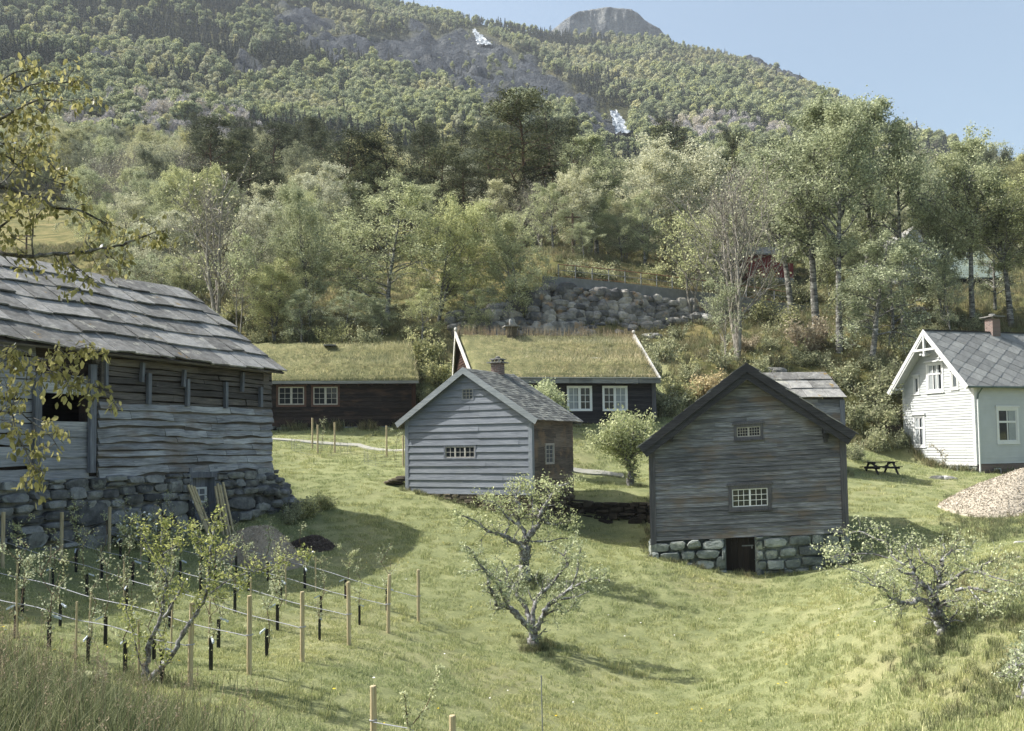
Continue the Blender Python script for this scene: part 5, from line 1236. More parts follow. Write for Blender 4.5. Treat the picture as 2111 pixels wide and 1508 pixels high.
# ---- turf roofed house, middle --------------------------------------------------
def turf_house_b():
    rs = random.Random(13); a = R(12); O, W = from_right(1352, 868, 48.5, a, 975); f = Fr(O, a); D = 6.4; FOOT.append((f, -.1, W+.1, 0, D))
    r = thing('turf_house', 'dark house with white windows, white bargeboards and dry grassy turf roof', 'house', O, a)
    ov = .4; ue, ze = f.uz(1359, 787, -ov); ur, zr = f.uz(1306, 694, D/2); ul, _ = f.uz(940, 694, D/2); el, _ = f.uz(976, 780, -ov); hw = ze+.2
    holes = []
    for p, q in ((1171, 1218), (1244, 1291)): b0 = f.uz(p, 846); b1 = f.uz(q, 798); holes.append((b0[0], b1[0], b0[1], b1[1]))
    mb = MB(); clap(mb, Tf, -.1, hw, .14, lambda z: (0, W), rs, .022, [(h[0]-.03, h[1]+.03, h[2]-.03, h[3]+.03) for h in holes], (2, 5), .004); mb.build('front_wall', M['tar_board_b'], r)
    mb = MB(); clap(mb, Tleft, -.1, zr-.2, .15, lambda z: (0, D) if z < hw else (D/2*(z-hw)/(zr-hw-.1), D-D/2*(z-hw)/(zr-hw-.1)), rs, .03); mb.build('side_wall', M['tar_brown'], r)
    mb = MB(); mb.box(.02, W-.02, .02, D, -.3, hw); mb.add([(W-.02, 0, hw-.2), (W-.02, D, hw-.2), (ur-.1, D/2, zr-.35)], [(0, 1, 2)]); mb.build('inner_wall', M['tar_board'], r)
    mb = MB(); mb.box(W-.2, W+.03, -.05, 0.0, -.1, hw-.1); mb.build('corner_board', M['barn_trim'], r)
    cu = [[(.03, .42)], [(.58, .97)]]
    for h, c in zip(holes, cu): window(r, Tf, *h, 2, 3, 'frame_white', sashes=2, trim=.05, bar=.028, fr=.07, proud=.045, curtain=c)
    P = lambda u, v, z: (u, v, z)
    und = MB()
    und.hexa([(el, -ov, ze+.0), (ue, -ov, ze+.0), (ur, D/2, zr-.3), (ul, D/2, zr-.3), (el, -ov, ze+.06), (ue, -ov, ze+.06), (ur, D/2, zr-.22), (ul, D/2, zr-.22)])
    und.hexa([(ul, D/2, zr-.3), (ur, D/2, zr-.3), (ue, D+ov, ze), (el, D+ov, ze), (ul, D/2, zr-.22), (ur, D/2, zr-.22), (ue, D+ov, ze+.06), (el, D+ov, ze+.06)]); und.build('roof_boards', M['tar_board'], r)
    mb = MB(); n = 8
    for k in range(n):
        a0 = el+(ue+.05-el)*k/n; a1 = el+(ue+.05-el)*(k+1)/n; dz = rs.uniform(-.008, .008); mb.box(a0+.004, a1-.004, -ov-.1, -ov-.03, ze-.10+dz, ze+.16+dz)
    mb.build('eave_board', M['pale_eave'], r)
    mb = MB(); mb.box(el, ue+.05, -ov-.16, -ov-.0, ze+.17, ze+.2); mb.box(el, ue, -.35, -.0, ze-.06, ze-.02); mb.build('eave_log', M['weather_white'], r)
    turf(r, (el+.1, ue-.1), (ul+.1, ur-.08), -ov-.0, D/2, ze+.1, zr-.22, .2, 31, [M['grass_dry'], M['turf_soil']], 260, .2)
    turf(r, (el+.1, ue-.1), (ul+.1, ur-.08), D+ov, D/2+.01, ze+.06, zr-.23, .2, 32, [M['grass_dry'], M['turf_soil']], 80, .3)
    # taller seed heads along the ridge
    rr = np.random.RandomState(3); nP = 900; x = ul+(ur-ul)*rr.rand(nP); Pp = np.c_[x, D/2+rr.normal(size=nP)*.25, np.full(nP, zr-.05)]
    blade_mesh('ridge_grass', Pp, .5, .018, 5, [M['grass_seed']], r, lean=.35)
    rod = MB(); u0, z0 = f.uz(968, 731, D*.22); rod.tube([(el+.35, D*.22-.35, ze+(zr-ze)*.44+.12), (ue-.9, D*.22-.35, ze+(zr-ze)*.44+.1)], .035, 6); rod.build('turf_log', M['weather_white'], r)
    for e_, g_, sd in ((el, ul, -1), (ue, ur, 1)):
        bg = MB(); A_ = Vector((e_, -ov-.08, ze+.05)); B_ = Vector((g_, D/2, zr+.02)); d = (B_-A_).normalized(); N = Vector((0, -d.z, d.y)).normalized(); X = Vector((.06*sd, 0, 0))
        bg.hexa([tuple(q) for q in (A_-N*.14, A_-N*.14+X, B_-N*.14+X, B_-N*.14, A_+N*.14, A_+N*.14+X, B_+N*.14+X, B_+N*.14)])
        B2 = B_+d*.16; bg.hexa([tuple(q) for q in (B_-N*.09, B_-N*.09+X, B2+N*.0+X, B2+N*.0, B_+N*.12, B_+N*.12+X, B2+N*.2+X, B2+N*.2)])
        rock(bg, tuple(B2+N*.14+Vector((0, -.02, .02))), (.09, .15, .12), rs)
        bg.build('bargeboard', M['weather_white'], r)
        bg = MB(); A_ = Vector((e_, D+ov+.08, ze+.05)); d = (B_-A_).normalized(); N = Vector((0, -d.z, d.y)).normalized(); N = N if N.z > 0 else -N
        bg.hexa([tuple(q) for q in (A_-N*.14, A_-N*.14+X, B_-N*.14+X, B_-N*.14, A_+N*.14, A_+N*.14+X, B_+N*.14+X, B_+N*.14)]); bg.build('bargeboard', M['weather_white'], r)
    uc, _ = f.uz(1054, 690, D/2); ch = MB(); ch.box(uc-.27, uc+.27, D/2-.25, D/2+.25, zr-.3, zr+.42); c = ch.build('chimney', M['stone_brown'], r)
    ch = MB(); ch.box(uc-.42, uc+.42, D/2-.4, D/2+.4, zr+.42, zr+.48); rock(ch, (uc, D/2, zr+.66), (.13, .13, .24), rs); ch.build('chimney_cap', M['slate'], c)
turf_house_b()
# ---- small slate shed behind the barn ---------------------------------------------
def shed():
    rs = random.Random(14); O = at(1585, 925, 42.5); Rr = at(1743, 925, 42.5); W = Rr.x-O.x; f = Fr(O, 0.0); D = 3.0; FOOT.append((f, 0, W, 0, D))
    r = thing('shed', 'little dark shed with slab slate roof peeping out behind the dark barn', 'shed', O, 0)
    ov = .15; ue, ze = f.uz(1746, 822, -ov); ur, zr = f.uz(1722, 770, D/2); hw = ze
    mb = MB(); clap(mb, Tf, 0, hw, .16, lambda z: (0, W), rs, .024); mb.build('front_wall', M['barn_board'], r)
    mb = MB(); mb.box(.02, W-.02, .02, D, -1, hw); mb.add([(W-.02, 0, hw), (W-.02, D, hw), (W-.02, D/2, zr-.1), (.02, 0, hw), (.02, D, hw), (.02, D/2, zr-.1)], [(0, 1, 2), (3, 4, 5)]); mb.build('inner_wall', M['tar_board'], r)
    mb = MB(); mb.box(W-.2, W+.02, -.045, 0, 0, hw-.05); mb.build('corner_board', M['grey_board_v'], r)
    e0 = Vector((-.2, -ov, ze+.02)); s = Vector((0, D/2+ov, zr-ze)); Bv = s.normalized(); N = Vector((0, -Bv.z, Bv.y))
    mb = MB(); shingles(mb, e0+N*.04, (1, 0, 0), Bv, N, W+.25, s.length, s.length/3, .95, .03, rs, 1.1, .03, .045, .006, .05)
    e1 = Vector((-.2, D+ov, ze+.02)); s1 = Vector((0, -D/2-ov, zr-ze)); B1 = s1.normalized(); N1 = Vector((0, -B1.z, B1.y)); N1 = N1 if N1.z > 0 else -N1
    shingles(mb, e1+N1*.04, (1, 0, 0), B1, N1, W+.25, s1.length, s1.length/3, .95, .03, rs, 1.1, .03, .045, .006, .05)
    for i in range(len(mb.v)):
        p = mb.v[i]; k = max(0, (p[2]-ze)/(zr-ze)); mb.v[i] = (p[0]-.35*k*(p[0]/W), p[1], p[2])
    mb.build('roof', M['slate'], r)
shed()
# ---- white house ------------------------------------------------------------------
def white_house():
    rs = random.Random(15); a = math.atan2(-1, .33); O, W = from_right(2014, 957, 49.0, a, 1867); f = Fr(O, a); L = 12.0; FOOT.append((f, -.2, W+.2, 0, L))
    r = thing('white_house', 'white clapboard house with decorated gable and diamond slate roof, at right edge', 'house', O, a)
    ov = .75; ua, za = f.uz(1903, 680, -ov); hr = za-.12; _, he = f.uz(2010, 797, -ov); so_ = .35; slope = (hr-he)/(W/2+so_); hw = hr-slope*W/2; mid = W/2
    wl = [f.uz(1888, 918), f.uz(1904, 860)]; wc = [f.uz(1915, 806), f.uz(1941, 750)]; s1 = [f.uz(1887, 810), f.uz(1893, 779)]; s2 = [f.uz(1964, 800), f.uz(1973, 767)]
    hs = [(p[0], q[0], p[1], q[1]) for p, q in (wl, wc, s1, s2)]
    sp = gable_span(W, hw, hr)
    mb = MB(); clap(mb, Tf, 0, hr-.1, .15, sp, rs, .034, [(h[0]-.03, h[1]+.03, h[2]-.03, h[3]+.03) for h in hs], (2, 5), .002); mb.build('gable_wall', M['white_clad'], r)
    TR = Tside(W); b0 = f.side(2059, 910, W); b1 = f.side(2094, 845, W); hb = (b0[0], b1[0], b0[1], b1[1])
    mb = MB(); clap(mb, TR, 0, hw, .15, lambda z: (0, L), rs, .03, [(hb[0]-.03, hb[1]+.03, hb[2]-.03, hb[3]+.03)], (2, 5), .002); mb.build('side_wall', M['white_clad'], r)
    mb = MB(); clap(mb, Tleft, 0, hw, .15, lambda z: (0, L), rs, .02); mb.build('side_wall', M['white_clad'], r)
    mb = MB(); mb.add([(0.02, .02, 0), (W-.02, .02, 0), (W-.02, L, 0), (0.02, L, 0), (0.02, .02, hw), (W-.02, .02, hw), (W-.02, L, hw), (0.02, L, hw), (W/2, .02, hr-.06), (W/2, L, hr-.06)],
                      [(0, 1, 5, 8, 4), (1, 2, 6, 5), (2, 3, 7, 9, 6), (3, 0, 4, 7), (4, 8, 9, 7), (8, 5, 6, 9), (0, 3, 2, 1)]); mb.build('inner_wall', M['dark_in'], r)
    window(r, Tf, *hs[0], 2, 2, 'white_paint', trim=.12, bar=.05, fr=.06, proud=.05, head=.07, sill=.03, split=[.62], curtain=[(.05, .45), (.7, .9)])
    window(r, Tf, *hs[1], 3, 2, 'white_paint', trim=.13, bar=.05, fr=.06, proud=.05, head=.1, sill=.04, split=[.64], curtain=[(.05, .3), (.45, .75)])
    window(r, Tf, *hs[2], 1, 1, 'white_paint', trim=.1, fr=.05, proud=.05, head=.07, sill=.03, glass=M['glass_pale'])
    window(r, Tf, *hs[3], 1, 1, 'white_paint', trim=.1, fr=.05, proud=.05, head=.07, sill=.03, glass=M['glass_pale'])
    window(r, TR, *hb, 2, 2, 'white_paint', trim=.13, bar=.06, fr=.06, proud=.05, head=.04, sill=.02, split=[.62], curtain=[(.58, .95)])
    for (x0, x1) in ((-.03, .13), (W-.13, W+.035)):
        mb = MB(); mb.box(x0, x1, -.04, 0, -.02, hw); mb.build('corner_board', M['white_paint'], r)
    mb = MB(); mb.box(W, W+.035, 0, .16, -.02, hw); mb.build('corner_board', M['white_paint'], r)
    mb = MB(); mb.box(-.02, W+.03, -.05, 0.01, -.09, .03); mb.build('base_trim', M['white_paint'], r)
    # roof with diamond slates
    und = MB(); roof = MB(); ez = he
    for sg in (-1, 1):
        eu = mid+sg*(W/2+so_); e = Vector((eu, -ov, ez)); t = Vector((mid, -ov, hr)); Bv = (t-e).normalized(); N = Vector((sg*abs(Bv.z), 0, abs(Bv.x))); Y_ = Vector((0, L+ov*2, 0)); Ls = (t-e).length
        und.hexa([tuple(q) for q in (e, t, t+Y_, e+Y_, e+N*.05, t+N*.05, t+Y_+N*.05, e+Y_+N*.05)])
        if sg > 0:
            sx, sb_ = 1.05, .74     # full diamond along the eave / up the slope
            nr = int(Ls/(sb_/2))+2; nc = int((L+2*ov)/sx)+2
            for i in range(-1, nr+1):
                for j in range(-1, nc+1):
                    cx = j*sx+(sx/2 if i % 2 else 0); cb = i*sb_/2
                    kx, kb = sx/2*.985, sb_/2*1.03
                    pts = [(cx-kx, cb), (cx, cb-kb*1.08), (cx+kx, cb), (cx, cb+kb)]
                    pts = [(min(max(p, 0), L+2*ov), min(max(q, 0), Ls)) for p, q in pts]
                    ar = abs(sum(pts[k][0]*pts[(k+1) % 4][1]-pts[(k+1) % 4][0]*pts[k][1] for k in range(4)))/2
                    if ar < .02: continue
                    li = rs.uniform(.02, .032)
                    zz = [.062+(cb+kb-q)/(2*kb)*li+rs.uniform(0, .004) for p, q in pts]
                    lo = [e+Vector((0, p, 0))+Bv*q+N*z for (p, q), z in zip(pts, zz)]; hi = [v+N*.014 for v in lo]
                    roof.hexa([tuple(v) for v in lo+hi])
        else: shingles(roof, e+N*.055, (0, 1, 0), Bv, N, L+2*ov, Ls, .4, .6, .015, rs)
        for th, lo, hi, yy in ((.04, -.2, .06, -.02), (.03, -.1, .1, -.055)):
            bg = MB(); aa = e+Vector((0, yy, 0)); bb = t+Vector((0, yy, 0)); k = 1/N.z; vz = Vector((0, 0, 1)); tt = Vector((0, th, 0))
            bg.hexa([tuple(q) for q in (aa+N*lo, bb+vz*lo*k*.9, bb+vz*lo*k*.9+tt, aa+N*lo+tt, aa+N*hi, bb+vz*hi*k*.9, bb+vz*hi*k*.9+tt, aa+N*hi+tt)]); bg.build('bargeboard', M['white_paint'], r)
        bk = MB(); uu, zz = mid+sg*(W/2-.05), hw-.28; bk.box(uu-.07, uu+.07, -ov+.05, 0, zz+.05, zz+.2); bk.build('bracket', M['white_paint'], r)
        vz_ = MB(); c0 = e+Vector((0, .02, 0)); c1 = t+Vector((0, .02, 0)); vz_.hexa([tuple(q) for q in (c0-N*.02, c1-N*.02, c1+Vector((0, ov, 0))-N*.02, c0+Vector((0, ov, 0))-N*.02, c0-N*.003, c1-N*.003, c1+Vector((0, ov, 0))-N*.003, c0+Vector((0, ov, 0))-N*.003)]); vz_.build('soffit', M['white_clad'], r)
    ro = roof.build('roof', M['slate_diamond'], r); und.build('roof_boards', M['white_clad'], ro)
    mb = MB(); mb.bar((mid, -ov-.02, hr+.09), (mid, L+ov, hr+.09), .22, .06, (0, 0, 1)); mb.build('ridge_cap', M['tar_board_b'], ro)
    # gable ornament
    yo = -ov-.01; tz = f.uz(1903, 722, -ov)[1]; hwid = (hr-tz)/slope
    mb = MB(); mb.box(mid-hwid-.02, mid+hwid+.02, yo-.05, yo+.05, tz-.06, tz+.06); mb.box(mid-.05, mid+.05, yo-.06, yo+.06, tz-.3, hr-.05); mb.box(mid-.08, mid+.08, yo-.07, yo+.07, tz-.36, tz-.24); mb.build('gable_ornament', M['white_paint'], r)
    bk = MB(); bk.box(mid-.45, mid-.3, -ov+.05, 0, tz-.28, tz-.15); bk.build('bracket', M['white_paint'], r)
    # gutter and downpipe
    mb = MB(); eu = mid+W/2+so_; mb.tube([(eu+.04, -ov, ez+.01), (eu+.04, L, ez-.02)], .06, 8); mb.build('gutter', M['gutter'], r)
    mb = MB(); mb.tube([(eu, .25, ez), (W+.1, .18, ez-.35), (W+.1, .12, hw-1.0)], .04, 8); mb.build('downpipe_top', M['gutter'], r)
    mb = MB(); mb.tube([(W+.1, .12, hw-1.0), (W+.1, .1, -.75)], .045, 8); mb.build('downpipe', M['pipe_white'], r)
    # foundation
    gz = lambda u: hz1(*f.world(u, 0).xy)-f.O.z
    sb = MB(); stonewall(sb, Tf, 0, W, gz, lambda u: -.09, rs, (.2, .32), (1.5, 3), .05, gap=.01); sb.box(.06, W-.06, .02, L, -1.5, -.01); sb.build('foundation', M['stone_pale'], r)
    mb = MB(); v0 = f.side(2057, 975, W)[0]; mb.box(W-.05, W-.01, 0.05, v0-.25, -1.5, -.02); mb.box(W-.05, W-.01, v0+.25, L, -1.5, -.02); mb.box(W-.05, W-.01, v0-.25, v0+.25, -.2, -.02); mb.build('brick_foundation', M['brick'], r)
    window(r, TR, v0-.2, v0+.2, -.62, -.28, 1, 1, 'white_paint', trim=.04, fr=.03, proud=.01, name='cellar_window')
    # chimney on the ridge
    d = ray(2046, 660); vc, zc = f.side(2046, 672, mid); vc = vc
    ch = MB(); ch.box(mid-.28, mid+.28, vc-.28, vc+.28, hr-.4, hr+.85); c = ch.build('chimney', M['brick'], r); ch = MB(); ch.box(mid-.5, mid+.5, vc-.45, vc+.45, hr+.95, hr+1.0)
    for p, q in ((-.2, -.2), (.2, -.2), (-.2, .2), (.2, .2)): ch.box(mid+p-.04, mid+p+.04, vc+q-.04, vc+q+.04, hr+.85, hr+.95)
    rock(ch, (mid, vc, hr+1.08), (.2, .2, .1), rs); ch.build('chimney_cap', M['slate'], c)
white_house()
# ------------------------------------------------------------------ trees that can be told apart
def crown_w(kind, seed):
    t, c, h = tree_proto(kind, seed); v = np.zeros(len(c.vertices)*3, np.float32); c.vertices.foreach_get('co', v); v = v.reshape(-1, 3)
    return (np.percentile(v[:, 0], 99.3)-np.percentile(v[:, 0], 0.7))/h, v[:, 2].max()/h
_CW = {}
def place(kind, seed, px, Y, top, wpx, label, group=None, base=None, leaf=None, cat='tree', name=None):
    g = on_ground(px, Y) if base is None else base; zt = at(px, top, Y).z
    if (kind, seed) not in _CW: _CW[(kind, seed)] = crown_w(kind, seed)
    cw, ch = _CW[(kind, seed)]; h = (zt-g.z)/ch; wid = wpx/F_PX*Y/(h*cw)
    g.z -= .15
    return tree(kind, seed, g, h, label, cat, name, group, width=min(1.5, max(.5, wid*.94)), leaf=leaf)
TREES = [
 ('birch_yel',1,640,64,350,185,'tall birch with yellowish top rising behind the left turf roof',None),
 ('birch',2,800,65,360,235,'broad grey-green birch behind the gap between the two turf houses',None),
 ('birch',3,905,67,395,190,'birch just left of the middle turf house ridge, leaning into its neighbour',None),
 ('birch_yel',4,962,70,460,150,'lower bright green birch between two taller ones above the middle turf house',None),
 ('birch_yel',5,1078,67,402,185,'bright yellow-green birch standing in front of the left end of the boulder wall',None),
 ('birch',6,728,70,440,150,'slim birch half hidden between the two tall birches behind the left turf roof',None),
 ('birch_yel',7,565,62,520,130,'small yellow-green tree left of the tall birches, above the barn roof end',None),
 ('birch',8,622,60,585,150,'low leafy undergrowth tree behind the left part of the green turf roof',None),
 ('birch',2,712,60,590,165,'low leafy undergrowth tree behind the middle of the green turf roof',None),
 ('birch',3,790,60.5,600,150,'low leafy undergrowth tree behind the right end of the green turf roof',None),
 ('birch',8,872,60,585,160,'low dark leafy tree in the gap between the turf roofs',None),
 ('birch',6,985,64,590,120,'low leafy tree behind the left ridge end of the middle turf house',None),
 ('birch_pale',9,520,66,395,150,'pale thin-leaved tree right of the bare tree, above the slate roof',None),
 ('bare',10,445,63,318,240,'large bare grey tree above the right end of the big slate roof',None),
 ('sparse',11,492,61,470,140,'thin half-leafed young tree below the bare tree at the slate roof',None),
 ('birch_pale',9,330,76,430,190,'pale leafy tree directly above the big slate roof',None),
 ('birch',2,255,82,455,170,'rounded green tree over the left half of the big slate roof',None),
 ('birch_yel',1,385,70,500,140,'short yellow-green tree tucked under the bare tree above the roof',None),
 ('sparse',12,300,68,520,150,'thin pale undergrowth tree just over the middle of the slate roof',None),
 ('pine',13,700,98,262,230,'broad dark pine, leftmost of the tall pines behind the birches',None),
 ('pine',14,838,98,258,200,'dark pine second from the left in the pine group',None),
 ('pine',15,905,96,275,150,'dark pine with flat layered crown in the middle of the pine group',None),
 ('pine',13,962,94,325,140,'lower dark pine right of the middle of the pine group',None),
 ('pine',14,1085,92,196,260,'tallest dark wind-swept pine above the boulder wall',None),
 ('pine',15,1155,100,205,120,'olive pine just right of the tallest pine',None),
 ('pine',14,770,102,300,150,'dark pine squeezed between the two left pines',None),
 ('pine',15,560,98,330,180,'dark pine left of the birches, above the bare tree twigs',None),
 ('pine',13,470,100,340,190,'dark pine behind the bare tree over the slate roof',None),
 ('pine',15,1020,98,270,150,'dark pine in the shade left of the tallest pine',None),
 ('bare',16,1122,86,358,120,'small bare grey tree crown above the yellow-green birch',None),
 ('tall',17,1238,86,262,200,'tall deep green tree above the left part of the railing',None),
 ('birch',18,1210,79,450,150,'green birch just behind the railing at its left end',None),
 ('birch',2,1290,84,430,140,'green leafy tree behind the railing, second from its left end',None),
 ('birch_pale',9,1335,92,300,190,'pale leafy tree right of the tall deep green tree',None),
 ('birch_pale',19,1425,95,262,250,'broad pale green tree above the middle of the railing',None),
 ('birch_pale',9,1490,84,420,150,'pale leafy tree behind the big bare tree',None),
 ('sparse',12,1432,72.5,420,190,'slender half-leafed tree growing in front of the boulder wall',None),
 ('bare',20,1525,58.5,322,290,'big bare grey tree right of centre, rising from the slope',None),
 ('sparse',11,1500,58,560,110,'thin leafy shoot tree at the foot of the big bare tree',None),
 ('tall',21,1640,70,285,200,'tall green tree behind the big bare tree, left of the twin birches',None),
 ('tall',22,1692,62,188,250,'tallest birch with black and white trunk, left of the twin pair',None),
 ('tall',17,1736,60,200,220,'tall birch with black and white trunk, right of the twin pair',None),
 ('tall',21,1795,68,208,200,'tall feathery tree against the sky right of the twin birches',None),
 ('weeping',23,1803,57,470,200,'weeping birch hanging low between the twin birches and the white house',None),
 ('weeping',24,1872,66,235,200,'tall drooping birch against the sky above the white house gable',None),
 ('weeping',23,1850,62,520,140,'drooping low birch above the left slope of the white house gable',None),
 ('birch',3,1955,67,375,140,'narrow birch with several stems above the white house ridge',None),
 ('tall',22,2015,66,260,180,'tall ragged birch against the sky above the white house chimney',None),
 ('tall',21,2095,66,345,170,'tall birch cut by the right edge of the picture',None),
 ('birch',6,2062,70,430,130,'birch between the ragged tall one and the right edge',None),
 ('tall',17,2170,64,300,200,'tall birch just beyond the right edge of the white house',None),
 ('birch',8,1968,64.5,520,100,'thin dark-stemmed birch behind the white house roof ridge',None),
]
for k, s_, px, Y, top, wp, lb, g in TREES: place(k, s_, px, Y, top, wp, lb, g)
ORD30 = ['first', 'second', 'third', 'fourth', 'fifth', 'sixth', 'seventh', 'eighth', 'ninth', 'tenth', 'eleventh', 'twelfth', 'thirteenth', 'fourteenth', 'fifteenth', 'sixteenth', 'seventeenth', 'eighteenth', 'nineteenth', 'twentieth'] + ['twenty-'+q for q in ['first', 'second', 'third', 'fourth', 'fifth', 'sixth', 'seventh', 'eighth', 'ninth']] + ['thirtieth'] + ['thirty-'+q for q in ['first', 'second', 'third', 'fourth', 'fifth', 'sixth', 'seventh', 'eighth', 'ninth']]
def number(items, fmt):
    by = {}
    for px, key, o in items: by.setdefault(key, []).append((px, o))
    for key, l in by.items():
        l.sort(key=lambda q: q[0])
        for k, (px, o) in enumerate(l): o['label'] = fmt % (ORD30[k], key) if len(l) > 1 else fmt.replace('%s %s', 'only %s' % key, 1).replace(', from left', '')
rs = random.Random(77); FG = 'background trees behind the farm'; items = []
for i in range(64):
    px = -60+i*35.5+rs.uniform(-14, 14); Y = rs.uniform(80, 104)
    if 1520 < px < 1640 and Y < 96: Y = 100
    if 1850 < px < 2080: Y = rs.uniform(97, 106)
    if -80 < px < 165: continue
    kd, sd = rs.choice([('birch', 2), ('birch', 3), ('birch', 6), ('birch_pale', 9), ('birch_pale', 19), ('birch_yel', 5), ('pine', 13), ('pine', 14), ('birch', 18), ('spruce', 25)])
    if (px > 1700 or 1205 < px < 1350) and kd in ('pine', 'spruce'): kd, sd = 'birch', 3
    hp = rs.uniform(6.5, 9.5)*(1.2 if kd in ('pine', 'spruce') else 1); g = on_ground(px, Y); top = proj((g.x, g.y, g.z+hp))[1]
    o = place(kd, sd, px, Y, top, hp*.68/Y*F_PX, 'tree', FG)
    items.append((px, {'birch': 'green birch', 'birch_pale': 'pale spring-green tree', 'birch_yel': 'yellow-green birch', 'pine': 'dark pine', 'spruce': 'pointed spruce'}[kd], o))
number(items, '%s %s of the rearmost tree belt, from left')

# ------------------------------------------------------------------ boulder retaining wall, concrete edge, railing
def retaining():
    rs = random.Random(31); A_ = at(930, 640, 65.5); B_ = at(1690, 640, 79.0); a = math.atan2(B_.y-A_.y, B_.x-A_.x); L = math.hypot(B_.x-A_.x, B_.y-A_.y); O = Vector((A_.x, A_.y, 0)); f = Fr(O, a)
    tp = [f.uz(*q) for q in ((930, 648), (1040, 625), (1120, 592), (1165, 590), (1300, 605), (1480, 630), (1640, 646), (1690, 650))]; bt = [f.uz(*q) for q in ((930, 705), (1100, 706), (1230, 700), (1320, 682), (1440, 655), (1560, 652), (1690, 658))]
    zt = lambda u: float(np.interp(u, [p[0] for p in tp], [p[1] for p in tp])); zb = lambda u: float(np.interp(u, [p[0] for p in bt], [p[1] for p in bt]))-.5
    bat = lambda u, d, z: (u, -d*2.2-max(0, (zt(u)-z))*.28, z)
    mb = MB(); u = 0
    while u < L:
        z = zb(u)+.2
        while z < zt(u)-.1:
            s = rs.uniform(.28, .62); rock(mb, bat(u+rs.uniform(-.25, .25), .12, z), (s*rs.uniform(.9, 1.5), s*.8, s*rs.uniform(.6, 1.0)), rs); z += s*rs.uniform(.75, 1.05)
        u += rs.uniform(.4, .75)
    for k in range(46):
        u = rs.uniform(0, L*.86); zz = zb(u)+rs.uniform(.35, .8); s = rs.uniform(.25, .6); rock(mb, bat(u, .3, zz), (s*1.3, s, s*.8), rs)
    for i in range(20):
        u0, u1 = L*i/20, L*(i+1)/20; mb.hexa([bat(u0, -.1, zb(u0)-1), bat(u1, -.1, zb(u1)-1), (u1, .9, zb(u1)-1), (u0, .9, zb(u0)-1), bat(u0, -.1, zt(u0)-.05), bat(u1, -.1, zt(u1)-.05), (u1, .9, zt(u1)-.05), (u0, .9, zt(u0)-.05)])
    o = mb.build('retaining_wall', M['stone_retain']); o.location = O; o.rotation_euler.z = a; tag(o, 'high wall of piled grey boulders on the slope above the middle turf house', 'stone wall')
    # concrete edge
    mb = MB(); s = []
    c = [f.uz(*q) for q in ((1120, 570), (1165, 573), (1300, 586), (1480, 607), (1690, 635))]; zc = lambda u: float(np.interp(u, [p[0] for p in c], [p[1] for p in c])); ua = c[0][0]
    for i in range(21):
        u = ua+(L-ua)*i/20; s.append([(u, -.12, zt(u)-.1), (u, .25, zt(u)-.1), (u, .25, zc(u)), (u, -.12, zc(u))])
    mb.strip(s); o = mb.build('concrete_wall', M['concrete']); o.location = O; o.rotation_euler.z = a; tag(o, 'low grey concrete wall running along the top of the boulder wall', 'wall')
    r = thing('railing', 'thin metal railing with rusty top rail on the concrete wall', 'railing', O, a)
    u = ua+1.3; ue = f.uz(1628, 625)[0]; us = []
    while u < ue:
        mb = MB(); mb.box(u-.03, u+.03, .03, .09, zc(u)-.02, zc(u)+1.0); mb.build('post', M['metal_grey'], r); us.append(u); u += 1.45
    for dz, m_, rr in ((1.0, 'rust', .035), (.55, 'metal_grey', .022), (.12, 'rust', .022)):
        mb = MB(); mb.tube([(u, .06, zc(u)+dz) for u in us], rr, 6); mb.build('rail', M[m_], r)
retaining()
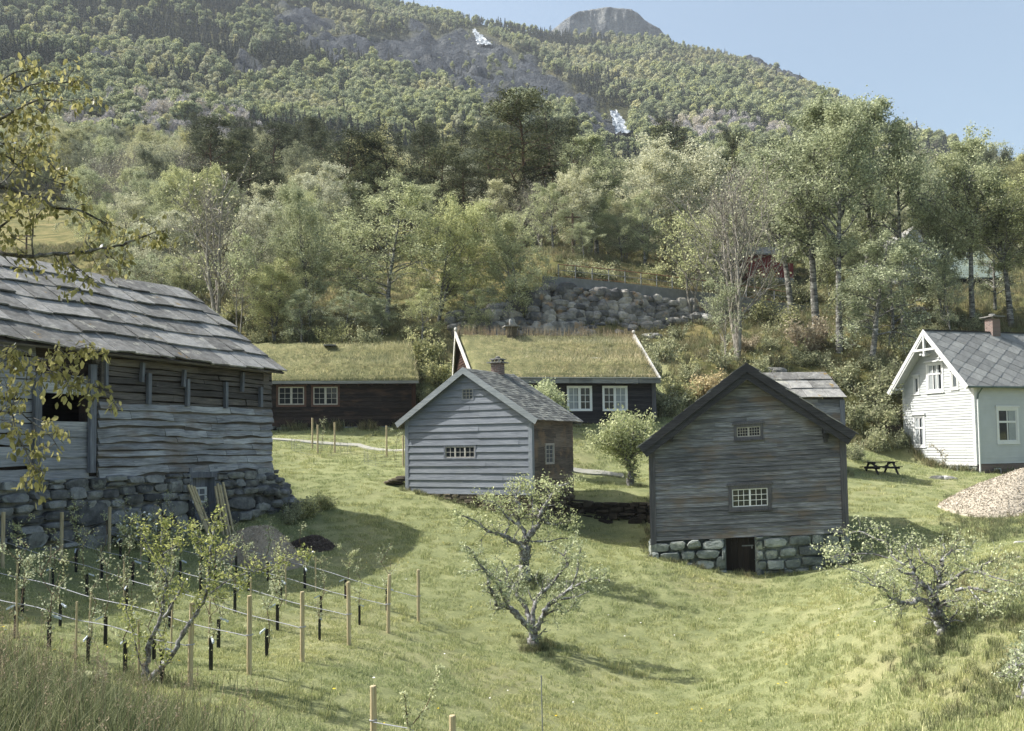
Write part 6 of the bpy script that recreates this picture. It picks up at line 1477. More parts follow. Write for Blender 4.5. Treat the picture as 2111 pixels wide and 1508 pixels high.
# ------------------------------------------------------------------ houses further up
def simple_house(name, label, cat, pL, pR, Y, eave, ridge, ap, depth, wallm, roofm, gable_front=False, base=None, wins=(), stone=True):
    O = at(pL, 700, Y); Rr = at(pR, 700, Y); W = Rr.x-O.x; g = min(hz1(O.x, O.y), hz1(Rr.x, Rr.y)); O.z = g-.1 if base is None else at(pL, base, Y).z; f = Fr(O, 0.0)
    r = thing(name, label, cat, O, 0); he = f.uz((pL+pR)/2, eave)[1]; hr = f.uz((pL+pR)/2, ridge, 0 if gable_front else depth/2)[1]; rs = random.Random(int(pL))
    holes = []
    for a, b, c, d in wins: p = f.uz(a, d); q = f.uz(b, c); holes.append((p[0], q[0], p[1], q[1]))
    mb = MB()
    if gable_front:
        clap(mb, Tf, 0, hr-.05, .18, gable_span(W, he, hr), rs, .02, holes); mb.build('front_wall', wallm, r)
        mb = MB(); mb.box(.02, W-.02, .02, depth, -1.5, he); mb.add([(0.02, .02, he), (W-.02, .02, he), (W/2, .02, hr-.05)], [(0, 1, 2)]); mb.build('inner_wall', wallm, r)
        mb = MB()
        for sg in (-1, 1):
            e = Vector((W/2+sg*(W/2+.3), -.3, he-.2)); t = Vector((W/2, -.3, hr)); Y_ = Vector((0, depth+.6, 0)); n = Vector((0, 0, .12)); mb.hexa([tuple(q) for q in (e, t, t+Y_, e+Y_, e+n, t+n, t+Y_+n, e+Y_+n)])
        mb.build('roof', roofm, r)
    else:
        clap(mb, Tf, 0, he, .18, lambda z: (0, W), rs, .02, holes); mb.build('front_wall', wallm, r)
        mb = MB(); mb.box(.02, W-.02, .02, depth, -1.5, he); mb.add([(.02, .02, he), (.02, depth, he), (.02, depth/2, hr-.1), (W-.02, .02, he), (W-.02, depth, he), (W-.02, depth/2, hr-.1)], [(0, 1, 2), (3, 4, 5)]); mb.build('inner_wall', wallm, r)
        mb = MB(); n = Vector((0, 0, .12))
        for y0, y1 in ((-.4, depth/2), (depth+.4, depth/2)):
            P = [Vector((-.3, y0, he-.1)), Vector((W+.3, y0, he-.1)), Vector((W+.3, y1, hr)), Vector((-.3, y1, hr))]; mb.hexa([tuple(q) for q in P]+[tuple(q+n) for q in P])
        mb.build('roof', roofm, r)
    for h in holes: window(r, Tf, *h, 2, 2, 'frame_white', trim=.1, bar=.05, fr=.07)
    if stone: mb = MB(); mb.box(0, W, -.02, .02, -1.5, 0.0); mb.build('foundation', M['stone_pale'], r)
simple_house('red_barn', 'small dark red outbuilding half hidden by the big bare tree', 'barn', 1545, 1640, 92, 524, 512, None, 6, M['red_barn'], M['slate'], base=574)
simple_house('far_house', 'white gabled house glimpsed through the birch leaves up the slope', 'house', 1862, 1925, 88, 505, 468, None, 7, M['white_far'], M['slate'], True, base=582, wins=[(1886, 1898, 525, 545)])
simple_house('cottage', 'brown cottage with grey-green roof on the slope above the white house', 'house', 1948, 2068, 86, 574, 515, None, 8, M['tar_board_b'], M['green_roof'], base=604, wins=[(1956, 1970, 577, 599)])
for px, y0, y1, Y, lb in ((1188, 440, 560, 80, 'dark utility pole behind the left end of the railing'), (48, 478, 560, 72, 'small distant pole on the pale field above the slate roof')):
    g = on_ground(px, Y); zt = at(px, y0, Y).z; mb = MB(); mb.tube([(0, 0, -.2), (0, 0, zt-g.z)], [.13, .09] if px > 1000 else [.08, .07], 8); r = thing('utility_pole', lb, 'pole', g); mb.build('pole', M['pine_bark'], r)
    mb = MB(); mb.bar((-.7, 0, zt-g.z-.35), (.7, 0, zt-g.z-.35), .09, .09); mb.build('crossarm', M['pine_bark'], r)
# ------------------------------------------------------------------ slope plants
SH = [('fern',1400,687,58),('fern',1480,652,40),('fern',1415,640,30),('fern',1490,745,75),('fern',1420,750,55),('shrub',1360,720,85),('shrub',1340,760,70),('fern',1590,680,50),('shrub',1620,655,75),('shrub_dry',1665,690,110),('shrub',1570,640,90),
      ('shrub',1655,735,60),('fern',1640,722,50),('fern',1610,745,48),('shrub',1560,760,70),('shrub',1590,705,55),('shrub',1740,770,85),('shrub',1790,800,110),('shrub',1755,850,95),('shrub',1840,780,90),('shrub',1835,860,85),('shrub',1800,905,80),('shrub',1760,930,60),('shrub',1700,740,50),
      ('shrub',1400,800,90),('shrub_dry',1450,790,90),('shrub',1375,830,90),('shrub',1450,850,80),('shrub',1420,770,60),('shrub_dry',1540,705,60),('shrub',1860,720,80),('shrub',1900,690,70),('shrub',1945,690,60),('shrub',2000,665,50),('shrub',1830,700,60),('shrub',870,720,90),('shrub',905,770,80),('shrub',885,820,60),('shrub',1795,740,55),('shrub',1850,905,60),
      ('shrub',560,640,80),('shrub',610,690,70),('shrub',690,690,70),('shrub',760,695,70),('shrub',530,690,60),('shrub',470,640,80),('shrub',960,650,70),('shrub',1060,650,80),('shrub',1130,660,60),('shrub',1350,560,60),('shrub',1250,560,70),('shrub',1190,555,60),('shrub',1450,580,70),('shrub',1660,600,90),('shrub',1740,620,90),('shrub',1580,590,70),('shrub',1850,640,90),('shrub',1930,620,60),('shrub',1780,660,80),('shrub',1820,850,80),('shrub',1710,800,60)]
rs = random.Random(9); items = []
def near_of(px, py):
    if py < 600: return 'behind the railing at the top of the slope'
    if px < 840: return 'behind the green turf roof'
    if px < 1150: return 'beside the middle turf house'
    if px < 1380: return 'by the right end of the middle turf house'
    if px < 1540: return 'on the open slope above the dark barn'
    if px < 1690: return 'on the slope around the big bare tree'
    if px < 1800: return 'behind the little slate shed'
    return 'on the slope left of the white house'
for i, (k, px, py, wp) in enumerate(SH):
    g = ground_at(px, py+wp*.3, 30, 130); wm = wp/F_PX*g.y*1.15; hh = wm*(.62 if k != 'fern' else .55)*rs.uniform(.9, 1.2)
    t, c, H_ = tree_proto(k, 40+i % 3); g.z -= .12
    o = tree(k, 40+i % 3, g, hh*(1.0 if k != 'fern' else 1.4), {'shrub': 'leafy green shrub ', 'shrub_dry': 'brownish dry shrub ', 'fern': 'bushy green fern clump '}[k]+near_of(px, py), 'shrub' if k != 'fern' else 'fern', None, 'bushes on the wild slope', width=wm/(2.6 if k != 'fern' else 1.9)*H_/hh/(1.0 if k != 'fern' else 1.4))
    items.append((px, o['label'], o))
number(items, '%s %s, from left')
for i in range(7):
    u = -1.0; q = f_hay.world(L_hay+(.6 if i < 4 else -1.2)+rs.uniform(-.5, .8), -1.0+rs.uniform(-.4, .3)) if i < 5 else f_hay.world(9.2+i*.4, -.8); q.z = hz1(q.x, q.y)-.05
    tree('shrub', 40+i % 3, q, rs.uniform(.5, .8), '%s low weedy bush in shade at the foot of the stone barn base' % ORD[i], 'shrub', None, 'bushes at the barn foot')
# rocks on the slope
for px, py, w_, lb in ((1430, 655, 60, 'smooth pale rock slab on the slope below the boulder wall'), (1345, 695, 45, 'grey rock outcrop beside the right ridge end of the turf house'), (1600, 655, 34, 'small pale rock on the slope right of the big bare tree'), (1835, 880, 50, 'brown rock face in the bushes left of the white house'), (1940, 987, 42, 'flat pale boulder in the lawn before the white house'), (1895, 640, 45, 'grey outcrop under the trees above the white house'), (1600, 765, 50, 'pale rock just above the little shed roof'), (520, 600, 40, 'grey rock in the wood above the barn roof end'), (2105, 1120, 22, 'pale rock at the right edge below the chip pile'), (2100, 1150, 20, 'second pale rock lower at the right edge')):
    g = ground_at(px, py, 15, 120); s = w_/F_PX*g.y/2; mb = MB(); rs2 = random.Random(px)
    for k in range(4): rock(mb, (rs2.uniform(-.6, .6)*s, rs2.uniform(-.4, .4)*s, -.1*s), (s*rs2.uniform(.5, .9), s*.6, s*rs2.uniform(.28, .5)), rs2)
    o = mb.build('rock', M['boulder'] if px != 1835 else M['stone_brown'], smooth=False); o.location = g; tag(o, lb, 'rock', 'rocks in the grass')
# ------------------------------------------------------------------ dry stone terrace wall
def terrace():
    rs = random.Random(41); A_ = at(1176, 1040, 36.4); B_ = at(1352, 1040, 35.2); a = math.atan2(B_.y-A_.y, B_.x-A_.x); L = math.hypot(B_.x-A_.x, B_.y-A_.y); O = Vector((A_.x, A_.y, 0)); f = Fr(O, a)
    tp = [f.uz(*q) for q in ((1176, 1028), (1230, 1034), (1290, 1036), (1352, 1034))]; zt = lambda u: float(np.interp(u, [p[0] for p in tp], [p[1] for p in tp])); zb = lambda u: hz1(*f.world(u, -.3).xy)-.2
    mb = MB(); T_ = lambda u, d, z: (u, -d-(zt(u)-z)*.12, z); stonewall(mb, T_, 0, L, zb, zt, rs, (.12, .3), (1.3, 2.8), .14, gap=.03)
    mb.box(0, L, .08, .6, -4.2, min(zt(0), zt(L))-.1)
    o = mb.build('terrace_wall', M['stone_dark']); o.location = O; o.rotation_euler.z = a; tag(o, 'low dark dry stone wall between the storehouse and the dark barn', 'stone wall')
terrace()
# path
def path(pts, w_, nm='path'):
    P = [ground_at(px, py, 30, 60) for px, py in pts]; V = []; n = 0; pl = []
    for a, b in zip(P, P[1:]):
        for k in range(12): pl.append(a+(b-a)*k/12)
    mb = MB(); s = []
    for p in pl: s.append([(p.x, p.y-w_/2, hz1(p.x, p.y-w_/2)+.0), (p.x, p.y+w_/2, hz1(p.x, p.y+w_/2)+.0), (p.x, p.y+w_/2, hz1(p.x, p.y+w_/2)+.07), (p.x, p.y-w_/2, hz1(p.x, p.y-w_/2)+.07)])
    mb.strip(s); tag(mb.build(nm, M['path']), kind='structure')
path([(540, 906), (640, 914), (740, 920), (850, 930)], .8); path([(1175, 971), (1240, 978), (1290, 984)], .5)
# ------------------------------------------------------------------ piles
def mound(name, label, c, rx, ry, h, mat, nchip, size, seed, rz=0, under=None):
    rs = np.random.RandomState(seed); n = 40; V = []; F = []
    for i in range(n+1):
        for j in range(n):
            r = i/n; a = j/n*2*math.pi; wob = 1+.12*math.sin(a*3+seed)+.07*math.sin(a*5+seed*2)
            x, y = c.x+rx*r*math.cos(a)*wob, c.y+ry*r*math.sin(a)*wob; z = hz1(x, y)+h*(1-r**1.7)*(1 if r < 1 else 0)-.06*(r >= .99)+float(fbm(np.array([x*1.3]), np.array([y*1.3]), 3)[0])*.3*h*(1-r)
            V.append((x-c.x, y-c.y, z-c.z))
    for i in range(n):
        for j in range(n): F.append((i*n+j, i*n+(j+1) % n, (i+1)*n+(j+1) % n, (i+1)*n+j))
    V = np.array(V); F = np.array(F); q = rs.randint(n, len(V)-n, nchip); P = V[q]+rs.normal(size=(nchip, 3))*[rx/n*1.2, ry/n*1.2, .015]
    r_ = rs.rand(nchip)**.5*(n-1); a_ = rs.rand(nchip)*n; i_ = r_.astype(int); j_ = a_.astype(int) % n; fi = (r_-i_)[:, None]; fj = (a_-a_.astype(int))[:, None]; g_ = lambda i, j: V[i*n+j % n]
    P = (g_(i_, j_)*(1-fj)+g_(i_, j_+1)*fj)*(1-fi)+(g_(i_+1, j_)*(1-fj)+g_(i_+1, j_+1)*fj)*fi+rs.normal(size=(nchip, 3))*[.03, .03, .012]
    LV, LF = leafquads(P, size, rs, .4, flat=.8)
    o = np_mesh(name, np.concatenate([V, LV]), np.concatenate([F, LF+len(V)]), [M[mat]]); o.location = c; tag(o, label, 'pile'); return o
c = at(2125, 1000, 36.8); c.z = hz1(c.x, c.y); ht = at(2100, 970, 36.8).z-c.z; mound('woodchip_pile', 'big pale woodchip pile below the white house at the right edge', c, 3.7, 2.5, ht, 'woodchip', 34000, .085, 3)
c = at(538, 1120, 27.6); c.z = hz1(c.x, c.y); ht = at(538, 1084, 27.6).z-c.z; mound('gravel_pile', 'grey-brown conical chip pile in the shade of the left barn', c, 1.35, 1.2, ht, 'old_chip', 12000, .05, 4)
c = at(648, 1120, 29.5); c.z = hz1(c.x, c.y); mound('compost_heap', 'small dark compost heap right of the conical chip pile', c, .7, .5, .36, 'dark_chip', 5000, .06, 5)
# ------------------------------------------------------------------ picnic table
def picnic():
    g = on_ground(1814, 44.5); r = thing('picnic_table', 'dark wooden picnic table with benches on the lawn before the white house', 'table', g, R(12)); m_ = M['tar_board_b']
    r.scale = (.78, .78, .8)
    mb = MB()
    for k in range(5): mb.box(-.95, .95, -.38+k*.155, -.38+k*.155+.145, .72, .76)
    mb.build('table_top', m_, r)
    for s in (-1, 1):
        mb = MB(); y = s*.68
        for k in (0, 1): mb.box(-.95, .95, y-.14+k*.145, y-.14+k*.145+.135, .43, .47)
        mb.build('bench', m_, r)
    for x in (-.68, .68):
        mb = MB(); mb.bar((x, -.72, 0), (x, -.22, .72), .05, .12, (1, 0, 0)); mb.bar((x, .72, 0), (x, .22, .72), .05, .12, (1, 0, 0)); mb.bar((x+.05, -.8, .39), (x+.05, .8, .39), .05, .12, (0, 0, 1)); mb.bar((x+.05, -.36, .68), (x+.05, .36, .68), .05, .08, (0, 0, 1)); mb.build('leg_frame', m_, r)
        mb = MB(); mb.bar((x*.95, 0, .66), (x*.15, 0, .4), .06, .06); mb.build('brace', m_, r)
picnic()
# ------------------------------------------------------------------ traced garden trees
def leaf_shape(P, L, rs, droop=.5, wide=.5, fold=.25):
    """pointed folded leaves: 6 vertices, 2 quads"""
    n = len(P); d = rs.normal(size=(n, 3)); d[:, 2] -= droop*2; d /= np.linalg.norm(d, axis=1)[:, None]; s = rs.normal(size=(n, 3)); s -= (s*d).sum(1)[:, None]*d; s /= np.linalg.norm(s, axis=1)[:, None]; nn = np.cross(d, s)
    l = (L*(.6+.7*rs.rand(n)))[:, None]; w_ = l*wide*.5
    V = np.stack([P, P+d*l*.35+s*w_+nn*w_*fold, P+d*l*.8+s*w_*.6+nn*w_*fold*.6, P+d*l, P+d*l*.8-s*w_*.6+nn*w_*fold*.6, P+d*l*.35-s*w_+nn*w_*fold], 1).reshape(-1, 3)
    i = np.arange(n)[:, None]*6; return V, np.concatenate([np.concatenate([i+np.array([[0, 1, 2, 3]]), i+np.array([[0, 3, 4, 5]])], 1).reshape(-1, 4)])
def traced(name, label, cat, base, Y, branches, twig=(.25, .55), tstep=.16, tstart=.35, per=16, lsize=.05, leafm='leaf_apple', barkm='apple_bark', seed=1, up=.35, shape=False, spread=.05, droop=.3, leafy=1.0, bloss=0, group=None, sub=1):
    rs = np.random.RandomState(seed); g = Vector(base) if not isinstance(base, tuple) or len(base) == 3 else on_ground(base[0], Y); r = thing(name, label, cat, g, 0, group); B = []; tips = []; G = np.array(g)
    for pts, r0, r1 in branches:
        q = [np.array(at(p[0], p[1], Y+(p[2] if len(p) > 2 else 0)))-G for p in pts]
        # smooth the traced line a little
        fine = []
        for k in range(len(q)-1):
            p0, p1, p2, p3 = q[max(k-1, 0)], q[k], q[k+1], q[min(k+2, len(q)-1)]
            for t in (0, .25, .5, .75): fine.append(.5*((2*p1)+(-p0+p2)*t+(2*p0-5*p1+4*p2-p3)*t*t+(-p0+3*p1-3*p2+p3)*t**3))
        fine.append(q[-1]); fine = np.array(fine); fine[1:-1] += rs.normal(size=fine[1:-1].shape)*r0*.22
        rad = r0+(r1-r0)*np.linspace(0, 1, len(fine)); rad = rad*(1+.14*rs.normal(size=len(fine))); B.append((fine, np.maximum(rad, .003)))
        seg = np.linalg.norm(np.diff(fine, axis=0), axis=1); cum = np.r_[0, np.cumsum(seg)]; tot = cum[-1]; s = tot*tstart if r0 > .02 else tot*.15
        while s < tot:
            i = min(np.searchsorted(cum, s), len(fine)-1); d = rs.normal(size=3); d[2] += up; d += (fine[i]-fine[i-1])/max(1e-6, np.linalg.norm(fine[i]-fine[i-1]))*.7; d /= np.linalg.norm(d)
            L = rs.uniform(*twig)*(1.1-.4*s/tot)
            def tw(p, d, L, rr, lev):
                n = 4; out = [p.copy()]
                for k in range(n): d = d+rs.normal(size=3)*.22; d[2] += .06-droop*.12; d = d/np.linalg.norm(d); p = p+d*L/n; out.append(p.copy())
                out = np.array(out); B.append((out, rr*np.linspace(1, .35, n+1))); tips.append(out)
                if lev > 0:
                    for k in range(2):
                        j = rs.randint(1, n); dd = d+rs.normal(size=3)*.8; tw(out[j], dd/np.linalg.norm(dd), L*.6, rr*.7, lev-1)
            tw(fine[i], d, L, max(.0035, rad[i]*.28), sub); s += tstep*rs.uniform(.5, 1.5)
        tips.append(fine[-3:])
    Vt, Ft = tubes_np(B, 7); np_mesh('trunk', Vt, Ft, M[barkm], r, smooth=True)
    # leaves sit in rosettes near twig ends
    C = []
    for q in tips:
        for _ in range(max(1, int(per*leafy/5*(.4+rs.rand()*1.2)))):
            t = (1-rs.rand()**1.6)*(len(q)-1.001); i = int(t); c = q[i]+(q[i+1]-q[i])*(t-i); C.append(c[None, :]+rs.normal(size=(5, 3))*spread)
    P = np.concatenate(C); V, F = (leaf_shape(P, lsize, rs, droop) if shape else leafquads(P, lsize, rs, .62, droop=droop))
    np_mesh('crown', V, F, M[leafm], r)
    if bloss:
        k = rs.randint(0, len(P), bloss); V, F = leafquads(P[k]+rs.normal(size=(bloss, 3))*.02, .03, rs, 1.0); np_mesh('blossom', V, F, M['blossom'], r)
    return r
def cv(lst, sx, ox, oy, dys):
    return [(ox+x/sx, oy+y/sx, dy) for (x, y), dy in zip(lst, dys)]
def br(lst, r0, r1, d, sc=2.752, ox=900, oy=960, d0=0.0):
    n = len(lst); return ([(ox+x/sc, oy+y/sc, d0+d*k/max(1, n-1)) for k, (x, y) in enumerate(lst)], r0, r1)
T1 = [br([(552,1040),(547,990),(545,950),(548,920)], .12, .095, 0), br([(540,935),(480,870),(420,812),(380,802),(350,805),(320,740),(295,680),(288,620),(240,560),(205,490),(160,455)], .08, .012, -.9),
      br([(400,797),(370,720),(335,660)], .04, .012, -.5, d0=-.3), br([(408,785),(410,730),(480,630),(492,590)], .045, .014, .3, d0=-.3), br([(545,930),(520,860),(490,780),(440,710),(400,670),(396,600),(370,540)], .075, .016, .8),
      br([(405,680),(340,640),(270,590),(200,600),(155,595)], .03, .008, .3, d0=.6), br([(550,925),(545,850),(560,780),(600,720),(660,670),(700,610),(742,560),(725,510),(770,450)], .07, .016, .5), br([(725,512),(690,490),(650,455)], .025, .01, .2, d0=.5),
      br([(575,930),(600,860),(640,790),(720,730),(780,690),(870,650),(950,640),(985,660)], .065, .01, -.7), br([(722,728),(770,680),(800,590),(802,530),(820,470)], .03, .01, .3, d0=-.4), br([(602,860),(640,835),(680,820),(740,830),(790,770)], .035, .01, -.5), br([(700,760),(800,745),(880,700)], .035, .012, .2, d0=.3), br([(560,780),(530,740),(520,700)], .02, .008, .3, d0=.2)]
traced('apple_tree', 'low gnarled apple tree with thin foliage, front centre of the lawn', 'tree', (1100, 1), 23.0, T1, twig=(.2, .5), tstep=.08, tstart=.26, per=14, lsize=.06, seed=4, leafy=1.0, spread=.045)
T2 = [br([(505,660),(500,600),(500,540),(500,470),(498,450)], .17, .14, 0), br([(482,452),(440,430),(390,405),(340,385),(280,365),(230,320),(160,290),(110,280)], .08, .012, -.6), br([(385,398),(405,350),(410,310),(360,240),(300,190)], .035, .01, .5),
      br([(500,445),(500,390),(470,335),(460,290),(470,230),(450,190),(470,120),(490,80)], .09, .014, .7), br([(470,335),(430,320),(380,270),(330,220),(250,190)], .04, .01, -.3), br([(510,430),(550,370),(590,330),(592,280),(620,220),(650,170),(700,120),(755,102)], .1, .016, -.4),
      br([(540,400),(545,300),(545,200),(520,120)], .04, .012, .8), br([(520,432),(580,430),(640,430),(720,410),(765,425)], .04, .012, -.3), br([(600,320),(680,335),(770,305)], .035, .01, .4), br([(650,170),(620,120),(610,90)], .025, .008, .3)]
traced('apple_tree', 'fuller apple tree with pale thick trunk in front of the storehouse corner', 'tree', (1083, 1), 28.0, T2, twig=(.3, .6), tstep=.10, tstart=.22, per=13, lsize=.08, seed=5, spread=.09)
b3 = lambda l, a, b, d, d0=0: br(l, a, b, d, 2.969, 1600, 1000, d0)
T3 = [b3([(1035,920),(1020,870),(995,820),(975,775),(965,735)], .115, .09, 0), b3([(965,745),(970,680),(1000,610),(1000,540),(1015,480),(1022,420),(1040,360)], .07, .012, .4), b3([(962,695),(920,630),(870,590),(845,560),(838,510),(820,460),(790,410),(800,350)], .06, .012, .2),
      b3([(845,548),(790,537),(750,525),(775,495)], .03, .01, -.2), b3([(968,760),(920,715),(870,705),(820,727),(760,715),(730,700),(695,690),(680,650),(620,620),(540,600),(470,570)], .055, .008, -.8), b3([(742,710),(762,680),(765,640)], .03, .012, -.1, -.4),
      b3([(1000,622),(1060,605),(1110,560),(1170,530),(1240,530),(1285,480),(1345,450)], .045, .01, -.5), b3([(985,765),(1040,722),(1110,712)], .03, .01, -.6), b3([(1100,645),(1180,630),(1300,650),(1420,665),(1480,680)], .03, .008, -.9, -.2), b3([(1000,560),(960,500),(905,470),(880,420),(850,350)], .03, .01, .6), b3([(1005,470),(1060,420),(1115,380),(1200,390)], .028, .01, .5),
      b3([(838,510),(720,450),(690,360),(600,325),(510,285),(440,300)], .03, .008, .9, .1), b3([(690,450),(560,420),(430,430),(330,440)], .02, .006, .2, .5), b3([(620,620),(520,540),(400,500),(340,420)], .02, .006, .4, -.5), b3([(1240,530),(1350,570),(1500,610)], .02, .006, -.6, -.4), b3([(1180,630),(1260,720),(1340,760)], .018, .006, -.6, -.5), b3([(820,460),(700,530),(600,560)], .018, .006, .3, .2)]
traced('apple_tree', 'spreading crooked apple tree on the grassy bank at right', 'tree', (1946, 1), 17.0, T3, twig=(.22, .5), tstep=.075, tstart=.12, per=12, lsize=.05, seed=6, spread=.06)
def auto_apple(px, Y, label, w_px, top, low, seed, **k):
    rs = random.Random(seed); g = on_ground(px, Y); bp = proj(g); br_ = [([(px, bp[1]+3), (px+2, (bp[1]+low)/2), (px-3, low+6)], .15, .12)]
    for i in range(15):
        a = -1+2*(i+.5)/15; e = (px+a*w_px*.5*rs.uniform(.7, 1.05), top+(low-top)*(abs(a)**1.6*.75+rs.uniform(0, .3))); m_ = (px+a*w_px*.22, low-(low-top)*rs.uniform(.25, .4)); dd = rs.uniform(-1.6, 1.6)
        br_.append(([(px-3, low+6, 0), (m_[0], m_[1], dd*.4), ((m_[0]+e[0])/2+rs.uniform(-6, 6), (m_[1]+e[1])/2+rs.uniform(-8, 4), dd*.75), (e[0], e[1], dd)], .06, .012))
    return traced('apple_tree', label, 'tree', (px, 1), Y, br_, seed=seed, **k)
auto_apple(1297, 40.0, 'dense round apple tree on the terrace between the storehouse and dark barn', 205, 850, 945, 7, twig=(.35, .75), tstep=.10, tstart=.2, per=16, lsize=.11, spread=.14)
auto_apple(1120, 42.0, 'apple tree crown poking up behind the storehouse roof before the turf house', 110, 786, 865, 8, twig=(.3, .6), tstep=.10, tstart=.2, per=16, lsize=.11, spread=.13)
auto_apple(2135, 12.5, 'leafy apple branch tips poking in at the lower right edge', 130, 1320, 1420, 9, twig=(.15, .3), tstep=.08, tstart=.2, per=12, lsize=.045, spread=.05)
b7 = lambda l, a, b, d, d0=0: br(l, a, b, d, 2.48, 0, 900, d0)
T7 = [b7([(742,1290),(742,1240),(745,1180),(765,1060),(800,980),(828,905),(840,800),(850,700),(832,600),(830,500),(828,420)], .055, .008, .3), b7([(748,1280),(790,1225),(830,1180),(890,1110),(920,1030),(990,930),(1050,820),(1072,700),(1082,580),(1100,450),(1112,395)], .052, .008, -.4), b7([(835,925),(880,865),(920,790),(940,745)], .03, .01, -.3),
      b7([(738,1210),(705,1120),(680,1000),(655,920),(640,880)], .014, .004, .2), b7([(850,700),(790,620),(740,520),(720,460)], .014, .004, .3), b7([(835,600),(900,560),(920,540)], .01, .004, 0), b7([(1050,820),(1120,770),(1200,720),(1300,690),(1450,640),(1580,600)], .016, .004, .5), b7([(1075,660),(1010,560),(960,460),(930,470)], .012, .004, -.2), b7([(800,980),(850,1080),(830,1160)], .008, .003, -.2), b7([(1060,790),(1150,830),(1250,760)], .01, .004, .3), b7([(1085,580),(1140,600),(1180,570)], .01, .004, .1)]
traced('fruit_tree', 'two-stemmed young fruit tree with yellow-green leaves at lower left', 'tree', (300, 1), 14.5, T7, twig=(.1, .24), tstep=.07, tstart=.42, per=9, lsize=.052, leafm='leaf_fruit', seed=10, shape=True, spread=.045, droop=.2, up=.8, bloss=30)
# ------------------------------------------------------------------ cherry boughs reaching in from the left (trunk stands outside the picture)
def cherry():
    k8 = lambda l: [(x/3.59, 140+y/3.59) for x, y in l]; k1 = lambda l: [(x/3.278, 500+y/3.278) for x, y in l]
    main = [(k8([(-420,1500),(-150,1400),(0,1372),(150,1395),(300,1395),(500,1375),(700,1352),(870,1318),(1000,1270),(1120,1228),(1230,1200)]), .03, .004, 0), (k8([(-420,860),(0,882),(130,920),(300,972),(420,1030),(600,1060),(720,1120),(800,1150),(930,1200)]), .024, .003, .5),
            (k8([(-300,560),(40,360),(120,312),(200,272),(300,236),(420,246),(520,240),(640,232)]), .014, .003, -.3), (k8([(-300,200),(0,160),(130,177),(200,140),(280,115),(400,120),(480,110),(610,92)]), .012, .003, .2), (k8([(-300,480),(0,560),(60,572),(150,622),(300,640),(380,720),(450,790)]), .012, .003, .7),
            (k8([(-300,1400),(0,1182),(80,1110),(130,1062),(250,960),(330,900)]), .012, .003, -.4), (k8([(245,1395),(238,1290),(250,1160),(272,1080)]), .009, .003, -.1), (k8([(-300,900),(0,660),(130,720),(300,800),(460,860),(560,900)]), .011, .003, .3), (k8([(500,1380),(520,1440),(600,1500),(680,1560)]), .007, .002, -.2), (k8([(780,1350),(860,1430),(960,1490)]), .007, .002, .1),
            (k1([(-300,640),(0,700),(120,722),(280,792),(420,782),(500,722),(620,708)]), .012, .003, -.5), (k1([(-300,800),(0,832),(100,852),(280,880),(450,902),(600,962),(735,1015)]), .011, .003, -.2), (k1([(-300,1100),(0,1052),(100,1120),(200,1200),(330,1300),(400,1400)]), .011, .003, .1), (k1([(-300,1200),(50,1150),(100,1250),(160,1380),(220,1500),(300,1560)]), .01, .003, -.4), (k1([(280,792),(330,860),(420,900),(470,980)]), .006, .002, -.4), (k8([(-300,1000),(0,860),(100,760),(250,600),(330,560)]), .01, .003, .5), (k8([(-300,300),(0,420),(90,400),(200,410),(330,440)]), .009, .002, .1), (k8([(-200,250),(60,60),(200,20),(300,-10)]), .01, .003, .3)]
    Yb = 6.4; brs = [([(p[0], p[1], d*(i/len(l))) for i, p in enumerate(l)], r0*.72, r1*.8) for l, r0, r1, d in main]
    # trunk and joining limbs, out of frame on the left
    g = on_ground(-420, Yb); trunk = [proj((g.x, g.y, g.z)), proj((g.x+.05, g.y, g.z+1.2)), proj((g.x-.02, g.y, g.z+2.4)), proj((g.x+.05, g.y, g.z+3.8)), proj((g.x, g.y, g.z+5.2))]
    brs.append(([(a, b, 0) for a, b in trunk], .13, .05))
    ty = lambda y: (-420, y+60)
    for l, r0, r1, d in main:
        if l[0][0] < -20: brs.append(([(-420, l[0][1]+90, 0), ((-420+l[0][0])/2-2, l[0][1]+40, 0), (l[0][0], l[0][1], 0)], r0*1.3, r0))
    r = traced('cherry_tree', 'cherry tree with drooping yellow-green leaves reaching in from the left edge', 'tree', (-420, 1), Yb, brs, twig=(.08, .24), tstep=.075, tstart=.12, per=4, lsize=.05, leafm='leaf_cherry', barkm='cherry_bark', seed=12, shape=True, spread=.022, droop=.9, up=.1, bloss=60, sub=1)
cherry()
# ------------------------------------------------------------------ young orchard: rope rows with stakes and saplings
POSTH = 1.3
def stake(px, Y, top, rad, label, group, bot=None, name='stake', lean=.0):
    g = on_ground(px, Y); zt = at(px, top, Y).z; mb = MB(); h = zt-g.z; rs = random.Random(px*7+Y); mb.tube([(0, 0, -.3), (lean*.3, 0, h*.5), (lean, 0, h-.01), (lean, 0, h)], [rad, rad*.98, rad*.96, rad*.8], 9)
    o = mb.build(name, M['stake']); o.location = g; tag(o, label, 'stake', group); return g, h, o
ROWS = [  # left end (px, Y, top), right end (px, Y, top), rope height fraction, name
 ((-60, 16.2, 1140), (395, 14.5, 1243), 'nearest'), ((-70, 18.6, 1090), (515, 15.3, 1228), 'second'), ((10, 21.4, 1056), (623, 17.0, 1220), 'third'),
 ((130, 23.3, 1056), (718, 18.7, 1200), 'fourth'), ((228, 25.1, 1045), (798, 20.6, 1185), 'fifth'), ((321, 27.2, 1040), (860, 23.0, 1175), 'farthest')]
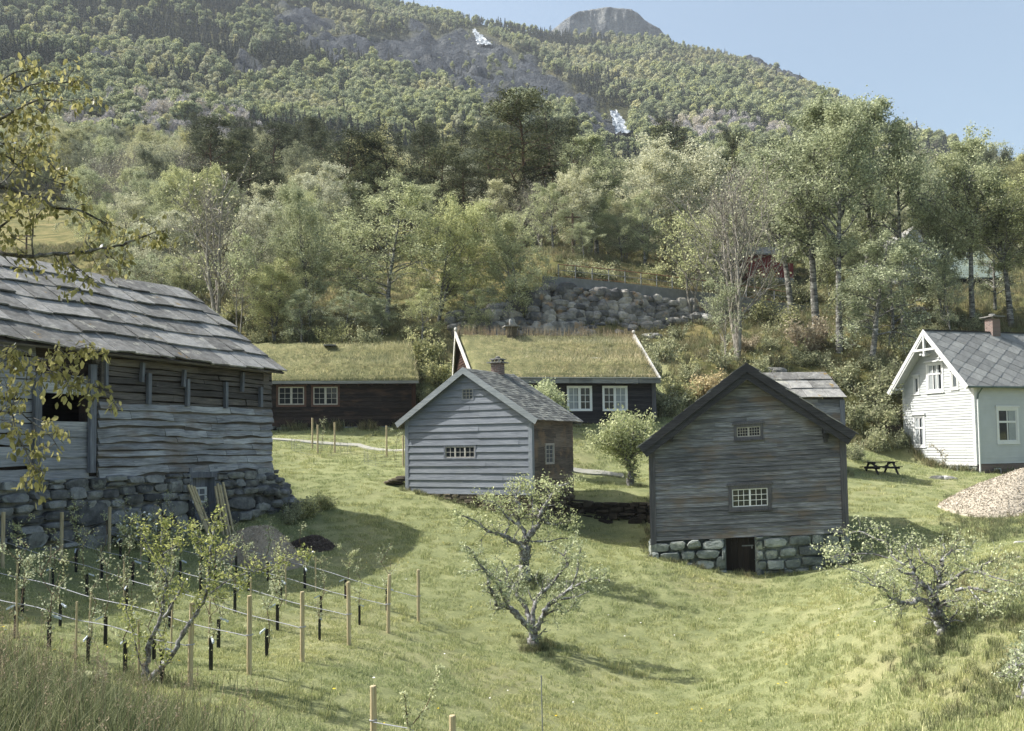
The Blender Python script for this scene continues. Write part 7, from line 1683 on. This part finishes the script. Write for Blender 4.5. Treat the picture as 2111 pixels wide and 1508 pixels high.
def sapling_proto(seed):
    rs = np.random.RandomState(seed); B = []; q = np.array([[rs.normal()*.02*k, rs.normal()*.02*k, .28*k] for k in range(6)]); B.append((q, .011*np.linspace(1, .4, 6))); tips = [q[3:]]
    for k in range(9):
        i = 2+rs.randint(0, 4); p = q[min(i, 5)]; d = rs.normal(size=3); d[2] = abs(d[2])*.8+.3; d /= np.linalg.norm(d); L = rs.uniform(.15, .38); b = np.array([p+d*L*t+np.array([0, 0, .03])*t*t for t in (0, .33, .66, 1)]); B.append((b, .005*np.linspace(1, .5, 4))); tips.append(b); tips.append(b)
    for k in range(3): tips.append(q[1:3])
    P = leaf_points(tips, rs, 10, .035); V, F = leaf_shape(P, .045, rs, .1, .62); Vt, Ft = tubes_np(B, 6)
    return np_mesh('stem', Vt, Ft, M['sapling_bark'], smooth=True, link=False).data, np_mesh('leaves', V, F, M['leaf_sap'], link=False).data
SP = [sapling_proto(s_) for s_ in range(60, 66)]
gd = MB(); gd.tube([(0, 0, -.05), (0, 0, .5)], .033, 10, cap=False); gd.tube([(0, 0, .5), (0, 0, -.05)], .030, 10, cap=False); guard_o = gd.build('guard_tube', M['black_tube']); GUARD = guard_o.data; bpy.data.objects.remove(guard_o)
tg = MB(); tg.hexa([(0.03, -.01, .5), (.04, .01, .5), (.17, .02, .44), (.16, -.01, .44), (0.03, -.01, .53), (.04, .01, .53), (.17, .02, .475), (.16, -.01, .475)]); tg_o = tg.build('tag', M['tie']); TAGM = tg_o.data; bpy.data.objects.remove(tg_o)
def sapling(p, k, label, group, s=1.0, guard=True):
    r = thing('sapling', label, 'sapling', p, (k*2.3) % 6.28, group); r.scale = (s, s, s)
    for nm, me in (('stem', SP[k % 6][0]), ('leaves', SP[k % 6][1]))+((('guard_tube', GUARD), ('tag', TAGM)) if guard else ()):
        o = bpy.data.objects.new(nm, me); COL.objects.link(o); o.parent = r
    return r
rs = random.Random(5); kk = 0
for i, (Lp, Rp, nm) in enumerate(ROWS):
    g1, h1, _ = stake(Rp[0], Rp[1], Rp[2], .042, 'thick pale end post at the right end of the %s rope row' % nm, 'orchard end posts', name='end_post', lean=rs.uniform(-.01, .05))
    g0, h0, _ = stake(Lp[0], Lp[1], Lp[2], .045, 'thick pale post at the barn end of the %s rope row' % nm, 'orchard end posts', name='end_post')
    a = g0+Vector((0, 0, h0*.5)); b = g1+Vector((0, 0, h1*.5)); pts = []
    for t in np.linspace(0, 1, 25):
        p = a+(b-a)*float(t); p.z -= .04*math.sin(t*math.pi*3)**2+.03; pts.append(tuple(p))
    mb = MB(); mb.tube(pts, .008, 5); mb.tube([tuple(b+Vector((-.05, -.03, 0))), tuple(b+Vector((.05, -.035, .0))), tuple(b+Vector((.05, .04, 0)))], .012, 5); o = mb.build('rope', M['rope']); tag(o, 'pale rope strung through the %s row of young fruit trees' % nm, 'rope', 'orchard ropes')
    D = (Vector(g1)-Vector(g0)); n = max(6, int(Vector((D.x, D.y, 0)).length/1.15)); vis = 0
    for j in range(n):
        t = 1-(j+.75)/(n+.2); q = g0+D*t; q.x += rs.uniform(-.06, .06); q.z = hz1(q.x, q.y)
        if proj(q)[0] < -40: continue
        sapling(q, kk, '%s sapling in a black tube, counted leftward along the %s rope row' % (ORD[vis], nm), 'young orchard saplings', rs.uniform(.85, 1.12)); kk += 1; vis += 1
    m_ = 0
    for j in range(3):
        t = .8-j*.27-.03*i; q = g0+D*t; px = proj(q)[0]
        if px < 5: continue
        zt = hz1(q.x, q.y)+rs.uniform(.85, 1.05); stake(px, q.y, proj((q.x, q.y, zt))[1], .018, '%s thin bamboo-like stake, counted leftward in the %s rope row' % (ORD[m_], nm), 'thin orchard stakes', name='thin_stake', lean=rs.uniform(-.03, .03)); m_ += 1
# near posts at the bottom edge
gA, hA, _ = stake(767, 11.4, 1414, .042, 'thick post cut by the bottom edge with a rope tied to it', None, name='end_post'); gB, hB, _ = stake(927, 11.0, 1475, .042, 'post top just showing at the bottom edge', None, name='end_post')
gC = on_ground(838, 11.2); zr = at(767, 1487, 11.4).z; mb = MB(); mb.tube([(gA.x, gA.y-.04, zr), (gC.x, gC.y, at(838, 1502, 11.2).z), (gC.x+.3, gC.y-.2, at(860, 1512, 11.2).z-.05), (gB.x, gB.y-.3, zr-.25)], .007, 5)
for k in range(6): mb.tube([(gA.x+.045*math.cos(k), gA.y+.045*math.sin(k), zr+.004*k), (gA.x+.045*math.cos(k+1), gA.y+.045*math.sin(k+1), zr+.004*k)], .008, 5)
tag(mb.build('rope', M['rope']), 'short rope knotted round the near post at the bottom edge', 'rope')
traced('sapling', 'young sapling with one long arching shoot at the bottom edge', 'sapling', (840, 1), 11.2, [([(842, 1560), (842, 1510), (838, 1470), (834, 1430)], .012, .006), ([(843, 1502), (862, 1480), (882, 1450), (893, 1420), (900, 1395), (903, 1375)], .007, .003)], twig=(.03, .07), tstep=.05, tstart=.5, per=9, lsize=.04, leafm='leaf_sap', barkm='sapling_bark', seed=33, shape=True, spread=.02, droop=.3)
g = on_ground(1110, 13.2); zt = at(1108, 1393, 13.2).z; mb = MB(); mb.tube([(0, 0, -.2), (-.01, 0, zt-g.z)], .008, 6); o = mb.build('metal_rod', M['metal_grey']); o.location = g; tag(o, 'thin grey metal rod standing alone in the lawn, bottom centre', 'rod')
# staked young trees on the lawn by the path, with wire net cylinders
def net(pxs, Y, z0, label):
    c = Vector((0, 0, 0)); P = [on_ground(p, y) for p, y in pxs]; c = sum(P, Vector())/len(P); n = 18; r = max((p-c).xy.length for p in P)*1.02; mb = MB(); g = hz1(c.x, c.y)
    for k in range(n):
        a0, a1 = 2*math.pi*k/n, 2*math.pi*(k+1)/n; x0, y0, x1, y1 = r*math.cos(a0), r*math.sin(a0), r*math.cos(a1), r*math.sin(a1); zz = hz1(c.x+x0, c.y+y0)-g
        mb.bar((x0, y0, zz-.02), (x0, y0, zz+.55), .008, .008)
        for q in range(6): mb.bar((x0, y0, zz+.04+q*.1), (x1, y1, hz1(c.x+x1, c.y+y1)-g+.04+q*.1), .005, .005, (1, 0, 0))
    o = mb.build('wire_net', M['metal_grey']); o.location = (c.x, c.y, g); tag(o, label, 'net', 'wire net guards'); return Vector((c.x, c.y, g))
GS = 'stakes round the young lawn trees'
for px, Y, top, lb in ((644, 45.5, 862, 'leftmost stake of the netted sapling nearest the barn'), (655, 43.4, 876, 'short front stake of the netted sapling nearest the barn'), (690, 44.0, 871, 'right stake of the netted sapling nearest the barn'), (797, 43.0, 878, 'stake left of the netted sapling beside the storehouse'), (831, 40.5, 898, 'stake half hidden by the storehouse corner board')): stake(px, Y, top, .045, lb, GS)
q = net([(644, 45.5), (655, 43.4), (690, 44.0)], 44, 0, 'round wire net about the young tree nearest the barn'); sapling(q, 2, 'netted young tree between three stakes on the lawn nearest the barn', None, 1.0, False)
q = net([(797, 43.0), (831, 40.5)], 42, 0, 'round wire net about the young tree beside the storehouse'); sapling(q, 4, 'netted young tree beside the left corner of the storehouse', None, 1.0, False)
# thin climbing rose before the white house gable
traced('rose_bush', 'thin straggly bush against the white gable wall', 'bush', tuple(ground_at(1938, 962, 40, 60)+Vector((0, -.6, 0))), 48.0, [([(1945, 965), (1942, 940), (1930, 925), (1915, 922)], .012, .005), ([(1945, 965), (1950, 945), (1955, 935)], .01, .004), ([(1940, 945), (1938, 930), (1944, 922)], .008, .004)], twig=(.15, .3), tstep=.25, per=5, lsize=.08, leafm='leaf_dry', barkm='sapling_bark', seed=35)
# white flowers at the foot of the stone base
mb_rs = np.random.RandomState(4); P = []
for px, py, n in ((270, 1095, 160), (285, 1070, 40), (350, 1105, 60)):
    u, z = f_hay.uz(px, py, -.6); c = np.array(f_hay.world(u, -.6, z)); P.append(c+mb_rs.normal(size=(n, 3))*[.3, .2, .14])
P = np.concatenate(P); c0 = P.mean(0); V, F = leafquads(P-c0, .07, mb_rs, 1.0); G_ = np.concatenate([P-c0+mb_rs.normal(size=P.shape)*.1 for _ in range(6)]); V2, F2 = leafquads(G_-[0, 0, .12], .09, mb_rs, .6)
r = thing('flower_bush', 'white flowering bush against the shaded stone base of the barn', 'bush', tuple(c0)); np_mesh('blossom', V, F, M['blossom'], r); np_mesh('leaves', V2, F2, M['leaf_shrub'], r)
# ------------------------------------------------------------------ grass
def inside_foot(x, y, m=.1):
    out = np.zeros(len(x), bool)
    for f, u0, u1, v0, v1 in FOOT:
        dx, dy = x-f.O.x, y-f.O.y; u = dx*f.U.x+dy*f.U.y; v = dx*f.V.x+dy*f.V.y; out |= (u > u0-m) & (u < u1+m) & (v > v0-m) & (v < v1+m)
    return out
def tuft(nb, rad, h, w_, mat, seed, lean=.7):
    rs = np.random.RandomState(seed); a = rs.rand(nb)*6.28; r = rad*np.sqrt(rs.rand(nb)); P = np.c_[r*np.cos(a), r*np.sin(a), np.zeros(nb)-.01]; o = blade_mesh('tuft', P, h, w_, seed, [M[mat]], None, lean); COL.objects.unlink(o); return o
def grass():
    rs = np.random.RandomState(50)
    prot = [tuft(90, .17, .045, .008, 'grass_blade', 1), tuft(90, .17, .055, .008, 'grass_blade', 2), tuft(60, .15, .10, .010, 'grass_blade', 3, .5), tuft(50, .16, .30, .012, 'grass_tall', 4, .5), tuft(46, .2, .34, .014, 'grass_slope', 5, .6)]
    P = []
    def band(y0, y1, dens, tw=.66):
        n = int(dens*(y1*y1-y0*y0)*tw); y = np.sqrt(rs.rand(n)*(y1*y1-y0*y0)+y0*y0); x = (rs.rand(n)*2-1)*tw*y; P.append(np.c_[x, y])
    band(9, 20, 26); band(20, 34, 15); band(34, 58, 7)
    P0 = np.concatenate(P); x, y = P0.T; k = ~inside_foot(x, y, .0); k &= ~((y > 50) & (x > 8)); P0 = P0[k]; n = len(P0); P0 = np.c_[P0, H(P0[:, 0], P0[:, 1])]
    idx = rs.choice([0, 1, 2], n, p=[.5, .43, .07]); s = (.8+.5*rs.rand(n))*(1+np.clip(P0[:, 1]-20, 0, 40)*.018); sc = np.c_[s, s, s*(.85+fbm(P0[:, 0]/1.5, P0[:, 1]/1.5, 3)*.8)]; rot = np.c_[np.zeros(n), np.zeros(n), rs.rand(n)*6.28]
    o = scatter_gn('lawn_grass', P0, idx, sc, rot, prot); tag(o, kind='stuff', label='short mown spring grass over the meadow', cat='grass'); print('tufts', n)
    # longer grass: along walls, round trunks, on the bank at right and over the wild slope
    Q = []
    for f, u0, u1, v0, v1 in FOOT:
        for (a, b, c, d, m_) in ((u0, v0-.15, u1, v0-.15, 60), (u1+.15, v0, u1+.15, v1, 40), (u0-.15, v0, u0-.15, v1, 30)):
            t = rs.rand(m_); q = np.c_[a+(c-a)*t, b+(d-b)*t]+rs.normal(size=(m_, 2))*.12; Q.append(np.c_[f.O.x+q[:, 0]*f.U.x+q[:, 1]*f.V.x, f.O.y+q[:, 0]*f.U.y+q[:, 1]*f.V.y])
    for px, Y, m_, sp in ((1100, 23, 40, .22), (1083, 28, 50, .35), (1946, 17, 60, .5), (1297, 40, 40, .5), (300, 14.5, 30, .3)):
        g = on_ground(px, Y); Q.append(np.array([g.x, g.y])+rs.normal(size=(m_, 2))*sp)
    yy = rs.rand(1300)*12+12; tt = .36+rs.rand(1300)*.3; b = np.c_[tt*yy, yy]; Q.append(b[rs.rand(1300) < np.clip((tt-.38)*4, .04, 1)])
    yy = rs.rand(500)*12+27; tt = .46+rs.rand(500)*.15; Q.append(np.c_[tt*yy, yy])
    Q = np.concatenate(Q); nq = len(Q); n2 = 15000; yy = np.sqrt(rs.rand(n2)*(104**2-49**2)+49**2); W_ = np.c_[(rs.rand(n2)*2-1)*.64*yy, yy]
    fr = ~inside_foot(W_[:, 0], W_[:, 1], .3); wd = ((yy > 57) | ((W_[:, 0] > 9.2) & (yy > 50.5+np.clip(W_[:, 0]-17, 0, 9)*.55))) & fr; W_ = W_[wd]
    A2 = np.concatenate([Q, W_]); A2 = A2[~inside_foot(A2[:, 0], A2[:, 1], .0)]; n = len(A2); A3 = np.c_[A2, H(A2[:, 0], A2[:, 1])]; wild_ = A3[:, 1] > 49
    idx = np.where(rs.rand(n) < np.where(wild_, .55, .12), 4, 3); s = (.55+.5*rs.rand(n))*np.where(wild_, 1.9, .75); sc = np.c_[s, s, s*.8]; rot = np.c_[np.zeros(n), np.zeros(n), rs.rand(n)*6.28]
    o = scatter_gn('rough_grass', A3, idx, sc, rot, prot); tag(o, kind='stuff', label='longer rough grass along walls, banks and the wild slope', cat='grass')
grass()
def foreground_grass():
    rs = np.random.RandomState(61); n = 34000; y = 6.5+rs.rand(n)**.8*8.5; t = -.62+rs.rand(n)*.55; x = t*y
    d = np.clip((-.25-t)/.2, 0, 1)*np.clip((13.6-y)/2.5, 0, 1); k = rs.rand(n) < d+.03*(t < -.2); x, y = x[k], y[k]; n = len(x); P = np.c_[x, y, H(x, y)]; hh = .34
    o = blade_mesh('tall_grass', P, hh, .009, 62, [M['grass_tall']], None, lean=.75, hv=.55); tag(o, kind='stuff', label='tall uncut grass with seed heads filling the lower left corner', cat='grass')
    m_ = 260; q = rs.randint(0, n, m_); B = []; S_ = []
    for i in q:
        b = P[i]; h = .45+.35*rs.rand(); a = rs.rand()*6.28; ln = np.array([math.cos(a), math.sin(a), 0])*.18*rs.rand(); pts = np.array([b, b+[0, 0, h*.6]+ln*.4, b+[0, 0, h]+ln]); B.append((pts, np.array([.0022, .0018, .0014]))); S_.append(b+np.array([0, 0, h])+ln+rs.normal(size=(16, 3))*[.012, .012, .045])
    V, F = tubes_np(B, 3); SV, SF = leafquads(np.concatenate(S_), .022, rs, .4); o = np_mesh('seed_grass', np.concatenate([V, SV]), np.concatenate([F, SF+len(V)]), M['grass_seed']); tag(o, kind='stuff', label='reddish grass seed heads standing above the tall grass at lower left', cat='grass')
    # broad dock leaves
    g = on_ground(165, 12.2); mb = MB(); r = random.Random(3)
    for k in range(16):
        a = r.uniform(0, 6.28); L = r.uniform(.22, .4); e = r.uniform(.5, 1.4); d = Vector((math.cos(a), math.sin(a), e)).normalized(); s = Vector((-math.sin(a), math.cos(a), 0)); w_ = L*.26; c0 = Vector((r.uniform(-.25, .25), r.uniform(-.15, .15), .05)); vs = []
        for j in range(6):
            t = j/5; p = c0+d*L*t-Vector((0, 0, L*.45*t*t)); ww = w_*math.sin(math.pi*min(1, t*.95+.05))**.7; vs += [tuple(p-s*ww+Vector((0, 0, .02*math.sin(j*2)))), tuple(p-Vector((0, 0, .015))), tuple(p+s*ww+Vector((0, 0, .02*math.cos(j*2))))]
        mb.add(vs, [(j*3+q_, j*3+q_+1, (j+1)*3+q_+1, (j+1)*3+q_) for j in range(5) for q_ in (0, 1)])
    o = mb.build('dock_plant', M['leaf_shrub'], smooth=True); o.location = g; tag(o, 'broad-leaved dock plant among the tall grass at lower left', 'plant')
foreground_grass()

def flowers():
    rs = np.random.RandomState(88); n = 520; y = np.sqrt(rs.rand(n)*(46**2-14**2)+14**2); x = (rs.rand(n)*1.1-.55)*y; k = ~inside_foot(x, y, .3) & (rs.rand(n) < np.clip(.35+fbm(x/5, y/5, 3)*3, 0.03, 1)); x, y = x[k], y[k]; P = np.c_[x, y, H(x, y)+.06]
    a = np.repeat(np.arange(8)*math.pi/4, 1); m_ = len(P); r = .022*(.7+.6*rs.rand(m_)); ring = P[:, None, :]+np.stack([np.cos(a), np.sin(a), 0*a], -1)[None]*r[:, None, None]; top = P+[0, 0, .012]
    V = np.concatenate([ring.reshape(-1, 3), top]); F = np.array([(i*8+j, i*8+(j+1) % 8, m_*8+i) for i in range(m_) for j in range(8)]); col = np.repeat((rs.rand(m_) < .55).astype(int), 8)
    o = np_mesh('meadow_flowers', V, F, [M['blossom'], M['dandelion']], nper=3, mi=col); tag(o, kind='stuff', label='tiny yellow and white meadow flowers dotted over the lawn', cat='flowers')
M['dandelion'] = simple('dandelion', S(206, 180, 40), .6, 20, .1)
flowers()
